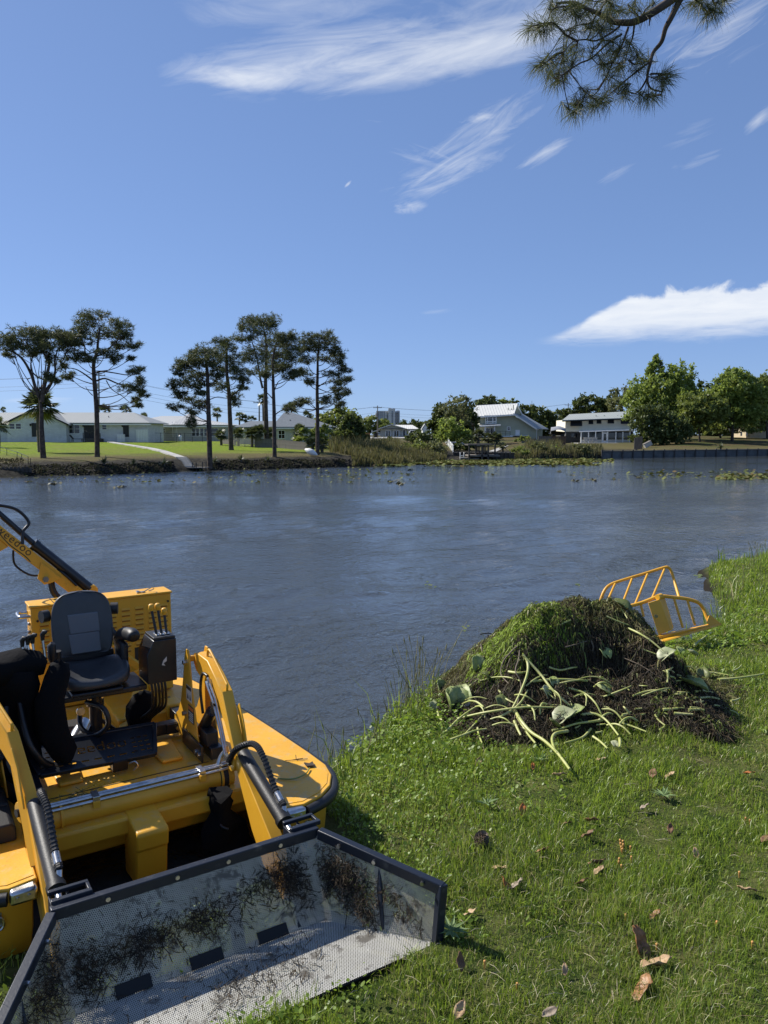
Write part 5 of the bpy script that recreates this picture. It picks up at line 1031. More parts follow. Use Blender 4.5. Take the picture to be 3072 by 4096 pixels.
# reeds: nobody could count them
def reeds(name, spec, seed, kind='stuff'):
    r = np.random.default_rng(seed); V, Tn = [], []
    for (px0, px1, s0, s1, n, h0, h1) in spec:
        px = r.uniform(px0, px1, n); s = s0 + (s1 - s0) * r.random(n); D_ = np.interp(px, SHX, SHD) + s; x = (px - 384) / FPX * D_
        z = far_z(x, D_) - .05; h = h0 + (h1 - h0) * r.random(n) * (.6 + .4 * np.sin(px * .33 + s)); lean = r.normal(0, .22, (n, 2)) * h[:, None]; w = .03 + .03 * r.random(n); a = r.random(n) * 3.14
        P = np.stack([x, D_, z], 1); sd_ = np.stack([np.cos(a), np.sin(a), 0 * a], 1) * w[:, None]; m1 = P + np.stack([lean[:, 0] * .35, lean[:, 1] * .35, h * .6], 1); tp = P + np.stack([lean[:, 0], lean[:, 1], h], 1)
        V.append(np.stack([P - sd_, P + sd_, m1 + sd_, m1 - sd_, tp], 1)); t = np.zeros((n, 3)); t[:, 0] = r.random(n); t[:, 1] = (r.random(n) < .35) * r.random(n); Tn.append(t)
    V = np.concatenate(V); t = np.concatenate(Tn); n = len(V); i = np.arange(n) * 5
    F = np.concatenate([np.stack([i, i + 1, i + 2], 1), np.stack([i, i + 2, i + 3], 1), np.stack([i + 3, i + 2, i + 4], 1)])
    o_ = link_mesh(name, fast_mesh(name, V.reshape(-1, 3), F, np.repeat(t, 5, 0)), M['reed']); o_['kind'] = kind; return o_
reeds('reeds', [(352, 446, 0, 14, 7500, .35, 1.25), (340, 440, 8, 34, 6000, .6, 1.6), (330, 400, 12, 30, 1800, 1.2, 2.6), (515, 602, 0, 10, 3800, .4, 1.4), (525, 560, 6, 20, 1500, .8, 2.2), (575, 600, 4, 14, 500, .6, 1.5)], 5)
# rough growth on the dark bank under the left lawn
M['bankgrass'] = mat_tone('bank_weeds', (.018, .018, .010), (.085, .075, .045), (.05, .07, .02), .8, .15)
bg_ = reeds('bank_grass', [(24, 172, .1, 2.6, 3000, .08, .32), (212, 345, .1, 2.6, 3000, .08, .32), (0, 24, 1.2, 8, 400, .1, .3)], 6)
bg_.data.materials.clear(); bg_.data.materials.append(M['bankgrass'])
def bank_rocks():
    r = np.random.default_rng(9); V, F, Tn = [], [], []
    for i in range(900):
        px = r.choice([r.uniform(24, 174), r.uniform(210, 350)]); s = r.uniform(0, 2.6); D_ = float(np.interp(px, SHX, SHD)) + s; x = (px - 384) / FPX * D_; z = float(far_z(np.array(x), np.array(D_))); R_ = r.uniform(.04, .14)
        k0 = len(V); U_ = rdir(6, r) * R_ * np.array([1.3, 1.1, .7]); V += [tuple(np.array([x, D_, z + .03]) + q) for q in np.array([[1, 0, 0], [-1, 0, 0], [0, 1, 0], [0, -1, 0], [0, 0, 1], [0, 0, -1]]) * R_ * np.array([1.4, 1.1, .8]) + U_ * .4]
        F += [(k0 + a, k0 + b, k0 + c) for a, b, c in ((0, 2, 4), (2, 1, 4), (1, 3, 4), (3, 0, 4), (2, 0, 5), (1, 2, 5), (3, 1, 5), (0, 3, 5))]
    o_ = link_mesh('bank_rubble', fast_mesh('bank_rubble', np.array(V), np.array(F)), mat('dark_rubble', (.012, .011, .010), .95, col2=(.045, .042, .036), nscale=1.5, namt=.8, spec=.1)); o_['kind'] = 'stuff'
bank_rocks()
# lily pads: mat of small round leaves along the far shore and loose rafts in front
M['lily'] = mat_tone('lily_leaves', (.075, .095, .020), (.19, .20, .055), (.15, .09, .04), .7, .1, .2)
def lilies(name, spec, seed):
    r = np.random.default_rng(seed); Vs, Fs, Ts = [], [], []; k = 0
    for (px0, px1, y0, y1, n, R_, wild) in spec:
        px = r.uniform(px0, px1, n); py = y0 + (y1 - y0) * r.random(n)
        if wild: ok = (np.sin(px * .21 + py * 2.1) + np.sin(px * .07 - py * 3.3 + 1) + r.normal(0, .6, n)) > wild; px, py = px[ok], py[ok]; n = len(px)
        D_ = (CAMZ * FPX / (py - HOR)); x = (px - 384) / FPX * D_ * 1.005; rad = R_ * (.6 + .8 * r.random(n)); tl = r.normal(0, .28, (n, 2)); m_ = 7; th = np.linspace(.3, 6.0, m_)
        P = np.stack([x, D_, .045 + .05 * r.random(n)], 1); ring = np.stack([np.cos(th), np.sin(th)], 1); V = np.zeros((n, m_ + 1, 3)); V[:, 0] = P
        V[:, 1:, 0] = P[:, None, 0] + rad[:, None] * ring[None, :, 0]; V[:, 1:, 1] = P[:, None, 1] + rad[:, None] * ring[None, :, 1]; V[:, 1:, 2] = P[:, None, 2] + rad[:, None] * (tl[:, :1] * ring[None, :, 0] + tl[:, 1:] * ring[None, :, 1]) + .02
        i = k + np.arange(n) * (m_ + 1); Fs.append(np.concatenate([np.stack([i, i + j, i + j + 1], 1) for j in range(1, m_)])); Vs.append(V.reshape(-1, 3)); t = np.zeros((n, 3)); t[:, 0] = r.random(n); t[:, 1] = (r.random(n) < .25) * r.random(n); Ts.append(np.repeat(t, m_ + 1, 0)); k += n * (m_ + 1)
    o_ = link_mesh(name, fast_mesh(name, np.concatenate(Vs), np.concatenate(Fs), np.concatenate(Ts)), M['lily']); o_['kind'] = 'stuff'; return o_
lilies('lily_pads', [(398, 590, 459.3, 464.6, 6500, .22, 0), (370, 405, 461, 466, 700, .22, 0), (375, 600, 464, 467, 900, .2, .8), (590, 612, 459.5, 463, 300, .2, .3)], 3)
lilies('floating_weed', [(0, 420, 473, 484, 2000, .11, 1.3), (150, 500, 468, 476, 1300, .12, 1.2), (640, 768, 470, 480, 500, .16, 1.2), (715, 790, 474.5, 480, 420, .15, -.5), (560, 700, 472, 477, 60, .15, 0)], 4)
RF = random.Random(3)
for i, (px, py, wd) in enumerate(((613, 479, 9), (592, 480, 5), (575, 481, 5), (640, 477, 5), (665, 475, 7), (560, 472, 4), (410, 470, 5), (392, 481, 8), (640, 478, 4), (52, 484, 8), (120, 487, 6), (400, 484, 6))):
    c = G(px, py, .03); o_ = MB(); R_ = np.random.default_rng(i + 300)
    for k_ in range(16): q = c + [R_.normal(0, wd * .35 * c[1] / FPX), R_.normal(0, .5), R_.uniform(0, .05)]; a = R_.random() * 6.28; L = R_.uniform(.1, .28); d = np.array([math.cos(a), math.sin(a), R_.uniform(.0, .7)]) * L; s_ = np.array([-math.sin(a), math.cos(a), 0]) * L * .5; o_.add([q - d, q - s_ * .8, q + d, q + s_], [(0, 1, 2, 3)])
    me_o = build('weed_raft', o_, mat('weed_raft_leaf', (.09, .095, .03), .5, col2=(.16, .10, .05)) if i == 0 else bpy.data.materials['weed_raft_leaf'], None, loc=tuple(c)); tag(me_o, 'small loose raft of floating lily weed on the open water', 'weed raft', 'loose weed rafts on the water')
    me_o['label'] = ['widest weed raft on the open water in front of the largest tree', 'weed raft on the water just left of the widest one', 'weed raft left of the pair in front of the cream house', 'weed raft before the middle of the seawall', 'weed raft before the tall bright tree on the right bank', 'small weed raft off the right end of the lily pads', 'weed raft on the water below the pale bungalow', 'weed raft out in the lake below the distant tower', 'small weed raft between the widest one and the seawall', 'weed raft out on the lake left, below the forked pine', 'weed raft below the tallest left pine', 'weed raft lowest of those right of the middle'][i]

# ------------------------------------------------------------------ the yellow weed harvesting boat (local frame: x to its right, y to its stern)
def m_yellow(name, dirt=.55, wear=True):
    m_ = bpy.data.materials.new(name); m_.use_nodes = True; t = NT(m_.node_tree); p = m_.node_tree.nodes['Principled BSDF']
    o = t.n('ShaderNodeTexCoord').outputs['Object']; gn = t.n('ShaderNodeNewGeometry'); nz = t.sep(gn.outputs['Normal'])[2]
    c = t.mix(t.ramp(t.noise(o, 2.2, 5, .6), .3, .7), (.74, .385, .026), (.66, .325, .020))
    up = t.ramp(nz, .6, .95)                  # dust and weed splashes lie on upward faces
    f = t.m('MULTIPLY', t.m('MULTIPLY', t.ramp(t.noise(o, 9, 6, .72), .50, .66), up), dirt); c = t.mix(f, c, (.60, .38, .12))
    f2 = t.m('MULTIPLY', t.ramp(t.noise(o, 85, 3, .8), .62, .72), t.m('MULTIPLY', up, dirt * 1.2)); c = t.mix(f2, c, (.16, .10, .04))
    f3 = t.m('MULTIPLY', t.ramp(t.noise(o, 5, 6, .75), .62, .75), .5 * dirt); c = t.mix(f3, c, (.45, .22, .03))
    t.put(p.inputs['Base Color'], c); t.put(p.inputs['Roughness'], t.m('ADD', .34, t.m('MULTIPLY', t.noise(o, 14, 4, .7), .22)))
    t.put(p.inputs['Normal'], t.bump(t.noise(o, 40, 4, .6), .05, .01)); return m_
M['yellow'] = m_yellow('yellow_paint', .55); M['yellowdirty'] = m_yellow('yellow_deck_paint', 1.0); M['yellowclean'] = m_yellow('yellow_panel_paint', .2)
M['blackpaint'] = mat('black_paint', (.010, .012, .017), .32, col2=(.05, .048, .042), nscale=7, namt=.45, bump=.06, bscale=60, nlo=.55, nhi=.75)
M['navy'] = mat('dark_blue_black_paint', (.010, .014, .024), .42, col2=(.10, .10, .095), nscale=11, namt=.5, bump=.06, bscale=60, nlo=.58, nhi=.74)
M['plastic'] = mat('black_plastic', (.012, .012, .013), .5, bump=.1, bscale=90)
M['cloth'] = mat('black_cloth_cover', (.006, .006, .007), .95, bump=.5, bscale=14, spec=.15)
M['vinyl'] = mat('charcoal_vinyl', (.040, .042, .046), .40, col2=(.055, .056, .06), nscale=5, bump=.15, bscale=120)
M['greycloth'] = mat('grey_seat_cloth', (.15, .155, .165), .9, bump=.3, bscale=160)
M['steel'] = mat('bright_steel', (.55, .55, .55), .28, 1.0, col2=(.35, .34, .32), nscale=20, namt=.5)
M['hose'] = mat('hydraulic_hose', (.010, .010, .011), .38)
M['print'] = mat('black_print', (.012, .012, .012), .5)
M['sticker'] = mat('white_sticker', (.62, .60, .54), .5)
M['orangeprint'] = mat('orange_print', (.65, .16, .02), .5)
def m_mesh(name, rad, c0, c1):
    """perforated steel sheet: staggered holes let light and sight through, mud smeared over it"""
    m_ = bpy.data.materials.new(name); m_.use_nodes = True; t = NT(m_.node_tree); nt = m_.node_tree; p = nt.nodes['Principled BSDF']
    uv = t.n('ShaderNodeUVMap'); u, v, _ = t.sep(uv.outputs[0]); P_ = .0125
    a = t.m('DIVIDE', u, P_); b = t.m('DIVIDE', v, P_ * .866); row = t.m('FLOOR', b)
    a = t.m('ADD', a, t.m('MULTIPLY', t.m('MODULO', row, 2.0), .5))
    fa = t.m('SUBTRACT', t.m('FRACT', a), .5); fb = t.m('MULTIPLY', t.m('SUBTRACT', t.m('FRACT', b), .5), .866)
    d = t.m('SQRT', t.m('ADD', t.m('MULTIPLY', fa, fa), t.m('MULTIPLY', fb, fb)))
    hole = t.m('LESS_THAN', d, rad)
    o = t.n('ShaderNodeTexCoord').outputs['Object']
    mud = t.ramp(t.noise(o, 5.5, 8, .78), .53, .61); fine = t.ramp(t.noise(o, 38, 4, .8), .60, .70)
    hole = t.m('MULTIPLY', hole, t.m('SUBTRACT', 1.0, t.m('MAXIMUM', t.m('MULTIPLY', mud, .85), fine)))
    c = t.mix(t.ramp(t.noise(o, 3, 5, .7), .35, .7), c0, c1); c = t.mix(t.m('MULTIPLY', mud, .8), c, (.035, .026, .016))
    t.put(p.inputs['Base Color'], c); p.inputs['Roughness'].default_value = .6; p.inputs['Metallic'].default_value = .0
    tr = t.n('ShaderNodeBsdfTransparent'); mx = t.n('ShaderNodeMixShader'); t.put(mx.inputs[0], hole)
    t.L.new(p.outputs[0], mx.inputs[1]); t.L.new(tr.outputs[0], mx.inputs[2]); t.L.new(mx.outputs[0], nt.nodes['Material Output'].inputs[0]); return m_
M['perf'] = m_mesh('perforated_steel', .26, (.46, .42, .33), (.35, .31, .23)); M['perffloor'] = m_mesh('sunlit_perforated_steel', .30, (.46, .45, .41), (.36, .35, .31))  # floor copy of the steel is paler: sunlight put into its colour

BO = np.array([-1.5137, 5.0983, 0.0]); BR = math.radians(32.5)
boat = thing('work_boat', 'yellow weed harvesting boat with black seat and mesh loader bucket moored at the bank', 'boat', tuple(BO), rotz=BR); boat['_local'] = 1
def bw(p):                                    # boat-local to world
    c_, s_ = math.cos(BR), math.sin(BR); return np.array([BO[0] + c_ * p[0] - s_ * p[1], BO[1] + s_ * p[0] + c_ * p[1], p[2]])
def uvproj(o_, ax, ay):
    """planar uv in metres along two directions"""
    me = o_.data; lay = me.uv_layers.new(name='UVMap'); ax, ay = vn(ax), vn(ay)
    for l in me.loops: p = np.array(me.vertices[l.vertex_index].co); lay.data[l.index].uv = (p @ ax, p @ ay)

# pontoons
outline = [(.85, -.05), (1.02, -.085), (1.2, -.02), (1.34, .09), (1.44, .25), (1.49, .45), (1.485, .75), (1.45, 1.4), (1.40, 2.1), (1.33, 2.9), (1.26, 3.35), (1.12, 3.5), (.85, 3.52)]
def ring(inset, z, sgn): 
    cx, cy = 1.15, 1.7; return [(sgn * (cx + (x - cx) * (1 - inset)), cy + (y - cy) * (1 - inset * .45), z) for x, y in outline]
for sgn in (1, -1):
    m_ = MB(); lv = [(0.0, .60), (0.0, .50), (.07, .49), (.09, .25), (.16, .02), (.35, -.18)]; n = len(outline); R = [ring(i, z, sgn) for i, z in lv]
    vs = [p for r_ in R for p in r_]; fs = [tuple(range(n)) if sgn > 0 else tuple(range(n - 1, -1, -1))]
    for k in range(len(R) - 1):
        for i in range(n): j = (i + 1) % n; q = (k * n + i, (k + 1) * n + i, (k + 1) * n + j, k * n + j); fs.append(q if sgn > 0 else q[::-1])
    m_.add(vs, fs); po = build('pontoon', m_, M['yellow'], boat, smooth=40, bevel=.012)
    r_ = ring(.055, .604, sgn); m_ = MB(); m_.add(r_ + [(x, y, z - .008) for x, y, z in r_], [tuple(range(n)) if sgn > 0 else tuple(range(n - 1, -1, -1))] + [((i, i + n, (i + 1) % n + n, (i + 1) % n) if sgn > 0 else (i, (i + 1) % n, (i + 1) % n + n, i + n)) for i in range(n)]); build('grip_deck', m_, M['yellowdirty'], po)
    pth = [(sgn * (x + .012 * (x > 1)), y - .02 * (y < .1), .545) for x, y in outline[1:12]]; m_ = MB(); m_.tube(smooth_path(pth, 5), .042, 10); build('bumper', m_, M['plastic'], po, smooth=60)
    m_ = MB(); x0, x1 = sorted((sgn * .86, sgn * 1.02)); m_.bb((x0, -.135, .50), (x1, -.04, .592)); cp = build('end_cap', m_, M['steel'], po, bevel=.02)
    for dx in (-.035, .03):
        m_ = MB(); m_.disc(((x0 + x1) / 2 + dx, -.137, .545), (0, 1, 0), .012, .012, 8); build('rivet', m_, M['steel'], po)
    m_ = MB(); m_.bb((sgn * 1.08 - .02, -.02, .33), (sgn * 1.08 + .02, .01, .42)); c = np.array([sgn * 1.08, -.035, .36]); m_.tube([c + np.array([math.cos(a) * .03, 0, math.sin(a) * .042]) for a in np.linspace(0, 6.283, 13)], .008, 6); build('tie_ring', m_, M['steel'], po)
# centre hull
m_ = MB(); m_.prism([(-.85, .42, .60), (-.85, .42, .47), (-.85, .52, .45), (-.85, .55, .33), (-.85, 1.15, .30), (-.85, 1.3, -.1), (-.85, 3.4, -.1), (-.85, 3.4, .60)], (1.70, 0, 0)); hull = build('hull', m_, M['yellow'], boat, bevel=.02)
m_ = MB(); m_.prism([(-.17, .425, .605), (-.17, .19, .585), (-.17, .17, .56), (-.17, .19, .44), (-.17, .215, .43), (-.17, .25, .16), (-.17, .55, .12), (-.17, .55, .605)], (.23, 0, 0)); build('bow_block', m_, M['yellow'], hull, bevel=.015)
m_ = MB(); m_.bb((-.66, .62, .600), (.66, 3.2, .606)); build('deck_plate', m_, M['yellowdirty'], hull)
for x in (-.42, .40): m_ = MB(); m_.prism([(x - .09, 1.18, .606), (x + .09, 1.18, .606), (x + .12, 1.62, .606), (x - .12, 1.62, .606)], (0, 0, .035)); build('deck_rib', m_, M['yellowdirty'], hull, bevel=.015)
for y in (1.02, 1.9): m_ = MB(); m_.bb((-.66, y, .6045), (.66, y + .012, .6085)); build('deck_seam', m_, M['print'], hull)
for x, y in ((.60, .75), (.60, .95), (.6, 1.4), (-.6, .8), (-.3, 1.0), (.2, .95)): m_ = MB(); m_.disc((x, y, .609), (0, 0, 1), .010, .008, 8); build('deck_bolt', m_, M['steel'], hull)
m_ = MB(); m_.prism([(.18, 2.15, .60), (.66, 2.15, .60), (.66, 2.9, .60), (.18, 2.9, .60)], (0, 0, .11)); build('deck_box', m_, M['yellow'], hull, bevel=.02)
m_ = MB(); m_.prism([(.12, 2.05, .60), (.60, 2.75, .60), (.60, 2.75, 1.06)], (.06, -.05, 0)); gs = build('gusset', m_, M['yellow'], boat, bevel=.006)
for k in range(5): m_ = MB(); a = np.array([.44, 2.46, .74 + .018 * k]); m_.beam(a + [0, -.033, 0], a + [.09, .10, .02], .004, .009); build('decal_stripe', m_, M['print'], gs)

# cross frame of black box tube
m_ = MB(); m_.bb((-.76, 1.69, .655), (.70, 1.79, .755)); build('cross_beam', m_, M['blackpaint'], boat, bevel=.006)
for s_ in (1, -1):
    x0, x1 = sorted((s_ * .66, s_ * .765)); m_ = MB(); m_.bb((x0, .95, .645), (x1, 1.685, .748)); m_.bb((x0, 1.795, .645), (x1, 2.45, .748)); rl = build('side_rail', m_, M['blackpaint'], boat, bevel=.006)
    m_ = MB(); x0, x1 = sorted((s_ * .64, s_ * .79)); m_.bb((x0, 2.12, .62), (x1, 2.34, .775)); build('rail_bracket', m_, M['yellow'], boat, bevel=.012)
    for dx in (-.30,): m_ = MB(); m_.bb((s_ * .60 - .10, 1.672, .66), (s_ * .60 + .10, 1.689, .75)); pl = build('beam_plate', m_, M['blackpaint'], boat); m_ = MB(); m_.disc((s_ * .60, 1.668, .705), (0, 1, 0), .02, .02, 10); build('bolt', m_, M['steel'], pl)

# lift arms with posts, cylinders, hoses
up_edge = [(1.42, 1.42), (1.38, 1.475), (1.30, 1.495), (1.04, 1.49), (.70, 1.315), (.47, .93), (.06, .68), (-.36, .42), (-.50, .26)]
lo_edge = [(-.44, .13), (-.10, .22), (.12, .40), (.33, .66), (.50, .90), (.66, 1.08), (.92, 1.22), (1.34, 1.33)]
def hose(pts, r, parent, name='hose', spiral=True, n=8):
    P = smooth_path(pts, n); m_ = MB(); m_.tube(P, r, 8); h_ = build(name, m_, M['hose'], parent, smooth=70)
    if spiral:
        m_ = MB(); tot = 0; last = P[0]; k = 0
        for a, b in zip(P[:-1], P[1:]):
            L = np.linalg.norm(b - a); st = 0
            while st < L:
                c = a + (b - a) * (st / L); d = vn(b - a); m_.tube([c - d * .006, c + d * .006], r * 1.22, 7); st += .034
        build('spiral_guard', m_, M['plastic'], h_, smooth=50)
    return h_
for s_ in (1, -1):
    xa = .72 if s_ > 0 else -.80
    n_old = set(bpy.data.objects.keys())
    m_ = MB(); hw = .048 if s_ > 0 else .040; m_.prism([(xa - hw, y, z) for y, z in up_edge + lo_edge], (2 * hw, 0, 0)); arm = build('lift_arm', m_, M['yellow'], boat, bevel=.007)
    m_ = MB(); m_.tube([(xa + s_ * .0, .47, .93), (xa, .47, .93)][:1] + [(xa + .001, .47, .93)], .01, 6) if False else m_.disc((xa, .50, .80), (1, 0, 0), .075, .124, 18); build('pivot_boss', m_, M['yellow'], arm, bevel=.005)
    for q in (-1, 1): m_ = MB(); m_.disc((xa + q * .068, .50, .80), (1, 0, 0), .028, .03, 10); build('pivot_bolt', m_, M['darkmetal'], arm)
    m_ = MB(); m_.prism([(xa + s_ * .050, y, z) for y, z in ((.62, 1.20), (.52, .98), (.44, .70), (.37, .60), (.34, .64), (.40, .86), (.50, 1.12), (.58, 1.24))], (s_ * .012, 0, 0)); build('gusset_plate', m_, M['yellow'], arm, bevel=.004)
    # grab handle on the top edge
    m_ = MB(); m_.tube(smooth_path([(xa, 1.16, 1.49), (xa, 1.14, 1.55), (xa, 1.06, 1.545), (xa, .74, 1.385), (xa, .70, 1.36), (xa, .71, 1.32)], 4), .011, 7); build('grab_handle', m_, M['yellow'], arm, smooth=60)
    # post: two tapering plates
    for q in (-.115, .060):
        xq = xa + s_ * q; m_ = MB(); m_.prism([(xq, y, z) for y, z in ((1.44, 1.45), (1.40, 1.52), (1.34, 1.52), (1.31, 1.45), (1.27, 1.2), (1.16, .86), (1.10, .66), (1.80, .66), (1.78, .80), (1.66, .88), (1.58, 1.0), (1.50, 1.22))], (s_ * .014, 0, 0)); pt = build('post_plate', m_, M['yellow'], boat, bevel=.004)
        if q < 0:
            for (y, z, r__) in ((1.39, 1.40, .022), (1.44, .92, .022)): m_ = MB(); m_.disc((xq - s_ * .012, y, z), (1, 0, 0), r__, .04, 8); build('bolt', m_, M['steel'], pt)
            m_ = MB(); m_.bb((xq - .0035 * s_, 1.26, 1.06), (xq - .001 * s_, 1.40, 1.20)); d1 = build('warning_label', m_, M['sticker'], pt)
            m_ = MB(); m_.bb((xq - .0055 * s_, 1.265, 1.165), (xq - .0036 * s_, 1.395, 1.195)); 
            for (ya, za, yb, zb_) in ((1.28, 1.08, 1.31, 1.13), (1.34, 1.08, 1.375, 1.13)): m_.prism([(xq - .0055 * s_, ya, za), (xq - .0055 * s_, yb, za), (xq - .0055 * s_, (ya + yb) / 2, zb_)], (.0018 * s_, 0, 0))
            build('print', m_, M['print'], d1)
            m_ = MB(); m_.bb((xq - .0035 * s_, 1.215, .88), (xq - .001 * s_, 1.36, 1.03)); d1 = build('warning_label', m_, M['print'], pt)
            m_ = MB(); m_.bb((xq - .0055 * s_, 1.225, .99), (xq - .0036 * s_, 1.35, 1.02)); build('print', m_, M['orangeprint'], d1)
            for k in range(5): m_ = MB(); m_.bb((xq - .0055 * s_, 1.23, .89 + .018 * k), (xq - .0036 * s_, 1.345 - .02 * (k % 2), .899 + .018 * k)); build('print', m_, M['sticker'], d1)
    m_ = MB(); m_.bb((xa - .135, .98, .63), (xa - .118, 1.50, .77)) if s_ > 0 else m_.bb((xa + .118, .98, .63), (xa + .135, 1.50, .77)); pl = build('mount_plate', m_, M['blackpaint'], boat, bevel=.003)
    for y in (1.04, 1.12): m_ = MB(); m_.disc((xa - s_ * .14, y, .68), (1, 0, 0), .02, .02, 8); build('bolt', m_, M['steel'], pl)
    # lift ram inside the post
    m_ = MB(); m_.tube([(xa - s_ * .02, 1.30, .78), (xa - s_ * .02, 1.02, 1.05)], .05, 12); ra = build('lift_ram', m_, M['blackpaint'], boat, smooth=50)
    m_ = MB(); m_.tube([(xa - s_ * .02, 1.02, 1.05), (xa - s_ * .02, .86, 1.22)], .024, 10); build('ram_rod', m_, M['steel'], ra, smooth=50)
    m_ = MB(); m_.bb((xa - .075, 1.02, .74), (xa + .03, 1.2, .86)); build('valve_block', m_, M['plastic'], boat, bevel=.006)
    # bucket cylinder lying on the arm
    A_, B_, C_ = np.array([xa + .01, .40, .885]), np.array([xa + .02, -.30, .655]), np.array([xa + .02, -.52, .60])
    m_ = MB(); m_.tube([A_ + (A_ - B_) * .02, A_, B_], [.035, .052, .052], 16); cy = build('bucket_ram', m_, M['plastic'], boat, smooth=40)
    m_ = MB(); m_.tube([B_ - (A_ - B_) * .0, B_ + (B_ - A_) * .055], .060, 16); build('ram_gland', m_, M['plastic'], cy, smooth=40)
    m_ = MB(); m_.tube([B_ + (B_ - A_) * .05, C_], .022, 12); build('ram_rod', m_, M['steel'], cy, smooth=40)
    m_ = MB(); m_.disc(C_, (1, 0, 0), .04, .06, 12); build('rod_eye', m_, M['darkmetal'], cy, smooth=40)
    # steel hydraulic lines along the arm's inner face and hoses
    for k, dx in enumerate((-.064, -.080)):
        x = xa + s_ * dx; P = [(x, .98, 1.36 - .03 * k), (x, .85, 1.26 - .03 * k), (x, .78, 1.19 - .03 * k), (x, .60, .90), (x, .56, .80)]; m_ = MB(); m_.tube(smooth_path(P, 4), .012, 7); build('steel_line', m_, M['steel'], arm, smooth=60)
    for y, z in ((.94, 1.32), (.58, .86)): m_ = MB(); m_.tube([(xa - s_ * .06, y + .02, z + .03), (xa - s_ * .06, y - .02, z - .03)], .022, 6); build('hose_fitting', m_, M['steel'], arm)
    m_ = MB(); m_.bb((xa - s_ * .078 - .012, .78, 1.10), (xa - s_ * .078 + .012, .86, 1.20)); build('line_clamp', m_, M['darkmetal'], arm)
    hose([(xa - s_ * .06, 1.0, 1.37), (xa - s_ * .07, 1.10, 1.36), (xa - s_ * .07, 1.16, 1.2), (xa - s_ * .06, 1.14, 1.0)], .013, boat, spiral=False)
    hose([(xa - s_ * .06, .58, .84), (xa - s_ * .08, .48, .83), (xa - s_ * .06, .36, .96), (xa + .03, .24, 1.02), (xa + .05, .10, .96), (xa + .05, -.10, .80), (xa + .05, -.26, .725)], .021, boat)
    m_ = MB(); m_.tube([(xa + .05, -.14, .775), (xa + .05, -.22, .74)], .027, 8); m_.tube([(xa + .05, -.26, .725), (xa + .045, -.28, .69)], .02, 8); build('hose_fitting', m_, M['steel'], boat, smooth=50)
    m_ = MB(); m_.tube(smooth_path([(xa - s_ * .06, .60, .86), (xa - s_ * .10, .62, .80), (xa - s_ * .13, .60, .72), (xa - s_ * .10, .56, .66)], 5), .020, 8); build('elbow_fitting', m_, M['steel'], boat, smooth=60)
    m_ = MB(); m_.bb((xa - .11, 1.36, 1.405), (xa + .07, 1.41, 1.455)); build('post_cap', m_, M['yellow'], boat, bevel=.006)
    if s_ < 0:                                # the left arm toes out towards its post
        for nm in set(bpy.data.objects.keys()) - n_old:
            q_ = bpy.data.objects[nm]
            if q_.type == 'MESH':
                for v_ in q_.data.vertices: v_.co.x -= .30 * max(0., v_.co.y - .45)
# torque tube across the bow with three steel pipes
m_ = MB(); m_.tube([(-.78, .60, .655), (.70, .60, .655)], .085, 24); tq = build('torque_tube', m_, M['yellow'], boat, smooth=40)
for k in range(3): y = .545 + .035 * k; zz = .655 + math.sqrt(max(0, .085 ** 2 - (y - .60) ** 2)) + .012; m_ = MB(); m_.tube([(-.74, y, zz), (.68, y, zz)], .0125, 8); build('hydraulic_pipe', m_, M['steel'], tq, smooth=60)
for x in (-.36, .44): m_ = MB(); m_.bb((x - .025, .525, .725), (x + .025, .64, .77)); build('pipe_clamp', m_, M['steel'], tq, bevel=.004); m_ = MB(); m_.bb((x - .03, .505, .69), (x + .02, .524, .74)); build('clamp_tab', m_, M['yellow'], tq)
m_ = MB(); m_.tube([(.585, .60, .655), (.65, .60, .655)], .094, 20); build('rubber_band', m_, M['rubber'], tq, smooth=40)
for s_ in (1, -1): m_ = MB(); m_.disc((s_ * .60, .60, .655), (1, 0, 0), .098, .02, 24); build('tube_flange', m_, M['yellow'], tq, bevel=.004)
m_ = MB()
R_ = random.Random(5)
for k in range(60): c = np.array([-.48 + R_.uniform(-.12, .12), .66 + R_.uniform(-.05, .06), .70 + R_.uniform(-.06, .05)]); d = np.array([R_.gauss(0, .07), R_.gauss(0, .05), R_.gauss(0, .03)]); m_.tube([c - d, c + d * .3 + [0, 0, .01], c + d], .0022, 3, False)
o_ = build('weed_scraps', m_, mat('dry_weed', (.11, .10, .035), .9), boat); o_['kind'] = 'stuff'
# black bag hanging behind the right arm
m_ = MB(); P = [(.42, .40, .58), (.60, .30, .60), (.66, .36, .35), (.60, .42, .18), (.40, .46, .25), (.36, .44, .42)]; r_ = random.Random(2)
bmv = [np.array([.53 + (.13 + .06 * math.sin(z * 9)) * math.cos(a) + .10 * (.5 - z), .40 + .09 * math.sin(a), z + .05 * math.cos(a * 2)]) + np.array([r_.uniform(-.03, .03), r_.uniform(-.03, .03), r_.uniform(-.015, .015)]) for z in np.linspace(.20, .62, 7) for a in np.linspace(0, 6.283, 12, endpoint=False)]
m_.add(bmv, [(k * 12 + i, k * 12 + (i + 1) % 12, (k + 1) * 12 + (i + 1) % 12, (k + 1) * 12 + i) for k in range(6) for i in range(12)] + [tuple(range(72, 84))]); build('cloth_bag', m_, M['cloth'], boat, smooth=70)
hose([(.52, .40, .44), (.50, .30, .40), (.54, .26, .38)], .011, boat, spiral=False)

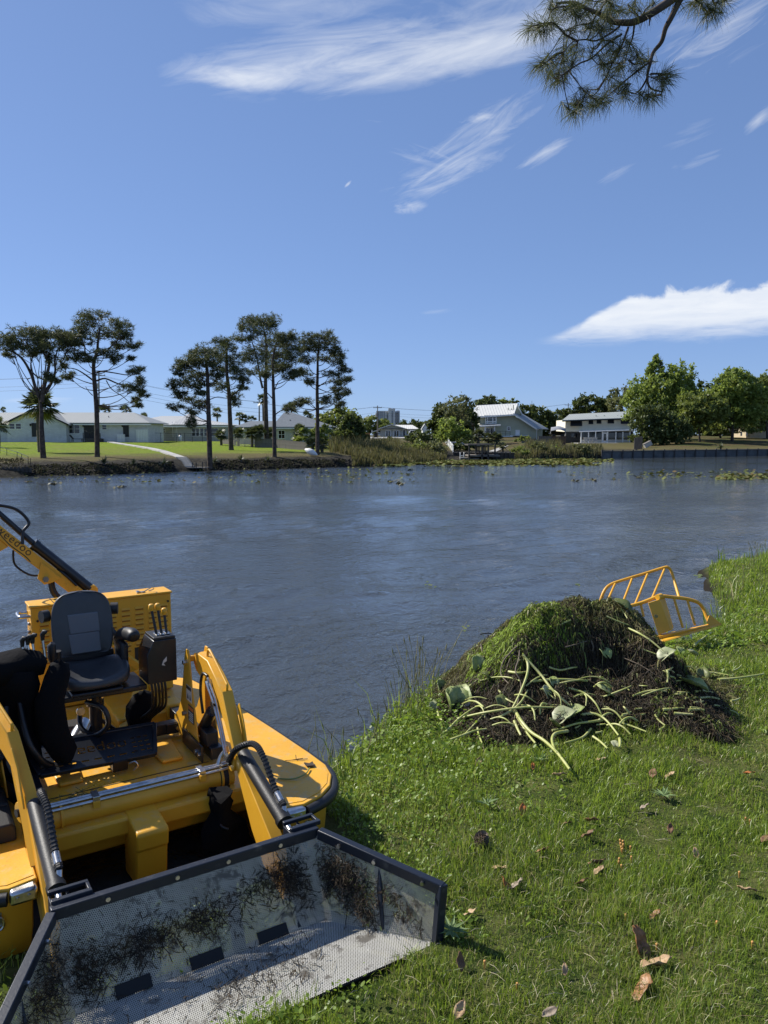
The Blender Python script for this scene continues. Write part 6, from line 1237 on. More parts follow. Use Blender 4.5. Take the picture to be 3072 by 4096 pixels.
# loader bucket
bk = bpy.data.objects.new('loader_bucket', None); COL.objects.link(bk); bk.parent = boat
TL, TR, BL, BRr = np.array([-.83, -.61, .67]), np.array([.83, -.61, .67]), np.array([-.79, -.90, .215]), np.array([.76, -.90, .215])
SL, SR, FL, FR = np.array([-1.30, -1.47, .55]), np.array([1.30, -1.47, .55]), np.array([-1.24, -1.48, .215]), np.array([1.24, -1.48, .215])
def sheet(name, P, nrm, ax, ay, th=.004): m_ = MB(); m_.add(P, [tuple(range(len(P)))]); o_ = build(name, m_, M['perffloor' if name == 'floor_sheet' else 'perf'], bk); uvproj(o_, ax, ay); return o_
sheet('back_sheet', [TL, TR, BRr, BL], 0, TR - TL, TR - BRr)
sheet('side_sheet', [TR, SR, FR, BRr], 0, SR - TR, np.array([0, 0, 1.])); sheet('side_sheet', [TL, BL, FL, SL], 0, SL - TL, np.array([0, 0, 1.]))
sheet('floor_sheet', [BL, BRr, FR, FL], 0, BRr - BL, np.array([0, -1., 0]))
def frame(name, p, q, w, h, up=(0, 0, 1), mt='navy', bev=.006): m_ = MB(); m_.beam(p, q, w, h, up); return build(name, m_, M[mt], bk, bevel=bev)
frame('top_rail', TL + [-.03, .0, .0], TR + [.03, .0, .0], .055, .07)
frame('top_rail', TR + [.028, -.03, -.001], SR + [.0, 0, 0], .055, .07); frame('top_rail', TL + [-.028, -.03, -.001], SL, .055, .07)
frame('end_post', SR + [0, .01, .03], FR + [.012, .005, -.02], .05, .06, (1, 0, 0)); frame('end_post', SL + [0, .01, .03], FL + [-.012, .005, -.02], .05, .06, (1, 0, 0))
frame('lip', FL + [0, .03, -.016], FR + [0, .03, -.016], .07, .022, mt='darkmetal'); frame('base_rail', BL + [0, .03, -.02], BRr + [0, .03, -.02], .05, .05)
for f_ in (.26, .62, .9):
    a, b = TL + (TR - TL) * f_, BL + (BRr - BL) * f_; frame('rib', a + [0, .013, -.03], b + [0, .013, 0], .085, .02, (0, 1, 0), 'plastic')
for s_ in (1, -1):
    T0, S0, B0, F0 = (TR, SR, BRr, FR) if s_ > 0 else (TL, SL, BL, FL); a, b = T0 + (S0 - T0) * .5, B0 + (F0 - B0) * .5; frame('rib', a + [s_ * .022, .012, -.03], b + [s_ * .022, .012, 0], .07, .02, (1, 0, 0)); frame('base_rail', B0 + [s_ * .03, .0, -.02], F0 + [s_ * .02, 0.05, -.02], .05, .045)
    for f_ in (.22, .5, .86): c = T0 + (S0 - T0) * f_ + np.array([-s_ * .026, -.022, 0]); m_ = MB(); m_.disc(c, (-s_ * .75, -.66, 0), .013, .022, 10); build('bolt', m_, M['steel'], bk)
for f_ in (.17, .42, .62, .84): c = TL + (TR - TL) * f_ + np.array([0, -.029, 0]); m_ = MB(); m_.disc(c, (0, 1, 0), .014, .018, 10); build('bolt', m_, M['steel'], bk)
for f_ in (.14, .42, .70): a = BL + (BRr - BL) * f_; b = a + (BRr - BL) * .13; upv = vn(TL - BL); m_ = MB(); m_.prism([a + upv * .004 + [0, -.006, .0], b + upv * .004 + [0, -.006, .0], b + upv * .075 + [0, -.006, 0], a + upv * .075 + [0, -.006, 0]], (0, -.006, .003)); build('clip_plate', m_, M['darkmetal'], bk)
for s_ in (1, -1):
    x = .73 if s_ > 0 else -.79; m_ = MB()
    for q in (-.05, .05): m_.bb((x + q - .008, -.60, .56), (x + q + .008, -.45, .69))
    m_.bb((x - .058, -.585, .695), (x + .17 * 1, -.55, .725)); m_.bb((x - .058, -.47, .695), (x + .17, -.44, .72)); m_.bb((x + .15, -.55, .69), (x + .17, -.47, .72)); build('ram_bracket', m_, M['navy'], bk, bevel=.004)
    m_ = MB(); m_.prism([(x - .012, -.57, .60), (x - .012, -.84, .22), (x - .012, -.50, .10), (x - .012, -.40, .2)], (.024, 0, 0)); build('arm_hinge', m_, M['navy'], bk, bevel=.003)
# weed stuck to the sheets
def clings(name, spec, seed):
    R_ = np.random.default_rng(seed); m_ = MB()
    for (o0, e1, e2, nrm, blobs) in spec:
        o0, e1, e2, nrm = map(lambda a: np.asarray(a, float), (o0, e1, e2, nrm))
        for (u, v, su, sv, n, L) in blobs:
            for k in range(int(n * .8)):
                uu, vv = u + R_.normal(0, su), v + R_.normal(0, sv)
                if not (0.01 < uu < .99 and .02 < vv < .97): continue
                c = o0 + e1 * uu + e2 * vv + nrm * R_.uniform(.004, .03); P = [c]; d = R_.normal(0, 1, 3) * L * R_.uniform(.3, 1.1)
                for j in range(3): d = d * .7 + R_.normal(0, 1, 3) * L * .6; d[2] -= .25 * L; q = P[-1] + d * .5; q = q - nrm * min(0, (q - o0) @ nrm - .004); P.append(q)
                w = vn(np.cross(d, nrm + .01)) * R_.uniform(.0008, .0028); k0 = len(m_.v)
                m_.add([P[0] - w, P[0] + w, P[1] + w, P[1] - w, P[2] + w, P[2] - w, P[3]], [(0, 1, 2, 3), (3, 2, 4, 5), (5, 4, 6)])
    o_ = build(name, m_, mat('stuck_weed', (.014, .010, .006), .9, col2=(.060, .036, .014), nscale=9, namt=.8), bk); o_['kind'] = 'stuff'
nb = vn(np.cross(BRr - BL, TL - BL)); nb = nb if nb[1] < 0 else -nb; ns = vn(np.cross(FR - BRr, TR - BRr)); ns = ns if ns[0] < 0 else -ns; nl = vn(np.cross(FL - BL, TL - BL)); nl = nl if nl[0] > 0 else -nl
clings('clinging_weed', [(BL, BRr - BL, TL - BL, nb, [(.20, .42, .07, .10, 420, .03), (.32, .45, .06, .08, 360, .03), (.06, .35, .04, .14, 480, .03), (.50, .48, .05, .09, 420, .03), (.55, .42, .10, .16, 220, .03), (.74, .56, .05, .10, 220, .03), (.92, .55, .05, .16, 700, .034), (.85, .66, .05, .08, 300, .03), (.5, .5, .3, .22, 260, .03)]),
                         (BRr, FR - BRr, TR - BRr, ns, [(.12, .55, .08, .16, 650, .034), (.30, .50, .09, .15, 800, .034), (.42, .25, .06, .12, 300, .03), (.72, .50, .10, .12, 420, .03), (.85, .3, .07, .1, 160, .03), (.5, .7, .2, .1, 160, .03)]),
                         (BL, FL - BL, TL - BL, nl, [(.25, .5, .15, .2, 900, .034), (.6, .5, .2, .2, 500, .03)]),
                         (BL, BRr - BL, FL - BL + (BRr - BL) * .145, np.array([0, 0, 1.]), [(.60, .50, .05, .12, 60, .05), (.70, .55, .08, .2, 110, .045), (.82, .35, .08, .12, 60, .05), (.88, .55, .04, .08, 40, .035), (.5, .5, .28, .28, 330, .03)])], 3)
# seat
seat = bpy.data.objects.new('operator_seat', None); COL.objects.link(seat); seat.parent = boat
sx, sy = -.13, 1.78
m_ = MB(); m_.tube([(sx + .05, 1.86, .60), (sx + .05, 1.86, 1.0)], .055, 16); m_.tube([(sx + .05, 1.86, 1.0), (sx + .05, 1.86, 1.16)], .075, 16); build('pedestal', m_, M['blackpaint'], seat, smooth=40)
m_ = MB(); m_.bb((sx - .02, 1.80, 1.06), (sx + .12, 1.92, 1.15)); build('pedestal_clamp', m_, M['steel'], seat, bevel=.01)
m_ = MB(); m_.bb((sx - .26, 1.58, 1.15), (sx + .44, 2.02, 1.20)); m_.bb((sx - .20, 1.52, 1.20), (sx + .22, 2.0, 1.235)); build('seat_base', m_, M['blackpaint'], seat, bevel=.012)
def cushion(name, prof, m, parent, sub=2):
    """closed loft from stacked rounded rings"""
    m_ = MB(); n = len(prof[0]); vs = [p for r_ in prof for p in r_]; fs = [tuple(range(n - 1, -1, -1)), tuple((len(prof) - 1) * n + j for j in range(n))]
    for k in range(len(prof) - 1):
        for i in range(n): j = (i + 1) % n; fs.append((k * n + i, k * n + j, (k + 1) * n + j, (k + 1) * n + i))
    m_.add(vs, fs); o_ = build(name, m_, m, parent); s_ = o_.modifiers.new('round', 'SUBSURF'); s_.levels = s_.render_levels = sub; o_.data.polygons.foreach_set('use_smooth', [True] * len(o_.data.polygons)); return o_
def rr(cx, cy, w, d, z, e=.75, nose=0, dz=None):
    out = []
    for a in np.linspace(0, 6.283, 16, endpoint=False):
        ca, sa = math.cos(a), math.sin(a); x = cx + w * math.copysign(abs(ca) ** e, ca); y = cy + d * math.copysign(abs(sa) ** e, sa)
        zz = z + (dz(x - cx, y - cy) if dz else 0); out.append((x, y, zz))
    return out
dzf = lambda x, y: .05 * (abs(x) / .27) ** 2.2 - .035 * max(0, -y / .24) ** 2 + .02 * max(0, y / .24)
cushion('seat_cushion', [rr(sx, sy - .01, .235, .205, 1.235, .55), rr(sx + .02, sy - .02, .295, .265, 1.255, .55), rr(sx + .02, sy - .02, .305, .275, 1.325, .55, dz=dzf), rr(sx + .02, sy - .02, .285, .255, 1.37, .55, dz=dzf), rr(sx, sy - .005, .17, .15, 1.335, .6, dz=dzf), rr(sx, sy, .05, .05, 1.325, .8, dz=dzf)], M['vinyl'], seat)
# backrest: rings stacked along z, leaning back
def back_ring(z, w, d0, d1, e=.45): 
    y = 2.04 + (z - 1.42) * .16; out = []
    for a in np.linspace(0, 6.283, 16, endpoint=False): ca, sa = math.cos(a), math.sin(a); out.append((sx - .0 + w * math.copysign(abs(ca) ** e, ca), y + (d0 if sa < 0 else d1) * math.copysign(abs(sa) ** .8, sa) + .05 * 0 - (.06 * (abs(ca) ** 3)), z))
    return out
bkr = cushion('backrest', [back_ring(1.43, .20, .03, .03), back_ring(1.45, .235, .055, .05), back_ring(1.55, .262, .065, .06), back_ring(1.72, .268, .065, .06), back_ring(1.86, .255, .06, .06), back_ring(1.945, .215, .055, .055), back_ring(1.985, .15, .04, .045), back_ring(1.992, .06, .015, .02)], M['vinyl'], seat)
def on_back(x, z): y = 2.04 + (z - 1.42) * .16; return (sx + x, y - .075, z)
for z0, z1 in ((1.455, 1.628), (1.632, 1.80)):
    m_ = MB(); a, b, c, d = on_back(-.11, z0), on_back(.145, z0), on_back(.135, z1), on_back(-.125, z1); m_.prism([a, b, c, d], (0, .03, .006)); build('cloth_panel', m_, M['greycloth'], bkr, bevel=.008)
m_ = MB(); m_.bb((sx - .27, 2.04, 1.28), (sx + .27, 2.12, 1.44)); m_.bb((sx - .12, 2.10, 1.2), (sx + .12, 2.13, 1.9)); build('back_frame', m_, M['plastic'], seat, bevel=.02)
for s_ in (1, -1):
    m_ = MB(); m_.tube([(sx + s_ * .27, 2.12, 1.80), (sx + s_ * .33, 2.10, 1.80)], .055, 12); build('arm_pivot', m_, M['plastic'], seat, smooth=40)
m_ = MB(); m_.tube(smooth_path([(sx + .31, 2.05, 1.52), (sx + .32, 1.9, 1.60), (sx + .33, 1.62, 1.655), (sx + .33, 1.54, 1.64)], 4), [.05, .05, .05, .055, .058, .06, .06, .06, .06, .058, .055, .05, .03], 12); build('armrest', m_, M['plastic'], seat, smooth=60)
m_ = MB(); m_.bb((sx + .27, 1.75, 1.25), (sx + .33, 2.05, 1.55)); build('armrest_bracket', m_, M['plastic'], seat, bevel=.02)
m_ = MB(); m_.tube([(sx - .34, 1.62, 1.30), (sx - .33, 1.60, 1.52)], .013, 8); jl = build('joystick', m_, M['steel'], seat, smooth=40); m_ = MB(); m_.tube([(sx - .33, 1.60, 1.52), (sx - .33, 1.60, 1.56), (sx - .33, 1.59, 1.66), (sx - .32, 1.58, 1.685)], [.022, .034, .036, .02], 10); build('joystick_grip', m_, M['plastic'], jl, smooth=50)
m_ = MB(); m_.tube([(sx - .27, 1.72, 1.44), (sx - .27, 1.70, 1.58)], .03, 10); build('side_knob', m_, M['plastic'], seat, smooth=50)
# right control box with three yellow-topped levers
cb = bpy.data.objects.new('control_box', None); COL.objects.link(cb); cb.parent = boat
m_ = MB(); m_.prism([(.30, 1.52, 1.21), (.56, 1.52, 1.21), (.56, 1.52, 1.595), (.36, 1.52, 1.595), (.30, 1.52, 1.47)], (0, .30, 0)); build('casing', m_, M['blackpaint'], cb, bevel=.006)
m_ = MB(); m_.bb((.365, 1.53, 1.597), (.555, 1.81, 1.618)); build('lever_plate', m_, M['plastic'], cb, bevel=.003)
for k in range(3):
    x = .42 + .045 * k; y = 1.64; m_ = MB(); m_.bb((x - .016, y - .05, 1.619), (x + .016, y + .05, 1.628)); build('lever_slot', m_, M['steel'], cb, bevel=.002)
    b_, t_ = np.array([x, y, 1.625]), np.array([x - .025 + .012 * k, y + .05, 1.85 - .05 * (k == 2)]); m_ = MB(); m_.tube([b_, t_], .012, 8); lv = build('lever', m_, M['plastic'], cb, smooth=40); m_ = MB(); m_.tube([t_ - [0, 0, .02], t_, t_ + [0, 0, .03], t_ + [0, 0, .042]], [.018, .026, .026, .015], 10); build('lever_knob', m_, M['yellowclean'], lv, smooth=50)
m_ = MB(); m_.prism([(.44, 1.514, 1.41), (.47, 1.514, 1.44), (.468, 1.514, 1.40), (.44, 1.514, 1.385), (.455, 1.514, 1.36), (.425, 1.514, 1.37)], (0, .004, 0)); build('torn_sticker', m_, M['sticker'], cb)
for k in range(5): x = .36 + .03 * k; hose([(x, 1.66, 1.22), (x + .01, 1.64, 1.08), (x + .02, 1.72, .92), (x - .05, 1.85, .80), (x - .12, 2.0, .66)], .012, boat, spiral=False)
m_ = MB(); r_ = random.Random(8); pts = []
for z, w in ((.66, .03), (.70, .10), (.80, .13), (.92, .13), (1.0, .09), (1.03, .03)):
    for a in np.linspace(0, 6.283, 10, endpoint=False): pts.append((.33 + w * math.cos(a) * r_.uniform(.85, 1.15) + (z - .8) * .12, 1.93 + w * .7 * math.sin(a), z + r_.uniform(-.015, .015)))
m_.add(pts, [(k * 10 + i, k * 10 + (i + 1) % 10, (k + 1) * 10 + (i + 1) % 10, (k + 1) * 10 + i) for k in range(5) for i in range(10)] + [tuple(range(9, -1, -1)), tuple(range(50, 60))]); build('hose_boot', m_, M['cloth'], boat, smooth=70)
# left control stand under cloth covers
m_ = MB(); r_ = random.Random(12); pts = []
for z, w, dx in ((.80, .06, .02), (.86, .10, 0), (1.05, .13, -.03), (1.3, .13, -.02), (1.5, .115, .0), (1.57, .085, .0), (1.60, .03, .01)):
    for a in np.linspace(0, 6.283, 14, endpoint=False): pts.append((-.49 + dx + (w - .02 * (z > 1.2)) * math.cos(a) * r_.uniform(.8, 1.2) + .03 * math.sin(z * 9), 1.28 + w * .85 * math.sin(a) * r_.uniform(.85, 1.15), z + r_.uniform(-.03, .03)))
m_.add(pts, [(k * 14 + i, k * 14 + (i + 1) % 14, (k + 1) * 14 + (i + 1) % 14, (k + 1) * 14 + i) for k in range(6) for i in range(14)] + [tuple(range(13, -1, -1)), tuple(range(84, 98))]); build('joystick_cover', m_, M['cloth'], boat, smooth=70)
m_ = MB(); pts = []
for x, w in ((-1.25, .06), (-1.2, .14), (-1.0, .17), (-.85, .17), (-.70, .15), (-.58, .12), (-.54, .04)):
    for a in np.linspace(0, 6.283, 14, endpoint=False): pts.append((x + r_.uniform(-.02, .02), 1.42 + w * math.cos(a), 1.60 + w * .72 * math.sin(a) * r_.uniform(.7, 1.25) - .05 * (x < -.9) + .03 * math.sin(x * 23)))
m_.add(pts, [(k * 14 + i, k * 14 + (i + 1) % 14, (k + 1) * 14 + (i + 1) % 14, (k + 1) * 14 + i) for k in range(6) for i in range(14)] + [tuple(range(13, -1, -1)), tuple(range(84, 98))]); build('console_cover', m_, M['cloth'], boat, smooth=70)
m_ = MB(); pts = []
for z in np.linspace(.66, 1.56, 8):
    for x in np.linspace(-1.32, -.60, 10): pts.append((x + r_.uniform(-.02, .02), 1.34 + .05 * math.sin(x * 17 + z * 3) + .05 * math.sin(z * 7) + (.08 if z < .8 else 0), z + r_.uniform(-.02, .02) + .06 * math.sin(x * 9) * (z < .8)))
m_.add(pts, [(j * 10 + i, j * 10 + i + 1, (j + 1) * 10 + i + 1, (j + 1) * 10 + i) for j in range(7) for i in range(9)]); sk_ = build('console_skirt', m_, M['cloth'], boat, smooth=70); so_ = sk_.modifiers.new('thick', 'SOLIDIFY'); so_.thickness = .012
m_ = MB(); m_.bb((-.98, 1.45, .62), (-.80, 1.60, 1.42)); build('console_post', m_, M['blackpaint'], boat, bevel=.01)
for k, (x, z) in enumerate(((-.70, 1.80), (-.66, 1.81), (-.625, 1.815), (-.55, 1.83))):
    m_ = MB(); m_.tube([(x + .01, 1.40, 1.60), (x, 1.42, z - .06)], .010, 7); lv = build('console_lever', m_, M['steel'], boat, smooth=40); m_ = MB(); m_.tube([(x, 1.42, z - .07), (x, 1.42, z - .02), (x + .015, 1.41, z), (x + .03, 1.40, z)], [.014, .02, .022, .012], 8); build('lever_grip', m_, M['plastic'], lv, smooth=50)
hose([(-.75, 1.40, 1.36), (-.72, 1.20, 1.05), (-.60, 1.22, .82), (-.42, 1.5, .68), (-.3, 1.8, .64)], .026, boat, spiral=False)
hose([(-.85, 1.3, 1.30), (-.88, 1.05, 1.0), (-.80, .95, .80), (-.74, .98, .72)], .024, boat, spiral=False)
hose([(-.2, 1.62, 1.12), (-.10, 1.45, 1.1), (-.07, 1.42, .96), (-.16, 1.5, .86), (-.25, 1.62, .90), (-.24, 1.72, 1.0)], .022, boat, spiral=False)
m_ = MB(); m_.disc((-.26, 1.56, 1.07), (0, 1, 0), .035, .02, 14); build('hose_flange', m_, M['steel'], boat)
m_ = MB(); m_.tube([(-.30, 1.80, .70), (-.22, 1.92, .74), (-.14, 2.04, .80)], [.05, .065, .05], 12); build('fuel_filter', m_, M['steel'], boat, smooth=50)
m_ = MB(); m_.bb((-.40, 1.95, .61), (-.05, 2.4, .72)); build('engine_hose_box', m_, M['plastic'], boat, bevel=.02)
for dx in (-.10, .18): m_ = MB(); m_.beam((sx + .05 + dx * .2, 1.86, .86), (sx + .05 + dx * 1.6, 1.82, .62), .03, .03); build('pedestal_brace', m_, M['blackpaint'], boat, bevel=.003)
# foot platform with lettering and slots cut through
def cut_plate():
    TLp, TRp, BLp, BRp = np.array([-.73, 1.50, .865]), np.array([.365, 1.50, .83]), np.array([-.645, 1.20, .735]), np.array([.235, 1.20, .735])
    cu = bpy.data.curves.new('foot_plate', 'FONT'); cu.body = 'weedoo'; cu.size = .15; cu.align_x = 'CENTER'; cu.space_character = 1.05
    ob = bpy.data.objects.new('foot_plate', cu); COL.objects.link(ob); bpy.context.view_layer.objects.active = ob
    for q in bpy.context.selected_objects: q.select_set(False)
    ob.select_set(True); bpy.ops.object.convert(target='CURVE'); cu = ob.data
    def poly(pts):
        s = cu.splines.new('POLY'); s.points.add(len(pts) - 1); s.use_cyclic_u = True
        for k, (x, y) in enumerate(pts): s.points[k].co = (x, y, 0, 1)
    for s in cu.splines:
        pt = s.bezier_points if s.type == 'BEZIER' else s.points
        for p in pt:
            if s.type == 'BEZIER': p.co.y -= .02; p.handle_left.y -= .02; p.handle_right.y -= .02
    poly([(-.44, -.155), (.44, -.155), (.52, .165), (-.52, .165)])
    for j in range(4):
        for i in range(3):
            for sg in (-1, 1): x, y = sg * (.345 + .055 * (i - .6)) , -.105 + .052 * j; poly([(x - .018, y), (x + .018, y), (x + .018, y + .014), (x - .018, y + .014)])
    for i in range(7): x = -.3 + .1 * i; poly([(x - .03, -.115), (x + .03, -.115), (x + .03, -.098), (x - .03, -.098)])
    cu.dimensions = '2D'; cu.fill_mode = 'BOTH'; cu.extrude = .003; cu.resolution_u = 3
    bpy.ops.object.convert(target='MESH'); me = ob.data; me.materials.clear(); me.materials.append(M['blackpaint'])
    c = (TLp + TRp + BLp + BRp) / 4; ax = vn(TRp - TLp); nz = vn(np.cross(ax, TLp - BLp)); ay = np.cross(nz, ax)
    M4 = Matrix(((ax[0], ay[0], nz[0], c[0]), (ax[1], ay[1], nz[1], c[1]), (ax[2], ay[2], nz[2], c[2]), (0, 0, 0, 1))); me.transform(M4); ob.parent = boat; ob.name = 'foot_plate'
    P = [np.array((M4 @ Vector((x, y, 0)))[:]) for x, y in ((-.45, -.17), (.45, -.17), (.535, .18), (-.535, .18))]
    for a, b in zip(P, P[1:] + P[:1]): m_ = MB(); m_.beam(a, b, .035, .04, nz); build('plate_frame', m_, M['blackpaint'], ob, bevel=.005)
    return ob
cut_plate()
m_ = MB(); m_.bb((-.10, 1.16, .64), (.02, 1.24, .73)); wn = build('latch', m_, M['darkmetal'], boat, bevel=.008); m_ = MB(); m_.tube(smooth_path([(.03, 1.16, .69), (.07, 1.13, .71), (.09, 1.12, .67), (.05, 1.12, .64)], 4), .007, 6); build('hook', m_, M['steel'], wn, smooth=60)
for x in (-.55, .18): m_ = MB(); m_.beam((x, 1.5, .84), (x, 1.72, .72), .05, .05); build('plate_arm', m_, M['blackpaint'], boat, bevel=.004)
# black case on the left pontoon
m_ = MB(); m_.prism([(-1.22, .50, .606), (-.90, .50, .606), (-.90, .50, .70), (-.93, .50, .735), (-1.19, .50, .735), (-1.22, .50, .70)], (0, .85, 0)); bc = build('battery_case', m_, M['plastic'], boat, bevel=.012)
m_ = MB(); m_.bb((-1.20, .8, .736), (-.92, .84, .742)); m_.bb((-1.20, 1.05, .736), (-.92, 1.09, .742)); build('strap', m_, M['rubber'], bc)
# engine housing at the stern with louvres
eb = bpy.data.objects.new('engine_housing', None); COL.objects.link(eb); eb.parent = boat
X0, X1, Y0, Y1, Z0, Z1 = -.42, .985, 3.06, 3.34, .62, 1.685
m_ = MB(); m_.bb((X0, Y0, Z0), (X1, Y1, Z1)); build('casing', m_, M['yellowclean'], eb, bevel=.01)
m_ = MB(); m_.bb((X0 - .012, Y0 - .016, Z1 + .002), (X1 + .012, Y1 + .016, Z1 + .022)); build('lid', m_, M['yellow'], eb, bevel=.006)
m_ = MB(); m_.bb((-.20, Y0 - .02, Z1 + .004), (-.192, Y1 + .02, Z1 + .0245)); build('lid_seam', m_, M['print'], eb)
lou = None
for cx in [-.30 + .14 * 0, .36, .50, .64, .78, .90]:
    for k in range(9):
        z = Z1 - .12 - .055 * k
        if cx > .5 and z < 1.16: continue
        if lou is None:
            m_ = MB(); m_.prism([(-.045, 0, .012), (.045, 0, .012), (.045, -.016, -.008), (-.045, -.016, -.008)], (0, .005, .002)); m_.prism([(-.04, -.0015, -.022), (.04, -.0015, -.022), (.04, -.0015, -.008), (-.04, -.0015, -.008)], (0, .001, 0)); lou = m_.k = 1; m_.bb((-.040, -.0035, -.026), (.040, -.001, -.010)); lou = build('louvre', m_, [M['yellowclean'], mat('louvre_gap_shade', (.30, .13, .010), .8)], eb); o_ = lou  # darker yellow strip painted in as the shade of each louvre's opening
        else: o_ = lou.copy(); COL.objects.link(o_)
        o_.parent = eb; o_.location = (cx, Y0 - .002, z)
for x, z in ((.95, 1.60), (.95, 1.26), (.25, 1.62), (-.36, 1.55), (-.36, 1.2)): m_ = MB(); m_.disc((x, Y0 - .004, z), (0, 1, 0), .012, .012, 8); build('screw', m_, M['print'], eb)
m_ = MB(); m_.bb((.58, Y0 - .003, .99), (.86, Y0 + .01, 1.135)); build('service_opening', m_, M['print'], eb)
m_ = MB(); m_.bb((.84, Y0 - .004, 1.15), (.95, Y0 - .0005, 1.19)); build('label', m_, M['orangeprint'], eb)
m_ = MB(); m_.tube(smooth_path([(.66, Y0 + .08, Z1 + .024), (.70, Y0 + .06, Z1 + .03), (.76, Y0 + .05, Z1 + .06), (.80, Y0 + .05, Z1 + .075), (.82, Y0 + .07, Z1 + .05), (.77, Y0 + .09, Z1 + .03)], 4), .006, 6); m_.box((.68, Y0 + .07, Z1 + .03), (.09, .03, .014)); m_.box((.66, Y0 + .10, Z1 + .03), (.03, .09, .014)); build('lid_latch', m_, M['steel'], eb)
m_ = MB(); m_.tube(smooth_path([(X0 - .002, Y0 + .03, 1.60), (X0 - .08, Y0 + .03, 1.60), (X0 - .10, Y0 + .06, 1.60), (X0 - .09, Y1 - .04, 1.60), (X0 - .002, Y1 - .04, 1.60)], 5), .018, 8); build('side_handle', m_, M['steel'], eb, smooth=60)
for k in range(5): m_ = MB(); m_.box((X0 - .012, Y0 + .06 + .03 * (k % 2), 1.52 - .09 * k), (.022, .05, .03)); build('side_catch', m_, M['steel'], eb, bevel=.004)
m_ = MB(); m_.beam((.12, 2.98, 1.40), (.58, 2.70, .98), .05, .07); m_.tube([(.55, 2.72, 1.02), (.66, 2.66, .80)], .09, 12); build('exhaust_brace', m_, M['yellow'], boat, bevel=.006)
m_ = MB(); m_.tube(smooth_path([(.30, 2.9, 1.42), (.38, 2.85, 1.28), (.44, 2.83, 1.20)], 5), .035, 8); build('intake_hose', m_, M['hose'], boat, smooth=60)
m_ = MB(); m_.bb((.13, 3.0, 1.50), (.19, 3.05, 1.54)); m_.tube([(.20, 3.0, 1.52), (.34, 2.98, 1.46)], .008, 6); build('latch_rod', m_, M['steel'], boat)
# boom crane at the stern: swung to the left
boom = bpy.data.objects.new('crane_boom', None); COL.objects.link(boom); boom.parent = boat
yb = 3.52; A_ = np.array([.20, yb, 1.62]); dirv = vn(np.array([-.62, 0, 2.42]) - np.array([.14, 0, 1.68])); upn = np.array([-dirv[2], 0, dirv[0]]); upn = upn if upn[2] > 0 else -upn
m_ = MB(); m_.beam(A_, A_ + dirv * 1.22, .11, .115, (0, 1, 0)); bm_ = build('main_boom', m_, M['yellow'], boom, bevel=.008)
bx0 = A_ + dirv * 1.22
m_ = MB(); m_.prism([A_ + dirv * .98 - upn * .057 + [0, -.045, 0], A_ + dirv * 1.30 - upn * .05 + [0, -.045, 0], A_ + dirv * 1.30 + np.array([-.6, 0, -.42]) + [0, -.045, 0], A_ + dirv * 1.30 + np.array([-.6, 0, -.55]) + [0, -.045, 0], A_ + dirv * 1.05 + np.array([-.2, 0, -.20]) + [0, -.045, 0]], (0, .09, 0)); build('jib', m_, M['yellow'], boom, bevel=.008)
m_ = MB(); m_.beam(A_ + dirv * .30 + [0, -.058, 0], A_ + dirv * .305 + [0, -.058, 0], .12, .006); pc = A_ + dirv * .50 - upn * .085
m_.prism([pc + dirv * .14 + upn * .10 + [0, -.075, 0], pc + dirv * .05 - upn * .05 + [0, -.075, 0], pc - dirv * .04 - upn * .055 + [0, -.075, 0], pc - dirv * .08 + [0, -.075, 0], pc - dirv * .13 + upn * .10 + [0, -.075, 0]], (0, .018, 0)); pv = build('pivot_lug', m_, M['yellow'], boom, bevel=.004)
m_ = MB(); m_.disc(pc - dirv * .01 - upn * .005 + [0, -.085, 0], (0, 1, 0), .032, .03, 6); build('hex_bolt', m_, M['steel'], boom)
c0, c1 = A_ + dirv * .06 + upn * .11, A_ + dirv * .80 + upn * .115
m_ = MB(); m_.tube([c0, c1], .055, 16); cr = build('boom_ram', m_, M['blackpaint'], boom, smooth=40); m_ = MB(); m_.tube([c1, c1 + dirv * .55 + upn * .03], .030, 12); build('ram_rod', m_, M['blackpaint'], boom, smooth=40); m_ = MB(); m_.tube([c1 - dirv * .03, c1 + dirv * .02], .062, 16); build('ram_collar', m_, M['blackpaint'], boom, smooth=40)
m_ = MB(); m_.disc(c0 - dirv * .03, (0, 1, 0), .06, .10, 16); m_.bb((.13, yb - .08, 1.10), (.34, yb + .08, 1.66)); m_.bb((.0, yb - .10, .55), (.45, yb + .12, 1.12)); build('boom_mount', m_, M['yellow'], boom, bevel=.008)
hose([c1 + upn * .07 + dirv * .55, c1 + upn * .16 + dirv * .38, c1 + upn * .14 + dirv * .2, c1 + upn * .03 + dirv * .18 + [0, -.03, 0], c1 - upn * .07 + dirv * .10 + [0, -.06, 0]], .016, boom, spiral=False)
hose([A_ + dirv * .92 - upn * .06 + [0, -.03, 0], A_ + dirv * .80 - upn * .16, A_ + dirv * .62 - upn * .15, A_ + dirv * .52 - upn * .07], .011, boom, spiral=False)
hose([A_ + dirv * .42 - upn * .07, A_ + dirv * .30 - upn * .15, A_ + dirv * .1 - upn * .16, A_ - upn * .12], .034, boom, spiral=False)
hose([A_ + dirv * .45 + upn * .06, A_ + dirv * .38 + upn * .065 + [0, -.06, 0], A_ + dirv * .2 + upn * .05 + [0, -.07, 0]], .012, boom, spiral=False)
m_ = MB()                                     # swoosh under the name
swp = smooth_path([A_ + dirv * 1.16 - upn * .005, A_ + dirv * 1.0 - upn * .035, A_ + dirv * .80 - upn * .032, A_ + dirv * .72 - upn * .045], 5)
for a, b in zip(swp[:-1], swp[1:]): m_.beam(a + [0, -.0570, 0], b + [0, -.0570, 0], .002, .010, (upn))
build('name_swoosh', m_, M['print'], bm_)
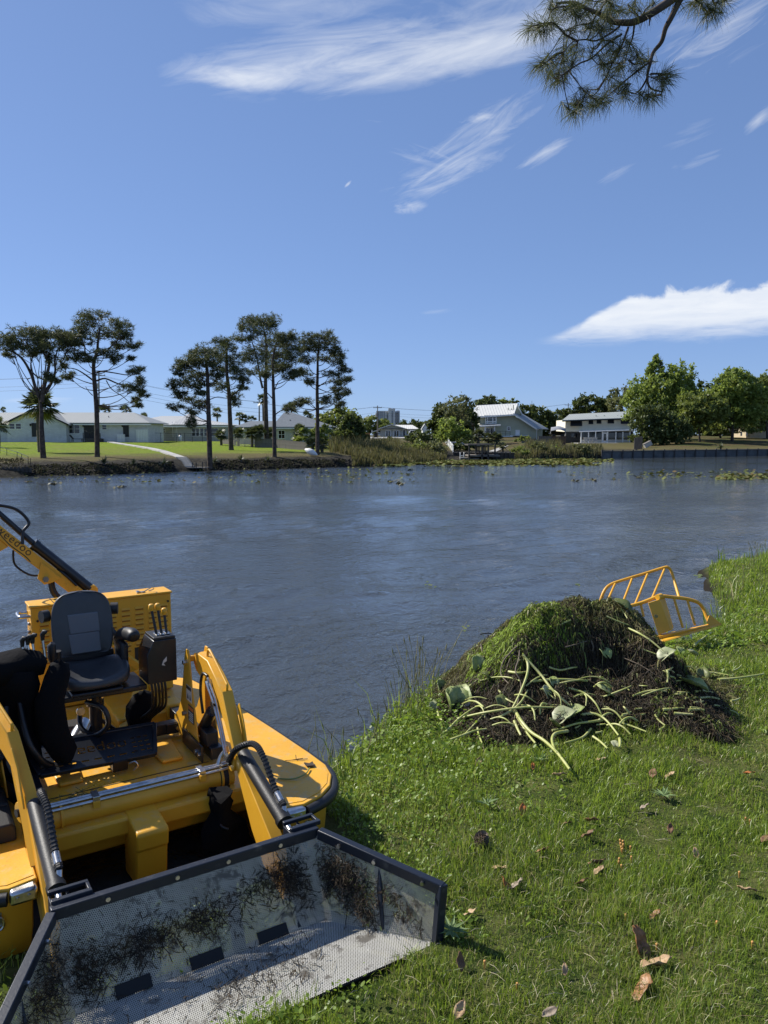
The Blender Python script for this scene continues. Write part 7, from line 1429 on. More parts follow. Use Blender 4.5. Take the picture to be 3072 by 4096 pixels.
cu = bpy.data.curves.new('name', 'FONT'); cu.body = 'weedoo'; cu.size = .115; cu.space_character = 1.15; tob = bpy.data.objects.new('name_lettering', cu); COL.objects.link(tob)
for q in bpy.context.selected_objects: q.select_set(False)
tob.select_set(True); bpy.context.view_layer.objects.active = tob; cu.extrude = .001; bpy.ops.object.convert(target='MESH'); ax = -dirv; ay = upn; nz = np.array([0, -1., 0]); c = A_ + dirv * 1.19 - upn * .012 + np.array([0, -.0575, 0])
tob.data.transform(Matrix(((ax[0], ay[0], nz[0], c[0]), (ax[1], ay[1], nz[1], c[1]), (ax[2], ay[2], nz[2], c[2]), (0, 0, 0, 1)))); tob.data.materials.clear(); tob.data.materials.append(M['print']); tob.parent = bm_; tob.name = 'name_lettering'
# scraps lying on the right pontoon
m_ = MB(); P = smooth_path([(1.02, .40, .612), (1.12, .32, .615), (1.24, .34, .618), (1.32, .42, .62)], 5); m_.tube(P, .006, 6); tag(build('plant_stem', m_, mat('fresh_stem', (.20, .25, .06), .5), None, loc=None, smooth=60), 'thin green stem lying on the right yellow deck of the boat', 'plant stem')
o_ = bpy.data.objects['plant_stem']; o_.location = tuple(BO); o_.rotation_euler = (0, 0, BR)
m_ = MB(); m_.prism([(1.32, .46, .612), (1.38, .44, .612), (1.40, .52, .612), (1.36, .50, .612), (1.33, .54, .612)], (0, 0, .012)); q = tag(build('scrap_of_bark', m_, M['trunk'], None), 'small grey scrap of bark on the rounded end of the right deck', 'bark'); q.location = tuple(BO); q.rotation_euler = (0, 0, BR)
m_ = MB()
for a, b in (((1.28, .66, .612), (1.36, .62, .622)), ((1.31, .65, .614), (1.33, .70, .63)), ((1.22, .68, .612), (1.40, .61, .612))): m_.tube([a, b], .003, 4)
q = tag(build('twig', m_, M['trunk'], None), 'tiny dark forked twig on the right yellow deck', 'twig'); q.location = tuple(BO); q.rotation_euler = (0, 0, BR)

# ------------------------------------------------------------------ heap of pulled water weed on the bank
def fbm(x, y, s, seed=0, o=4):
    out = np.zeros(np.shape(x)); a = 1.
    for k in range(o):
        f = s * 2 ** k; out += a * np.sin(x * f + seed * 1.7 + k + 1.3 * np.sin(y * f * .8 + k * 2.1 + seed)) * np.sin(y * f * 1.1 + seed * .9 + 1.2 * np.sin(x * f * .7 - k)); a *= .5
    return out
HC = np.array([2.05, 9.15])                   # foot of the heap
HPX = np.array([.35, .58, .80, .96, 1.05, 1.365, 1.56, 1.88, 2.2, 2.51, 2.98, 3.22, 3.42, 3.58, 3.74, 4.0, 4.4, 4.8, 5.1]); HPS = np.array([-.05, .03, .14, .28, .44, .68, .98, 1.13, 1.15, 1.14, 1.0, .87, .63, .36, .16, .05, .04, .0, -.05])
HPT = np.array([-.75, -.6, -.35, 0, .14, .3, .42, .50, .6, .75, .9, 1.05]); HPP = np.array([-.03, .08, .62, 1.0, .97, .84, .66, .42, .32, .22, .11, -.03])
def heap_h(x, y):
    x, y = np.asarray(x, float), np.asarray(y, float)
    wob = .10 * fbm(x * .9, y * .9, 1.6, 4, 2)
    t = (9.5 + wob - y + .12 * np.sin(x * 3.1)) / 1.78
    h = np.interp(x + .06 * fbm(y, x, 2.2, 7, 2), HPX, HPS) * np.interp(t, HPT, HPP)
    return h + (.075 * fbm(x, y, 2.7, 2) + .04 * fbm(x, y, 7, 5, 3)) * np.clip(h * 3, 0, 1) - .03
def heap_z(x, y): return near_z(x, y) + heap_h(x, y)
def heap_hit(px, py, up=.0):
    r = ray(px, py)
    for D in np.arange(6.5, 14, .02):
        x, y, z = r[0] * D / r[1], D, CAMZ + r[2] * D / r[1]
        if z <= max(float(heap_z(x, y)), float(near_z(x, y))) + up: return np.array([x, y, z])
    return W(px, py, 10)
heap = thing('weed_heap', 'big dark heap of pulled water weed dumped on the grassy bank', 'weed heap', (HC[0], HC[1], float(near_z(*HC))))
HO = np.array(heap.location)
gx, gy = np.meshgrid(np.arange(.2, 5.2, .03), np.arange(7.4, 10.9, .03)); gz = heap_z(gx, gy)
def m_heap():
    m_ = bpy.data.materials.new('rotting_weed'); m_.use_nodes = True; t = NT(m_.node_tree); p = m_.node_tree.nodes['Principled BSDF']; o = t.n('ShaderNodeTexCoord').outputs['Object']
    c = t.mix(t.ramp(t.noise(o, 14, 6, .75), .35, .68), (.016, .013, .008), (.075, .062, .028)); c = t.mix(t.m('MULTIPLY', t.ramp(t.noise(o, 3, 4, .6), .5, .7), .5), c, (.06, .075, .018))
    t.put(p.inputs['Base Color'], c); p.inputs['Roughness'].default_value = .8; p.inputs['Specular IOR Level'].default_value = .25; t.put(p.inputs['Normal'], t.bump(t.noise(o, 45, 6, .8), 1.0, .05)); return m_
me = grid_mesh('mound', gx - HO[0], gy - HO[1], gz - HO[2]); link_mesh('mound', me, m_heap(), heap); me.polygons.foreach_set('use_smooth', [True] * len(me.polygons))
M['strand'] = mat_tone('weed_strands', (.020, .018, .009), (.18, .165, .075), (.13, .16, .05), .7, .15, .3)
M['clumpgreen'] = mat_tone('green_scraps', (.06, .085, .015), (.20, .25, .05), (.24, .22, .08), .5, .3, .4)
M['greenweed'] = mat_tone('fresh_green_weed', (.15, .24, .016), (.40, .54, .07), (.28, .32, .08), .6, .3, .3)
def strands(name, n, region, mtl, L0, L1, w, seed, lift=.03, down=.6, per=4):
    r = np.random.default_rng(seed); x, y = region(r, n); n = len(x); a = r.random(n) * 6.283; L = L0 + (L1 - L0) * r.random(n)
    eps = .05; gxx = (heap_z(x + eps, y) - heap_z(x - eps, y)) / (2 * eps); gyy = (heap_z(x, y + eps) - heap_z(x, y - eps)) / (2 * eps)
    dx, dy = np.cos(a) - down * gxx, np.sin(a) - down * gyy; nn = np.hypot(dx, dy) + 1e-6; dx, dy = dx / nn, dy / nn
    P = []; cx, cy = x.copy(), y.copy(); lf = lift * r.random(n)
    for k in range(per + 1):
        P.append(np.stack([cx, cy, heap_z(cx, cy) + lf + lift * .9 * np.sin(math.pi * k / per) * r.random(n) + r.normal(0, .006, n)], 1)); tw = r.normal(0, .45, n); dx, dy = dx * np.cos(tw) - dy * np.sin(tw), dx * np.sin(tw) + dy * np.cos(tw); cx = cx + dx * L / per; cy = cy + dy * L / per
    P = np.stack(P, 1); V = []
    ww = w * (.5 + r.random(n)); sd_ = np.stack([-dy, dx, r.normal(0, .6, n)], 1); sd_ /= np.linalg.norm(sd_, axis=1, keepdims=True)
    taper = np.array([.6, 1, 1, .8, .2] if per == 4 else np.linspace(1, .3, per + 1)); S = sd_[:, None, :] * (ww[:, None] * taper)[:, :, None]
    V = np.concatenate([P - S, P + S], 1).reshape(-1, 3); m1 = per + 1; i = np.arange(n) * 2 * m1; Q = np.concatenate([np.stack([i + k, i + k + 1, i + m1 + k + 1, i + m1 + k], 1) for k in range(per)])
    t = np.zeros((n, 3)); t[:, 0] = r.random(n) ** 1.3; t[:, 1] = (r.random(n) < .25) * r.random(n)
    o_ = link_mesh(name, fast_mesh(name, V - HO, quads=Q, tone=np.repeat(t, 2 * m1, 0)), mtl, heap); o_['kind'] = 'stuff'; return o_
def whole(r, n):
    x = r.uniform(.5, 4.9, n * 3); y = r.uniform(7.7, 10.5, n * 3); ok = heap_h(x, y) > .0 + .05 * r.random(n * 3); return x[ok][:n], y[ok][:n]
def ell(cx, cy, rx, ry, rot=0.):
    def f(r, n):
        a = r.random(n) * 6.283; q = np.sqrt(r.random(n)) * (1 + .18 * np.sin(a * 5) + .1 * np.sin(a * 11)); u, v = rx * q * np.cos(a), ry * q * np.sin(a); return cx + u * math.cos(rot) - v * math.sin(rot), cy + u * math.sin(rot) + v * math.cos(rot)
    return f
GC = heap_hit(522, 634); GE = heap_hit(548, 622)
def tcoord(x, y): return (9.5 + .10 * fbm(x * .9, y * .9, 1.6, 4, 2) - y + .12 * np.sin(x * 3.1)) / 1.78
def green_m(x, y): return ((x - 1.66) / .68) ** 2 + ((y - 9.12) / .48) ** 2 + .35 * fbm(x, y, 3.3, 8, 3)
def part_of(f):
    def g(r, n):
        x, y = whole(r, n * 3); k = f(x, y, r); return x[k][:n], y[k][:n]
    return g
M['crownweed'] = mat_tone('olive_weed', (.045, .042, .014), (.25, .23, .085), (.20, .25, .06), .7, .2, .3)
M['blackroot'] = mat_tone('black_roots', (.008, .006, .004), (.060, .045, .025), (.12, .08, .04), .7, .1, .3)
strands('crown_weed', 15000, part_of(lambda x, y, r: (tcoord(x, y) < .36 + .06 * r.normal(size=len(x))) & (green_m(x, y) > .8)), M['crownweed'], .05, .22, .0040, 1, .06, .2)
strands('black_roots', 11000, part_of(lambda x, y, r: (tcoord(x, y) > .30 + .05 * r.normal(size=len(x))) & (x < 3.9)), M['blackroot'], .06, .26, .0042, 12, .06, .4)
strands('weed_strands', 9000, part_of(lambda x, y, r: (tcoord(x, y) > .5) | (x > 3.6)), M['strand'], .05, .22, .0040, 13, .05, .1)
strands('fine_roots', 6000, whole, M['blackroot'], .12, .4, .0020, 2, .08, .7)
strands('fresh_green_weed', 16000, part_of(lambda x, y, r: green_m(x, y) < .95 + .12 * r.normal(size=len(x))), M['greenweed'], .05, .18, .0040, 3, .055, 1.0)
strands('green_scraps', 4200, part_of(lambda x, y, r: fbm(x, y, 4.1, 40, 3) > .55), M['clumpgreen'], .04, .13, .0065, 4, .07, .1)

# fleshy stems lying over the heap, each a part
M['stem'] = mat('fleshy_green_stem', (.36, .39, .10), .45, col2=(.48, .47, .20), nscale=7, namt=.8, bump=.15, bscale=30)
M['stembrown'] = mat('brown_root', (.16, .125, .085), .7, col2=(.10, .07, .045), nscale=10)
S5 = lambda x, y: (400 + x * .2218, 550 + y * .2218)
def drape(pts, r, m='stem', name='stem', up=.045, arch=None):
    r = r * .88; arch = (.05 if len(pts) > 3 else 0.) if arch is None else arch
    P = [heap_hit(*S5(x, y), up) for x, y in pts]
    for i in range(len(P)): P[i] = P[i] + np.array([0, 0, up + arch * math.sin(math.pi * i / (len(P) - 1))])
    P = smooth_path(P, 5); n = len(P); mb = MB(); mb.tube(P, [r * (1.0 - .35 * i / n) for i in range(n)], 7); return build(name, mb, M[m], heap, smooth=60)
for pts, r_ in [(((552, 490), (590, 545), (635, 600), (690, 665), (765, 720)), .022), (((556, 490), (575, 540), (572, 600), (540, 680), (500, 745)), .020), (((520, 745), (545, 800), (590, 860), (650, 900), (710, 950), (765, 1010)), .024), (((528, 770), (570, 840), (610, 890)), .018),
               (((260, 778), (400, 765), (560, 745), (700, 728)), .017), (((490, 566), (530, 572), (570, 568)), .020), (((595, 610), (680, 618), (760, 618), (845, 608)), .018), (((670, 545), (720, 575), (770, 565), (800, 545)), .015), (((745, 610), (755, 660), (775, 720)), .014), (((760, 640), (830, 680), (880, 725), (910, 765)), .015),
               (((820, 760), (880, 775), (930, 805), (985, 855)), .018), (((915, 785), (860, 810), (790, 820), (720, 826)), .017), (((860, 825), (820, 865), (740, 890)), .016), (((205, 840), (260, 800), (320, 755), (365, 715)), .016), (((280, 862), (330, 810), (380, 755)), .014), (((220, 876), (290, 868), (340, 850), (390, 825)), .014),
               (((990, 795), (1050, 815), (1110, 838)), .013), (((870, 860), (905, 885), (935, 915)), .016), (((755, 835), (700, 865), (685, 895), (700, 930)), .022), (((1030, 370), (1080, 410), (1140, 450), (1215, 500)), .016), (((930, 315), (975, 335), (1030, 355)), .013), (((720, 355), (745, 342), (770, 332)), .017), (((995, 280), (1010, 300), (1025, 325)), .013),
               (((1325, 445), (1360, 415), (1402, 385)), .022), (((1440, 600), (1540, 590), (1640, 574)), .017), (((1370, 565), (1420, 570), (1480, 580)), .016), (((1185, 738), (1220, 736), (1255, 732)), .022), (((1235, 755), (1280, 758), (1320, 760)), .02), (((1300, 740), (1340, 738), (1370, 740)), .02), (((1350, 685), (1400, 682), (1440, 690)), .018), (((1330, 655), (1370, 652), (1410, 660)), .017),
               (((1150, 760), (1165, 785), (1195, 810)), .014), (((515, 790), (530, 825), (545, 855)), .02), (((350, 820), (355, 850), (370, 890)), .015), (((445, 650), (480, 690), (530, 715)), .015), (((440, 775), (500, 760), (545, 720), (575, 650)), .016), (((990, 870), (992, 890), (990, 910)), .02), (((1205, 560), (1208, 590), (1205, 615)), .018), (((0, 865), (60, 835), (120, 820)), .011), (((170, 745), (175, 770), (190, 785)), .018), (((255, 680), (300, 640), (345, 605)), .013), (((850, 550), (865, 575)), .014), (((640, 640), (700, 690), (690, 650)), .012), (((1085, 460), (1150, 485), (1225, 505)), .012)]: drape(pts, r_)
for pts, r_ in [(((535, 445), (500, 490), (465, 540), (455, 590), (490, 620)), .011), (((540, 450), (535, 520), (520, 580), (545, 640), (530, 720), (515, 780)), .010), (((545, 450), (500, 500), (480, 560)), .009), (((365, 440), (370, 470), (378, 500)), .013), (((860, 425), (870, 450), (868, 480)), .014), (((745, 455), (800, 440), (850, 425)), .010), (((300, 610), (360, 600), (420, 620)), .008), (((1000, 500), (1090, 540), (1180, 600)), .008)]: drape(pts, r_, 'stembrown', 'root')
R_ = random.Random(31)
for k in range(46):                           # short cut stem ends strewn low on the heap and to its right
    x, y = (R_.uniform(1180, 1500), R_.uniform(540, 745)) if k < 24 else (R_.uniform(560, 1180), R_.uniform(620, 880)); a = R_.uniform(-.6, .5); L = R_.uniform(18, 50); drape(((x, y), (x + L * math.cos(a) * .6, y + L * math.sin(a) * .4), (x + L * math.cos(a), y + L * math.sin(a))), R_.uniform(.009, .015))
for k in range(26):                           # more long limp stems tangled over the front
    x, y = R_.uniform(330, 1150), R_.uniform(590, 830); a = R_.uniform(-.9, .9) + (3.14 if R_.random() < .4 else 0); L = R_.uniform(70, 190); b_ = R_.uniform(-.8, .8); drape([(x + L * t * math.cos(a + b_ * t), y + L * .45 * t * math.sin(a + b_ * t) + 14 * t) for t in (0, .33, .66, 1)], R_.uniform(.009, .016))
def pad_leaf(x, y, s, ang, tilt, m='padleaf', curl=.35, name='lily_leaf'):
    c = heap_hit(*S5(x, y), .03) + [0, -.03, .05]; r_ = np.random.default_rng(int(x * 7 + y)); mb = MB(); R3 = np.array((Matrix.Rotation(ang, 3, 'Z') @ Matrix.Rotation(tilt, 3, 'X'))); n = 16; vs = [c]
    for ring_ in (.5, 1.0):
        for i in range(n):
            a = .25 + (6.283 - .5) * i / (n - 1); q = np.array([math.sin(a) * .8, -math.cos(a), 0]) * s * ring_ * (1 + .06 * math.sin(a * 5)); q[2] = curl * s * ring_ ** 2 * (abs(math.sin(a)) ** 1.5) + r_.normal(0, .03 * s); vs.append(c + R3 @ q)
    fs = [(0, 1 + i, 2 + i) for i in range(n - 1)] + [(1 + i, 1 + n + i, 2 + n + i, 2 + i) for i in range(n - 1)]; mb.add(vs, fs); o_ = build(name, mb, M[m], heap, smooth=80); sm = o_.modifiers.new('thick', 'SOLIDIFY'); sm.thickness = .004; return o_
M['padleaf'] = mat('lily_leaf', (.22, .28, .08), .5, col2=(.34, .37, .16), nscale=9, namt=.8, bump=.3, bscale=30); M['padback'] = mat('pale_leaf_back', (.30, .33, .17), .5, col2=(.38, .38, .24), nscale=9, namt=.8); M['paddark'] = mat('dark_lily_leaf', (.09, .12, .03), .45, col2=(.17, .19, .06), nscale=7, namt=.8)
for a in ((235, 705, .19, .5, 1.0, 'padleaf', 1.1), (280, 685, .17, -.3, 1.2, 'padleaf', .9), (180, 640, .12, .8, 1.3, 'padleaf', .6), (745, 770, .15, -1.0, .35, 'padback', .6), (790, 745, .11, -1.2, .5, 'padleaf', .4), (930, 655, .13, 1.2, .5, 'padleaf', .3), (920, 480, .09, .4, .6, 'padleaf', .5), (350, 525, .11, .2, 1.2, 'padleaf', .4), (400, 590, .10, 1.4, .6, 'paddark', .4), (1000, 265, .13, .9, .5, 'paddark', .4), (1200, 490, .12, -1.2, .5, 'padback', .5), (1255, 470, .08, .6, .9, 'padleaf', .6), (1315, 480, .08, 1.6, .7, 'padback', .7), (1290, 610, .13, 1.3, .4, 'paddark', .5), (1340, 630, .12, 1.2, .4, 'padleaf', .6), (1360, 575, .10, -.4, 1.0, 'paddark', .5), (455, 700, .09, .3, .8, 'paddark', .4), (690, 800, .08, 1.9, .9, 'paddark', .5), (660, 660, .09, .8, 1.0, 'padback', .4), (965, 890, .05, .2, .4, 'padback', .2), (690, 610, .07, .2, .8, 'padleaf', .5), (300, 660, .09, .9, .9, 'padback', .5), (150, 720, .07, .2, .9, 'padback', .5)): pad_leaf(*a)
c = heap_hit(*S5(285, 715), .04); m_ = MB(); m_.prism([c, c + [.07, 0, .03], c + [.09, 0, .11], c + [.03, 0, .08]], (0, -.012, .004)); build('white_petal', m_, M['white'], heap, bevel=.003)

# ------------------------------------------------------------------ yellow root rake standing at the water's edge behind the heap
rk = thing('root_rake', 'yellow tubular root rake with a solid middle post standing behind the weed heap', 'rake', tuple(G(*S5(1250, 390), .2)))
def Y5(x, y, D_): return W(*S5(x, y), D_)
Df = 11.55
def rtube(pts, r, name): m_ = MB(); m_.tube(smooth_path([Y5(*p) for p in pts], 5), r, 10); return build(name, m_, M['yellowclean'], rk, smooth=60)
rtube(((900, 242, 12.3), (918, 190, 12.35), (945, 158, 12.4), (1000, 137, 12.45), (1100, 107, 12.55), (1180, 82, 12.6), (1208, 78, 12.6), (1224, 98, 12.6), (1240, 150, 12.45), (1258, 212, 12.2)), .024, 'top_rail')
rtube(((1022, 256, 11.6), (1090, 238, 11.65), (1168, 210, 11.7), (1230, 213, 11.75), (1300, 222, 11.8), (1345, 238, 11.8), (1368, 265, 11.8), (1382, 300, 11.75), (1394, 325, 11.7)), .028, 'mid_rail')
for a, b in (((970, 152, 12.4), (935, 232, 12.0)), ((1046, 130, 12.45), (1000, 250, 11.9)), ((1116, 109, 12.5), (1060, 245, 11.7)), ((1192, 88, 12.55), (1135, 222, 11.7))): rtube((a, b), .019, 'tine_bar')
for a, b in (((1040, 255, 11.6), (1055, 320, 11.5)), ((1085, 242, 11.65), (1098, 300, 11.55)), ((1235, 216, 11.75), (1275, 350, 11.5)), ((1295, 224, 11.8), (1330, 338, 11.55))): rtube((a, b), .019, 'tine_bar')
m_ = MB(); m_.prism([Y5(1117, 238, 11.58), Y5(1170, 222, 11.6), Y5(1222, 362, 11.38), Y5(1165, 384, 11.36)], np.array([.05, .05, 0])); po = build('middle_post', m_, M['yellowclean'], rk, bevel=.006)
m_ = MB(); m_.prism([Y5(1170, 215, 11.66), Y5(1190, 208, 11.75), Y5(1232, 350, 11.55), Y5(1222, 362, 11.40)], np.array([.012, .012, 0])); build('post_flange', m_, M['yellow'], rk, bevel=.004)
m_ = MB(); m_.tube([Y5(1160, 213, 11.62), Y5(1178, 208, 11.68)], .045, 14); build('top_bush', m_, M['yellowclean'], rk, smooth=50)
for x, y in ((1155, 297), (1176, 360)): m_ = MB(); m_.disc(Y5(x, y, 11.44) + [-.01, -.02, 0], (-.3, -1, 0), .028, .03, 10); build('bolt', m_, M['steel'], po)
m_ = MB(); m_.beam(Y5(1150, 398, 11.35), Y5(1395, 345, 11.62), .07, .065); build('base_bar', m_, M['yellow'], rk, bevel=.008)
m_ = MB(); m_.prism([Y5(1175, 412, 11.22), Y5(1180, 418, 11.2), Y5(1452, 338, 11.6), Y5(1440, 332, 11.62)], (0, .14, .0)); build('cutting_edge', m_, M['yellowdirty'], rk, bevel=.004)
m_ = MB(); m_.prism([Y5(1394, 296, 11.72), Y5(1402, 294, 11.72), Y5(1452, 335, 11.62), Y5(1400, 345, 11.58), Y5(1385, 330, 11.6)], (0, .03, 0)); build('end_plate', m_, M['yellow'], rk, bevel=.004)
m_ = MB(); m_.prism([Y5(1110, 330, 11.5), Y5(1118, 335, 11.5), Y5(1165, 390, 11.38), Y5(1148, 395, 11.36)], (0, .05, 0)); build('end_plate', m_, M['yellow'], rk, bevel=.004)

# ------------------------------------------------------------------ grass, weeds and clover of the near bank
def bumpmask(x, y): return np.clip(.5 + .5 * fbm(x, y, .9, 3, 3), 0, 1)
def in_view(x, y, margin=.28):
    a = x / np.maximum(y, .1); return (y > 2.3) & (np.abs(a) < .503 + margin)
BK = [bw(p)[:2] for p in ((-.79, -.9, 0), (.76, -.9, 0), (1.24, -1.47, 0), (-1.24, -1.47, 0))]
def in_poly(x, y, P):
    ins = np.zeros(x.shape, bool)
    for (x0, y0), (x1, y1) in zip(P, P[1:] + P[:1]): ins ^= ((y0 > y) != (y1 > y)) & (x < (x1 - x0) * (y - y0) / (y1 - y0 + 1e-12) + x0)
    return ins
BOATP = [bw(p)[:2] for p in ((-1.5, -.05, 0), (1.5, -.05, 0), (1.5, 3.6, 0), (-1.5, 3.6, 0))]
GAPP = [bw(p)[:2] for p in ((-1.5, -1.1, 0), (1.0, -1.1, 0), (1.05, .5, 0), (-1.5, .5, 0))]
def scatter(n, seed, ymax=30, pw=1.75):
    r = np.random.default_rng(seed); u = r.random(n * 3); y0, y1 = 2.4, ymax; y = (y0 ** (1 - pw + 1) + u * (y1 ** (2 - pw) - y0 ** (2 - pw))) ** (1 / (2 - pw)); x = (r.random(n * 3) * 2 - 1) * (.80 * y + 1.2)
    d = near_sd(x, y); ok = (d > .02) & (y < ymax) & ~in_poly(x, y, BK) & ~in_poly(x, y, BOATP) & (~in_poly(x, y, GAPP) | (r.random(n * 3) < .06)); x, y, d = x[ok], y[ok], d[ok]; return x[:n], y[:n], d[:n], r
def blades(name, n, seed, L0, L1, w0, mtl, filt=None, ymax=30, lean=.45, pw=1.75, tone=None):
    x, y, d, r = scatter(n, seed, ymax, pw)
    if filt is not None: k = filt(x, y, d, r); x, y, d = x[k], y[k], d[k]
    n = len(x); hh = heap_h(x, y); k = hh < .06; x, y, d = x[k], y[k], d[k]; n = len(x); clump = bumpmask(x * 3.1, y * 3.1); L = (L0 + (L1 - L0) * r.random(n) ** 1.5) * (.38 + 1.0 * clump); L *= np.where(d < .5, 1.25, 1.)
    w = w0 * (.7 + .6 * r.random(n)) * np.clip(y / 6.0, .8, 2.4); a = r.random(n) * 6.283; P = np.stack([x, y, near_z(x, y) - .012], 1); le = np.abs(r.normal(0, lean, n)) + .12; ld = np.stack([np.cos(a), np.sin(a), 0 * a], 1); b = a + 1.57 + r.normal(0, .5, n); sd_ = np.stack([np.cos(b), np.sin(b), 0 * b], 1) * w[:, None]
    m1 = P + ld * (L * le * .35)[:, None]; m1[:, 2] += L * .55; tp = P + ld * (L * le)[:, None]; tp[:, 2] += L * np.clip(1 - .35 * le, .25, 1)
    V = np.stack([P - sd_, P + sd_, m1 + sd_ * .8, m1 - sd_ * .8, tp], 1).reshape(-1, 3); i = np.arange(n) * 5; F = np.concatenate([np.stack([i, i + 1, i + 2], 1), np.stack([i, i + 2, i + 3], 1), np.stack([i + 3, i + 2, i + 4], 1)])
    patch = np.clip(.5 + .6 * fbm(x, y, .55, 9, 3), 0, 1); t = np.zeros((n, 3)); t[:, 0] = np.clip(.65 * r.random(n) + .45 * patch - .05, 0, 1); dry = np.clip(.5 + .7 * fbm(x, y, .8, 14, 3), 0, 1); t[:, 1] = np.where(r.random(n) < .05 + .22 * dry ** 2, .4 + .6 * r.random(n), 0)
    o_ = link_mesh(name, fast_mesh(name, V, F, np.repeat(t, 5, 0)), mtl); o_['kind'] = 'stuff'; return o_
M['grass'] = mat_tone('grass_blades', (.062, .120, .012), (.31, .41, .060), (.46, .40, .20), .40, .48, .5)
M['straw'] = mat_tone('straw', (.24, .19, .09), (.42, .35, .20), None, .6, .2)
M['clover'] = mat_tone('broad_weed_leaves', (.085, .145, .014), (.25, .36, .050), (.32, .36, .09), .42, .45, .4)
blades('grass', 350000, 41, .05, .135, .0030, M['grass'], lambda x, y, d, r: ~((d < .0)))
blades('dry_grass', 13000, 42, .04, .11, .0020, M['straw'], lambda x, y, d, r: (.5 + .7 * fbm(x, y, .8, 14, 3) + .5 * r.random(len(x))) > .95, lean=1.4)
blades('tall_grass', 8500, 43, .16, .50, .0042, M['grass'], lambda x, y, d, r: (d < .40) | ((x > 7.2) & (y > 13) & (d < 3.2)), lean=.5, pw=1.0)
blades('tussock_grass', 4500, 44, .10, .24, .0038, M['grass'], lambda x, y, d, r: fbm(x, y, 2.3, 21, 2) > .75, lean=.6)
def leaf_cover(name, n, seed, mtl, filt, s0, s1, h0, h1, ymax=14, kind=0):
    """small broad leaves standing over the ground on unseen stalks"""
    x, y, d, r = scatter(n, seed, ymax, 1.5); k = filt(x, y, d, r) & (heap_h(x, y) < .05); x, y, d = x[k], y[k], d[k]; n = len(x); hgt = (h0 + (h1 - h0) * r.random(n)) * (.5 + bumpmask(x * 2.4, y * 2.4)); s = (s0 + (s1 - s0) * r.random(n)) * np.clip(y / 7, .9, 1.6)
    C = np.stack([x, y, near_z(x, y) + hgt], 1); a = r.random(n) * 6.283; tl = r.normal(0, .55, (n, 2)); th = np.linspace(0, 6.283, 7)[:-1]; el = 1.0 if kind == 0 else .42
    rx, ry = np.cos(th), np.sin(th) * el; X = rx[None] * np.cos(a)[:, None] - ry[None] * np.sin(a)[:, None]; Yv = rx[None] * np.sin(a)[:, None] + ry[None] * np.cos(a)[:, None]
    V = np.zeros((n, 7, 3)); V[:, 0] = C; V[:, 0, 2] -= s * .12; V[:, 1:, 0] = C[:, None, 0] + X * s[:, None]; V[:, 1:, 1] = C[:, None, 1] + Yv * s[:, None]; V[:, 1:, 2] = C[:, None, 2] + s[:, None] * (X * tl[:, :1] + Yv * tl[:, 1:])
    i = np.arange(n) * 7; F = np.concatenate([np.stack([i, i + 1 + j, i + 1 + (j + 1) % 6], 1) for j in range(6)]); t = np.zeros((n, 3)); t[:, 0] = np.clip(.2 + .6 * r.random(n) + .2 * bumpmask(x, y), 0, 1); t[:, 1] = (r.random(n) < .08) * r.random(n)
    o_ = link_mesh(name, fast_mesh(name, V.reshape(-1, 3), F, np.repeat(t, 7, 0)), mtl); o_['kind'] = 'stuff'; return o_
cl = lambda x, y, d, r: ((d < 1.9 + .7 * fbm(x, y, 1.3, 4, 3)) & (y > 3.0) & (y < 12)) & (r.random(len(x)) < np.clip(1.25 - d * .42, .04, 1))
leaf_cover('clover', 60000, 45, M['clover'], cl, .008, .017, .03, .12)
leaf_cover('narrow_weeds', 26000, 46, M['clover'], lambda x, y, d, r: (d < 1.5) & (y > 3.0) & (fbm(x, y, 1.9, 31, 3) > -.1), .014, .030, .04, .16, kind=1)
leaf_cover('scattered_weeds', 30000, 47, M['clover'], lambda x, y, d, r: (fbm(x, y, 1.6, 33, 3) > .72), .012, .026, .02, .08, kind=1)
# thin dry seed stalks by the water, one mass
def stalks():
    R_ = random.Random(17); mb = MB()
    for px, py, n_, h_ in ((317, 770, 7, .55), (408, 712, 8, .7), (418, 705, 9, .8), (428, 692, 8, .8), (400, 715, 6, .6), (424, 700, 8, .75), (412, 720, 7, .6), (338, 770, 5, .4), (350, 750, 5, .4), (375, 735, 6, .45), (390, 725, 6, .5), (730, 600, 6, .45), (742, 590, 8, .5), (715, 612, 6, .4), (752, 580, 8, .55), (760, 572, 8, .5)):
        b = G(px, py, .12); 
        for _ in range(n_):
            q = b + [R_.uniform(-.18, .18), R_.uniform(-.25, .25), 0]; q[2] = float(near_z(q[0], q[1])) - .02; h = h_ * R_.uniform(.6, 1.2); d = np.array([R_.gauss(0, .22), R_.gauss(0, .18), 0]) * h; P = smooth_path([q, q + d * .3 + [0, 0, h * .5], q + d + [0, 0, h]], 3); mb.tube(P, [.0032] * (len(P) - 1) + [.0012], 4, False)
            if R_.random() < .5: mb.tube([P[-1] - [0, 0, .05], P[-1] + d * .05, P[-1] + d * .1 + [0, 0, .05]], [.003, .008, .001], 5, False)
    o_ = build('seed_stalks', mb, mat('dry_stalk', (.20, .18, .08), .7, col2=(.12, .15, .05), nscale=3)); o_['kind'] = 'stuff'
stalks()
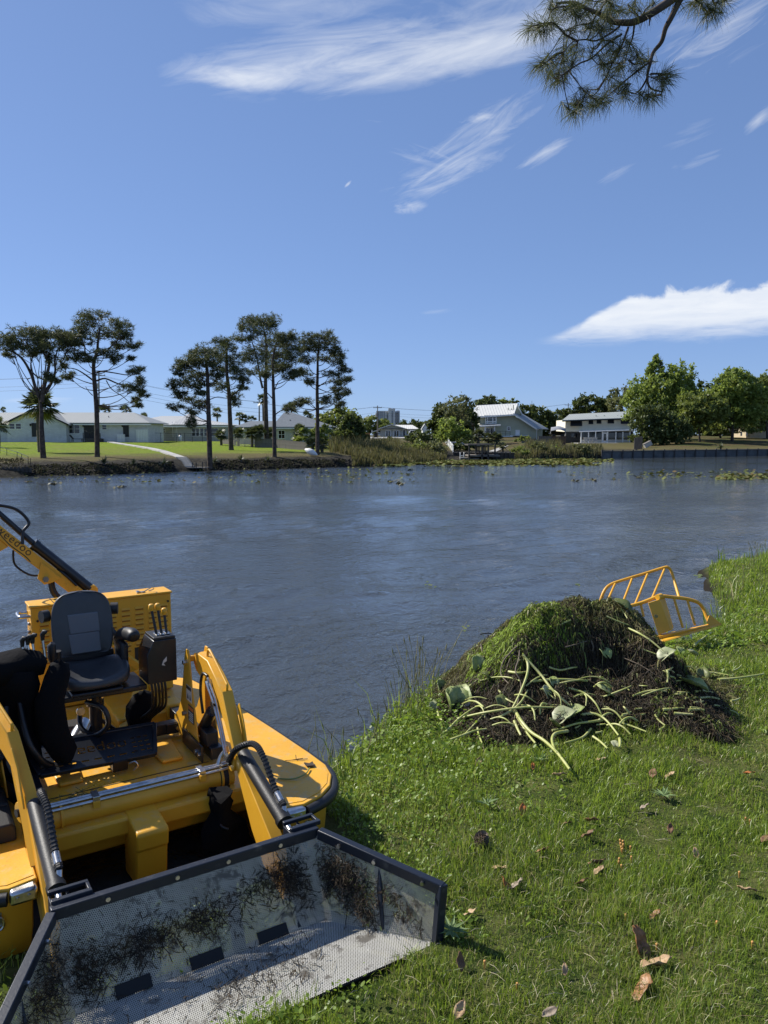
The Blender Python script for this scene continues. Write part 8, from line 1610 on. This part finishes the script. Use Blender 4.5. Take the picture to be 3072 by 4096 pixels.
# straw and twigs lying flat in the grass
def litter():
    R_ = random.Random(23); mb = MB()
    for k in range(300):
        px, py = R_.uniform(330, 800), R_.uniform(760, 1030); q = G(px, py, .3)
        for _ in range(2): q[2] = float(near_z(q[0], q[1])) + .035; 
        a = R_.uniform(0, 6.28); L = R_.uniform(.03, .13); d = np.array([math.cos(a), math.sin(a), R_.uniform(-.05, .2)]) * L; mb.tube([q, q + d * .5 + [0, 0, .012], q + d], [.0012, .0016, .0008], 4, False)
    o_ = build('straw_litter', mb, mat('pale_straw', (.42, .37, .24), .7, col2=(.25, .2, .12), nscale=9)); o_['kind'] = 'stuff'
litter()
# fallen leaves, each its own
M['deadleaf'] = mat('brown_leaf', (.20, .095, .035), .45, col2=(.33, .17, .07), nscale=14, namt=.9, bump=.3, bscale=40); M['deadpale'] = mat('pale_tan_leaf', (.42, .29, .16), .6, col2=(.30, .18, .09), nscale=16, namt=.8, bump=.3, bscale=40); M['deadgrey'] = mat('grey_brown_leaf', (.22, .17, .12), .7, col2=(.33, .27, .20), nscale=16, namt=.8, bump=.3, bscale=40); M['deadrust'] = mat('rust_leaf', (.36, .12, .02), .4, col2=(.25, .10, .03), nscale=12, namt=.8); M['deaddark'] = mat('dark_leaf', (.13, .065, .028), .7, col2=(.22, .12, .055), nscale=14)
L6 = lambda x, y: (300 + x * .2821, 750 + y * .2821)
def fallen(label, x, y, L, ang, tilt, roll, m, curl=.5, group=None, h=.045):
    L = L * (1.05 if L > .17 else .86); tilt = tilt * .8
    px, py = L6(x, y); q = G(px, py, .3)
    for _ in range(4): q = G(px, py, float(near_z(q[0], q[1])) + h)
    mb = MB(); n = 9; vs, fs = [], []; wd = L * .27; R3 = np.array(Matrix.Rotation(ang, 3, 'Z') @ Matrix.Rotation(tilt, 3, 'Y') @ Matrix.Rotation(roll, 3, 'X'))
    for i in range(n):
        t = i / (n - 1); w = wd * (math.sin(math.pi * min(1, t * .93 + .03)) ** .8); xx = (t - .5) * L; zz = curl * .25 * L * (4 * (t - .5) ** 2) * .6
        for j in (-1, -.5, 0, .5, 1): vs.append(R3 @ np.array([xx, j * w, zz + curl * w * abs(j) ** 1.4 * .9 + .05 * L * math.sin(t * 9 + j + x) + .03 * L * math.sin(t * 17 + 3 * j + y)]))
    for i in range(n - 1):
        for j in range(4): fs.append((i * 5 + j, i * 5 + j + 1, i * 5 + j + 6, i * 5 + j + 5))
    mb.add(vs, fs); o_ = build('fallen_leaf', mb, M[m], None, smooth=80); o_.location = tuple(q); sm = o_.modifiers.new('thick', 'SOLIDIFY'); sm.thickness = .002
    tag(o_, label, 'leaf', group or 'fallen leaves on the grass')
    st_ = MB(); st_.tube([R3 @ np.array([L * .49, 0, curl * .15 * L]), R3 @ np.array([L * .62, .01, curl * .2 * L])], [.0022, .0016], 5); build('leaf_stalk', st_, M[m], o_, loc=(0, 0, 0)); return o_
for a in (('long rolled brown leaf standing on end in the grass near the bottom right', 1195, 690, .20, 1.9, -1.1, .3, 'deadleaf', .9), ('large tan leaf lying at the foot of the rolled upright brown leaf', 1262, 762, .19, .2, -.15, -.4, 'deadpale', .5), ('big flat brown leaf lowest of the leaves at the bottom right', 1218, 850, .20, .9, -.2, -.6, 'deadleaf', .35), ('pale tan leaf lying alone by the right edge', 1585, 497, .15, -.5, -.1, -.5, 'deadpale', .5), ('glossy brown leaf curled like a cup right of the middle of the lawn', 1262, 590, .12, .6, -.3, -.4, 'deadleaf', .8), ('bright rust coloured leaf standing up left of the grey brown leaf', 728, 480, .14, 2.2, -1.0, .5, 'deadrust', .4), ('grey brown leaf lying next to the rust coloured one', 770, 478, .14, .7, -.3, -.5, 'deadgrey', .5), ('tan leaf in the grass just right of the bucket corner', 604, 578, .12, .6, -.1, -.4, 'deadpale', .4), ('small tan leaf pointing up near the right edge', 1402, 368, .11, 1.5, -.8, .2, 'deadpale', .6), ('orange rust leaf standing in the grass above the pine cone', 788, 213, .13, 1.3, -1.0, .3, 'deadrust', .5), ('brown leaf folded like a wedge in the middle of the lawn', 1024, 302, .14, .2, -.5, -.4, 'deaddark', .7), ('dark brown leaf just above the wedge shaped one', 1032, 250, .14, -.3, -.2, -.7, 'deadleaf', .5), ('dark curled leaf above the pale folded leaf in the middle', 1055, 402, .16, .1, -.2, -.7, 'deaddark', .6), ('pale folded leaf under the dark curled one in the middle', 1060, 432, .12, .6, -.3, -.2, 'deadpale', .8),
          ('narrow tan leaf left of the rust coloured leaf', 708, 418, .14, -.1, -.1, -.3, 'deadpale', .3), ('tan leaf beside the dark leaves near the small rosette', 1312, 92, .13, .4, -.4, -.3, 'deadpale', .6), ('dark leaf left of the tan one near the small rosette', 1252, 85, .15, 1.2, -.4, -.2, 'deaddark', .5), ('reddish leaf lying far right near the edge of the picture', 1592, 82, .13, .1, -.05, -.3, 'deadrust', .4), ('crumpled tan leaf at the foot of the green weed stems', 918, 90, .14, -.2, -.2, -.5, 'deadpale', .7), ('small tan leaf standing just right of the boat bank', 632, 45, .13, 1.0, -.9, .4, 'deadpale', .5), ('tiny rust leaf right of the standing tan one under the heap', 825, 58, .09, 1.4, -.7, .3, 'deadrust', .5), ('tan leaf at the front foot of the heap on the right', 1066, 36, .13, .2, -.2, -.3, 'deadpale', .6), ('dark brown leaf in the grass left of the middle leaves', 858, 358, .13, .2, -.3, -.5, 'deadleaf', .5), ('half hidden dark leaf left of the pale folded one', 1000, 470, .12, .3, -.3, -.6, 'deaddark', .5), ('dark leaf standing in the grass below the bucket corner', 565, 752, .13, 1.6, -.9, .6, 'deaddark', .5), ('small pale leaf stuck upright in the bottom grass', 938, 778, .08, 1.4, -1.0, .2, 'deadpale', .5), ('dry leaf at the bottom edge of the picture', 565, 925, .13, .9, -.6, .3, 'deadpale', .6), ('pale broken leaf bit at the bottom edge', 885, 932, .11, .3, -.3, .3, 'deadgrey', .5), ('small dark leaf by the orange fungus dots', 1312, 280, .11, 1.1, -.7, .2, 'deaddark', .5), ('brown leaf left of the dark ones above the middle', 945, 262, .11, .1, -.2, -.5, 'deaddark', .5), ('grey leaf near the little white rosette', 1222, 203, .12, .5, -.3, -.4, 'deadgrey', .5), ('dark hollow leaf under the heap at the far right edge', 1648, 318, .12, .8, -.3, -.3, 'deaddark', .5)): fallen(*a)
# pine cone
px, py = L6(640, 322); q = G(px, py, .25); q = G(px, py, float(near_z(q[0], q[1])) + .06); pcn = thing('pine_cone', 'dark open pine cone lying in the grass near the bucket', 'pine cone', tuple(q)); ax_ = vn([.25, -.35, .8]); s1_ = vn(np.cross(ax_, [0, 1, 0])); s2_ = np.cross(ax_, s1_)
m_ = MB(); m_.tube([q - ax_ * .075, q - ax_ * .03, q + ax_ * .03, q + ax_ * .085], [.012, .026, .022, .006], 8); build('core', m_, M['deaddark'], pcn, smooth=60)
scl = mat('cone_scale', (.07, .045, .03), .7, col2=(.20, .15, .10), nscale=60, namt=.8)
for i in range(54):
    t = i / 53; a = i * 2.4; rad = .048 * math.sin(math.pi * (t * .8 + .14)) + .006; o0 = q + ax_ * (-.07 + .15 * t); d = (s1_ * math.cos(a) + s2_ * math.sin(a)); tn = -s1_ * math.sin(a) + s2_ * math.cos(a); e = o0 + d * rad + ax_ * .014; w_ = .4 * rad + .004
    m_ = MB(); m_.prism([o0 + tn * w_ * .4, o0 - tn * w_ * .4, e - tn * w_, e + d * .006 + ax_ * .004, e + tn * w_], ax_ * .005); build('scale', m_, scl, pcn)
# orange fungus dots
fg = mat('orange_fungus', (.55, .28, .08), .6); kk = 0
for x, y in ((1135, 318), (1145, 322), (1137, 330), (1146, 334), (1139, 342), (1143, 350), (1132, 384), (1130, 395), (1140, 408), (1172, 342), (1175, 378), (1558, 432), (1580, 240), (1595, 248), (1155, 582), (1478, 608), (1604, 680), (1265, 688), (770, 828), (655, 748)):
    px, py = L6(x, y); q = G(px, py, .3)
    for _ in range(3): q = G(px, py, float(near_z(q[0], q[1])) + .05)
    m_ = MB(); m_.tube([q + [0, 0, -.05], q + [0, 0, -.006], q + [0, 0, .002], q + [0, 0, .006]], [.003, .008, .009, .004], 7); o_ = build('mushroom', m_, fg, None, smooth=70, loc=tuple(q)); tag(o_, 'tiny round orange mushroom showing between the grass blades', 'mushroom', 'orange mushrooms in the grass')
# rosettes of pale weed in the lawn
def rosette(label, x, y, R_, seed):
    px, py = L6(x, y); q = G(px, py, .3); q = G(px, py, float(near_z(q[0], q[1])) + .05); rr_ = random.Random(seed); t_ = thing('rosette_weed', label, 'weed', tuple(q)); proto = None
    for k in range(14):
        a = k * 2.4; L = R_ * rr_.uniform(.6, 1.1); d = np.array([math.cos(a), math.sin(a), rr_.uniform(.15, .6)]); s_ = np.array([-math.sin(a), math.cos(a), 0]); m_ = MB(); m_.add([q, q + d * L * .4 - s_ * L * .12, q + d * L * [1, 1, .7], q + d * L * .4 + s_ * L * .12, q + d * L * .45 - [0, 0, .008]], [(0, 1, 4), (1, 2, 4), (2, 3, 4), (3, 0, 4)]); build('leaf', m_, mat('grey_green_leaf', (.11, .17, .05), .7) if 'grey_green_leaf' not in bpy.data.materials else bpy.data.materials['grey_green_leaf'], t_)
rosette('pale leafy rosette weed below the dark leaves in the upper lawn', 1290, 160, .12, 1); rosette('low green rosette weed in the shade left of the upper lawn', 660, 190, .11, 2); rosette('leafy sprout growing beside the bucket front corner', 535, 640, .12, 3); rosette('small rosette weed at the foot of the heap stems', 855, 35, .10, 4)
# bigger sprouting dock leaves round the bucket corner
# stick in the water behind the heap
a, b = heap_hit(*S5(430, 383)), W(*S5(362, 380), 9.6); m_ = MB(); m_.tube(smooth_path([a, a * .5 + b * .5 + [0, 0, .02], b], 4), .008, 6); m_.tube([a * .5 + b * .5, a * .55 + b * .45 + [0, 0, -.09]], .006, 5); tag(build('twig', m_, M['trunk'], None, loc=tuple(b)), 'bare forked twig sticking out of the left side of the heap', 'twig')
# small scraps floating on the near water
for i, (x, y, s_) in enumerate(((1345, 118, .16), (800, 158, .08), (290, 352, .09), (770, 590, .1))):
    c = G(*S5(x, y), .02) if i < 3 else G(430, 585, .02); m_ = MB(); r_ = np.random.default_rng(i)
    for k in range(5): q = c + [r_.normal(0, s_ * .5), r_.normal(0, s_), 0]; m_.add([q + [-s_ * .4, 0, .01], q + [0, -s_ * .3, 0], q + [s_ * .4, 0, .015], q + [0, s_ * .3, .02]], [(0, 1, 2, 3)])
    tag(build('floating_scrap', m_, M['paddark'], None, loc=tuple(c)), ['pale leaf floating by the bank right of the rake', 'leaf scrap drifting on the water above the heap', 'twig scrap drifting left of the heap', 'leaf scrap drifting on open water in the middle'][i], 'floating leaf')

# ------------------------------------------------------------------ pine bough hanging in at the top right, from a tree standing outside the picture
C6 = lambda x, y: (500 + x * .1615, y * .1615)
pt_b = np.array([8.6, 6.2, float(near_z(8.6, 6.2))])
pn = thing('near_pine', 'near pine whose long needled bough hangs into the top right corner', 'tree', tuple(pt_b)); RP = random.Random(6); rp = np.random.default_rng(6)
m_ = MB(); m_.tube(smooth_path([pt_b - [0, 0, .3], pt_b + [.05, .05, 4], pt_b + [.1, .1, 9], pt_b + [0, .2, 14]], 5), [.30 * (1.15 - .6 * i / 16) for i in range(16)], 12); build('trunk', m_, M['trunk'], pn, smooth=60)
D0_ = 8.6; segs = []
def bough(pts, r0, r1, d0=0., d1=0., name='branch'):
    P = [W(*C6(x, y), D0_ + d0 + (d1 - d0) * i / max(1, len(pts) - 1)) for i, (x, y) in enumerate(pts)]; P = [p + [0, RP.uniform(-.05, .05), 0] for p in P]; P = smooth_path(P, 5); n = len(P); mb = MB(); mb.tube(P, [r0 + (r1 - r0) * i / (n - 1) for i in range(n)], 7); build(name, mb, M['trunk'], pn, smooth=60); segs.append(P); return P
root1 = W(*C6(1150, -70), D0_)
mb = MB(); j = [pt_b + [0.02, .15, 9.3], pt_b * .5 + root1 * .5 + [0, .3, 4.2], root1]; mb.tube(smooth_path(j, 6), [.11 - .05 * i / 12 for i in range(13)], 8); build('limb', mb, M['trunk'], pn, smooth=60)
bough(((1150, -70), (1040, 10), (930, 88), (830, 142), (745, 155), (690, 125), (610, 85), (540, 45), (460, 20), (360, 10)), .048, .012)
bough(((1150, -70), (1110, 10), (1060, 110), (1022, 180), (1000, 258), (952, 320), (925, 400), (912, 480), (940, 540), (1005, 575)), .036, .007, 0, .25)
for pts, d1 in ((((745, 155), (680, 205), (600, 242), (520, 250), (440, 275), (390, 330)), -.3), (((800, 160), (750, 290), (690, 400), (650, 490), (590, 580), (520, 610), (450, 640)), .1), (((925, 385), (850, 445), (760, 510), (690, 575), (640, 610)), .25), (((760, 200), (660, 275), (570, 355), (500, 385), (440, 420), (390, 450), (330, 470)), -.5), (((480, 262), (400, 205), (330, 150), (250, 145), (170, 190)), -.4), (((600, 85), (560, 140), (470, 170), (400, 185)), .3), (((390, 330), (330, 350), (290, 385), (240, 400)), -.5), (((912, 480), (880, 540), (830, 575), (760, 560)), .3), (((940, 450), (990, 470), (1040, 480)), .4), (((1005, 575), (960, 590), (920, 610)), .3), (((830, 142), (820, 230), (790, 310), (780, 380)), .4), (((790, 385), (830, 400), (880, 380)), .3), (((700, 130), (690, 60), (700, 0)), .2), (((540, 45), (500, 90), (440, 70)), -.2), (((880, 115), (900, 60), (960, 10)), .3), (((1130, -40), (1200, -10), (1250, 40), (1290, 75)), .2), (((1200, -10), (1280, -20), (1340, 30), (1330, 70)), .3), (((1250, -30), (1340, -40), (1400, 0)), .4), (((690, 400), (640, 410), (620, 390)), 0), (((720, 330), (760, 300)), .2), (((650, 490), (610, 540), (540, 560)), .3), (((640, 240), (600, 290), (560, 290)), .1), (((610, 85), (640, 30), (680, -20)), -.3), (((460, 20), (420, 40), (330, 60), (300, 110)), -.3), (((870, 130), (830, 60), (800, 10)), -.2), (((940, 85), (920, 165)), .1), (((740, 300), (700, 330), (680, 380)), .2)): bough(pts, .012, .004, 0, d1, 'twig')
tufts = [(170, 190), (200, 160), (240, 165), (280, 200), (320, 110), (330, 150), (300, 60), (350, 20), (390, 60), (440, 60), (440, 20), (500, 40), (540, 90), (580, 130), (600, 180), (560, 170), (470, 170), (420, 230), (440, 290), (390, 330), (350, 340), (250, 400), (220, 410), (290, 400), (330, 480), (300, 470), (350, 500), (400, 480), (400, 380), (450, 380), (460, 330), (580, 290), (640, 400), (620, 390), (660, 330), (700, 320), (740, 280), (700, 250), (800, 260), (770, 330), (870, 360), (850, 330), (900, 380), (1040, 480), (1010, 460), (1050, 450), (1020, 500), (920, 600), (880, 590), (960, 600), (800, 560), (760, 570), (700, 540), (740, 530), (540, 560), (520, 600), (460, 640), (430, 680), (480, 660), (560, 650), (590, 620), (620, 640), (450, 700), (640, 610), (1240, 40), (1290, 85), (1310, 60), (1180, 20), (1400, 0), (1060, -5), (1330, 70), (760, 60), (700, 40), (660, 60), (820, 80), (860, 60), (660, 110), (720, 430), (700, 470), (860, 430), (960, 10), (530, 0), (600, 10), (640, 160), (680, 180), (1340, 20), (1220, -10), (740, 390), (490, 110)]
P_, A_t = [], []
for x, y in tufts:
    c = W(*C6(x, y), D0_ + RP.uniform(-.35, .4)); P_.append(c); best = min(segs, key=lambda S: min(np.linalg.norm(s_ - c) for s_ in S)); s_ = min(best, key=lambda q: np.linalg.norm(q - c))
    A_t.append(vn(c - s_ + [RP.uniform(-.15, .15), RP.uniform(-.2, .2), .02])); mb = MB(); mb.tube([s_, s_ * .5 + c * .5 + [0, 0, -.03], c], [.006, .005, .006], 5, False); build('twig', mb, M['trunk'], pn)
nn_ = 84; V, Tn = [], []
for c, ax_ in zip(P_, A_t):
    th = rdir(nn_, rp); dd = ax_ * .75 + th * 1.0 + np.array([0, 0, -.28]); dd /= np.linalg.norm(dd, axis=1, keepdims=True); L = (.15 + .09 * rp.random(nn_))[:, None]; st_ = c - ax_ * (.14 * rp.random(nn_))[:, None]; sd_ = np.cross(dd, rdir(nn_, rp)); sd_ /= np.linalg.norm(sd_, axis=1, keepdims=True); m1 = st_ + dd * L * .55; tp = st_ + dd * L + np.array([0, 0, -.035]); w = .0018
    V.append(np.stack([st_ - sd_ * w, st_ + sd_ * w, m1 + sd_ * w, m1 - sd_ * w, tp], 1)); t = np.zeros((nn_, 3)); t[:, 0] = rp.random(nn_); t[:, 1] = (rp.random(nn_) < .12) * rp.random(nn_); Tn.append(t)
V = np.concatenate(V); n = len(V); i = np.arange(n) * 5; F = np.concatenate([np.stack([i, i + 1, i + 2], 1), np.stack([i, i + 2, i + 3], 1), np.stack([i + 3, i + 2, i + 4], 1)])
nm = fast_mesh('needles', V.reshape(-1, 3) - pt_b, F, np.repeat(np.concatenate(Tn), 5, 0)); link_mesh('needles', nm, mat_tone('near_needles', (.036, .048, .020), (.14, .155, .065), (.19, .15, .07), .5, .28, .25), pn)['kind'] = 'stuff'
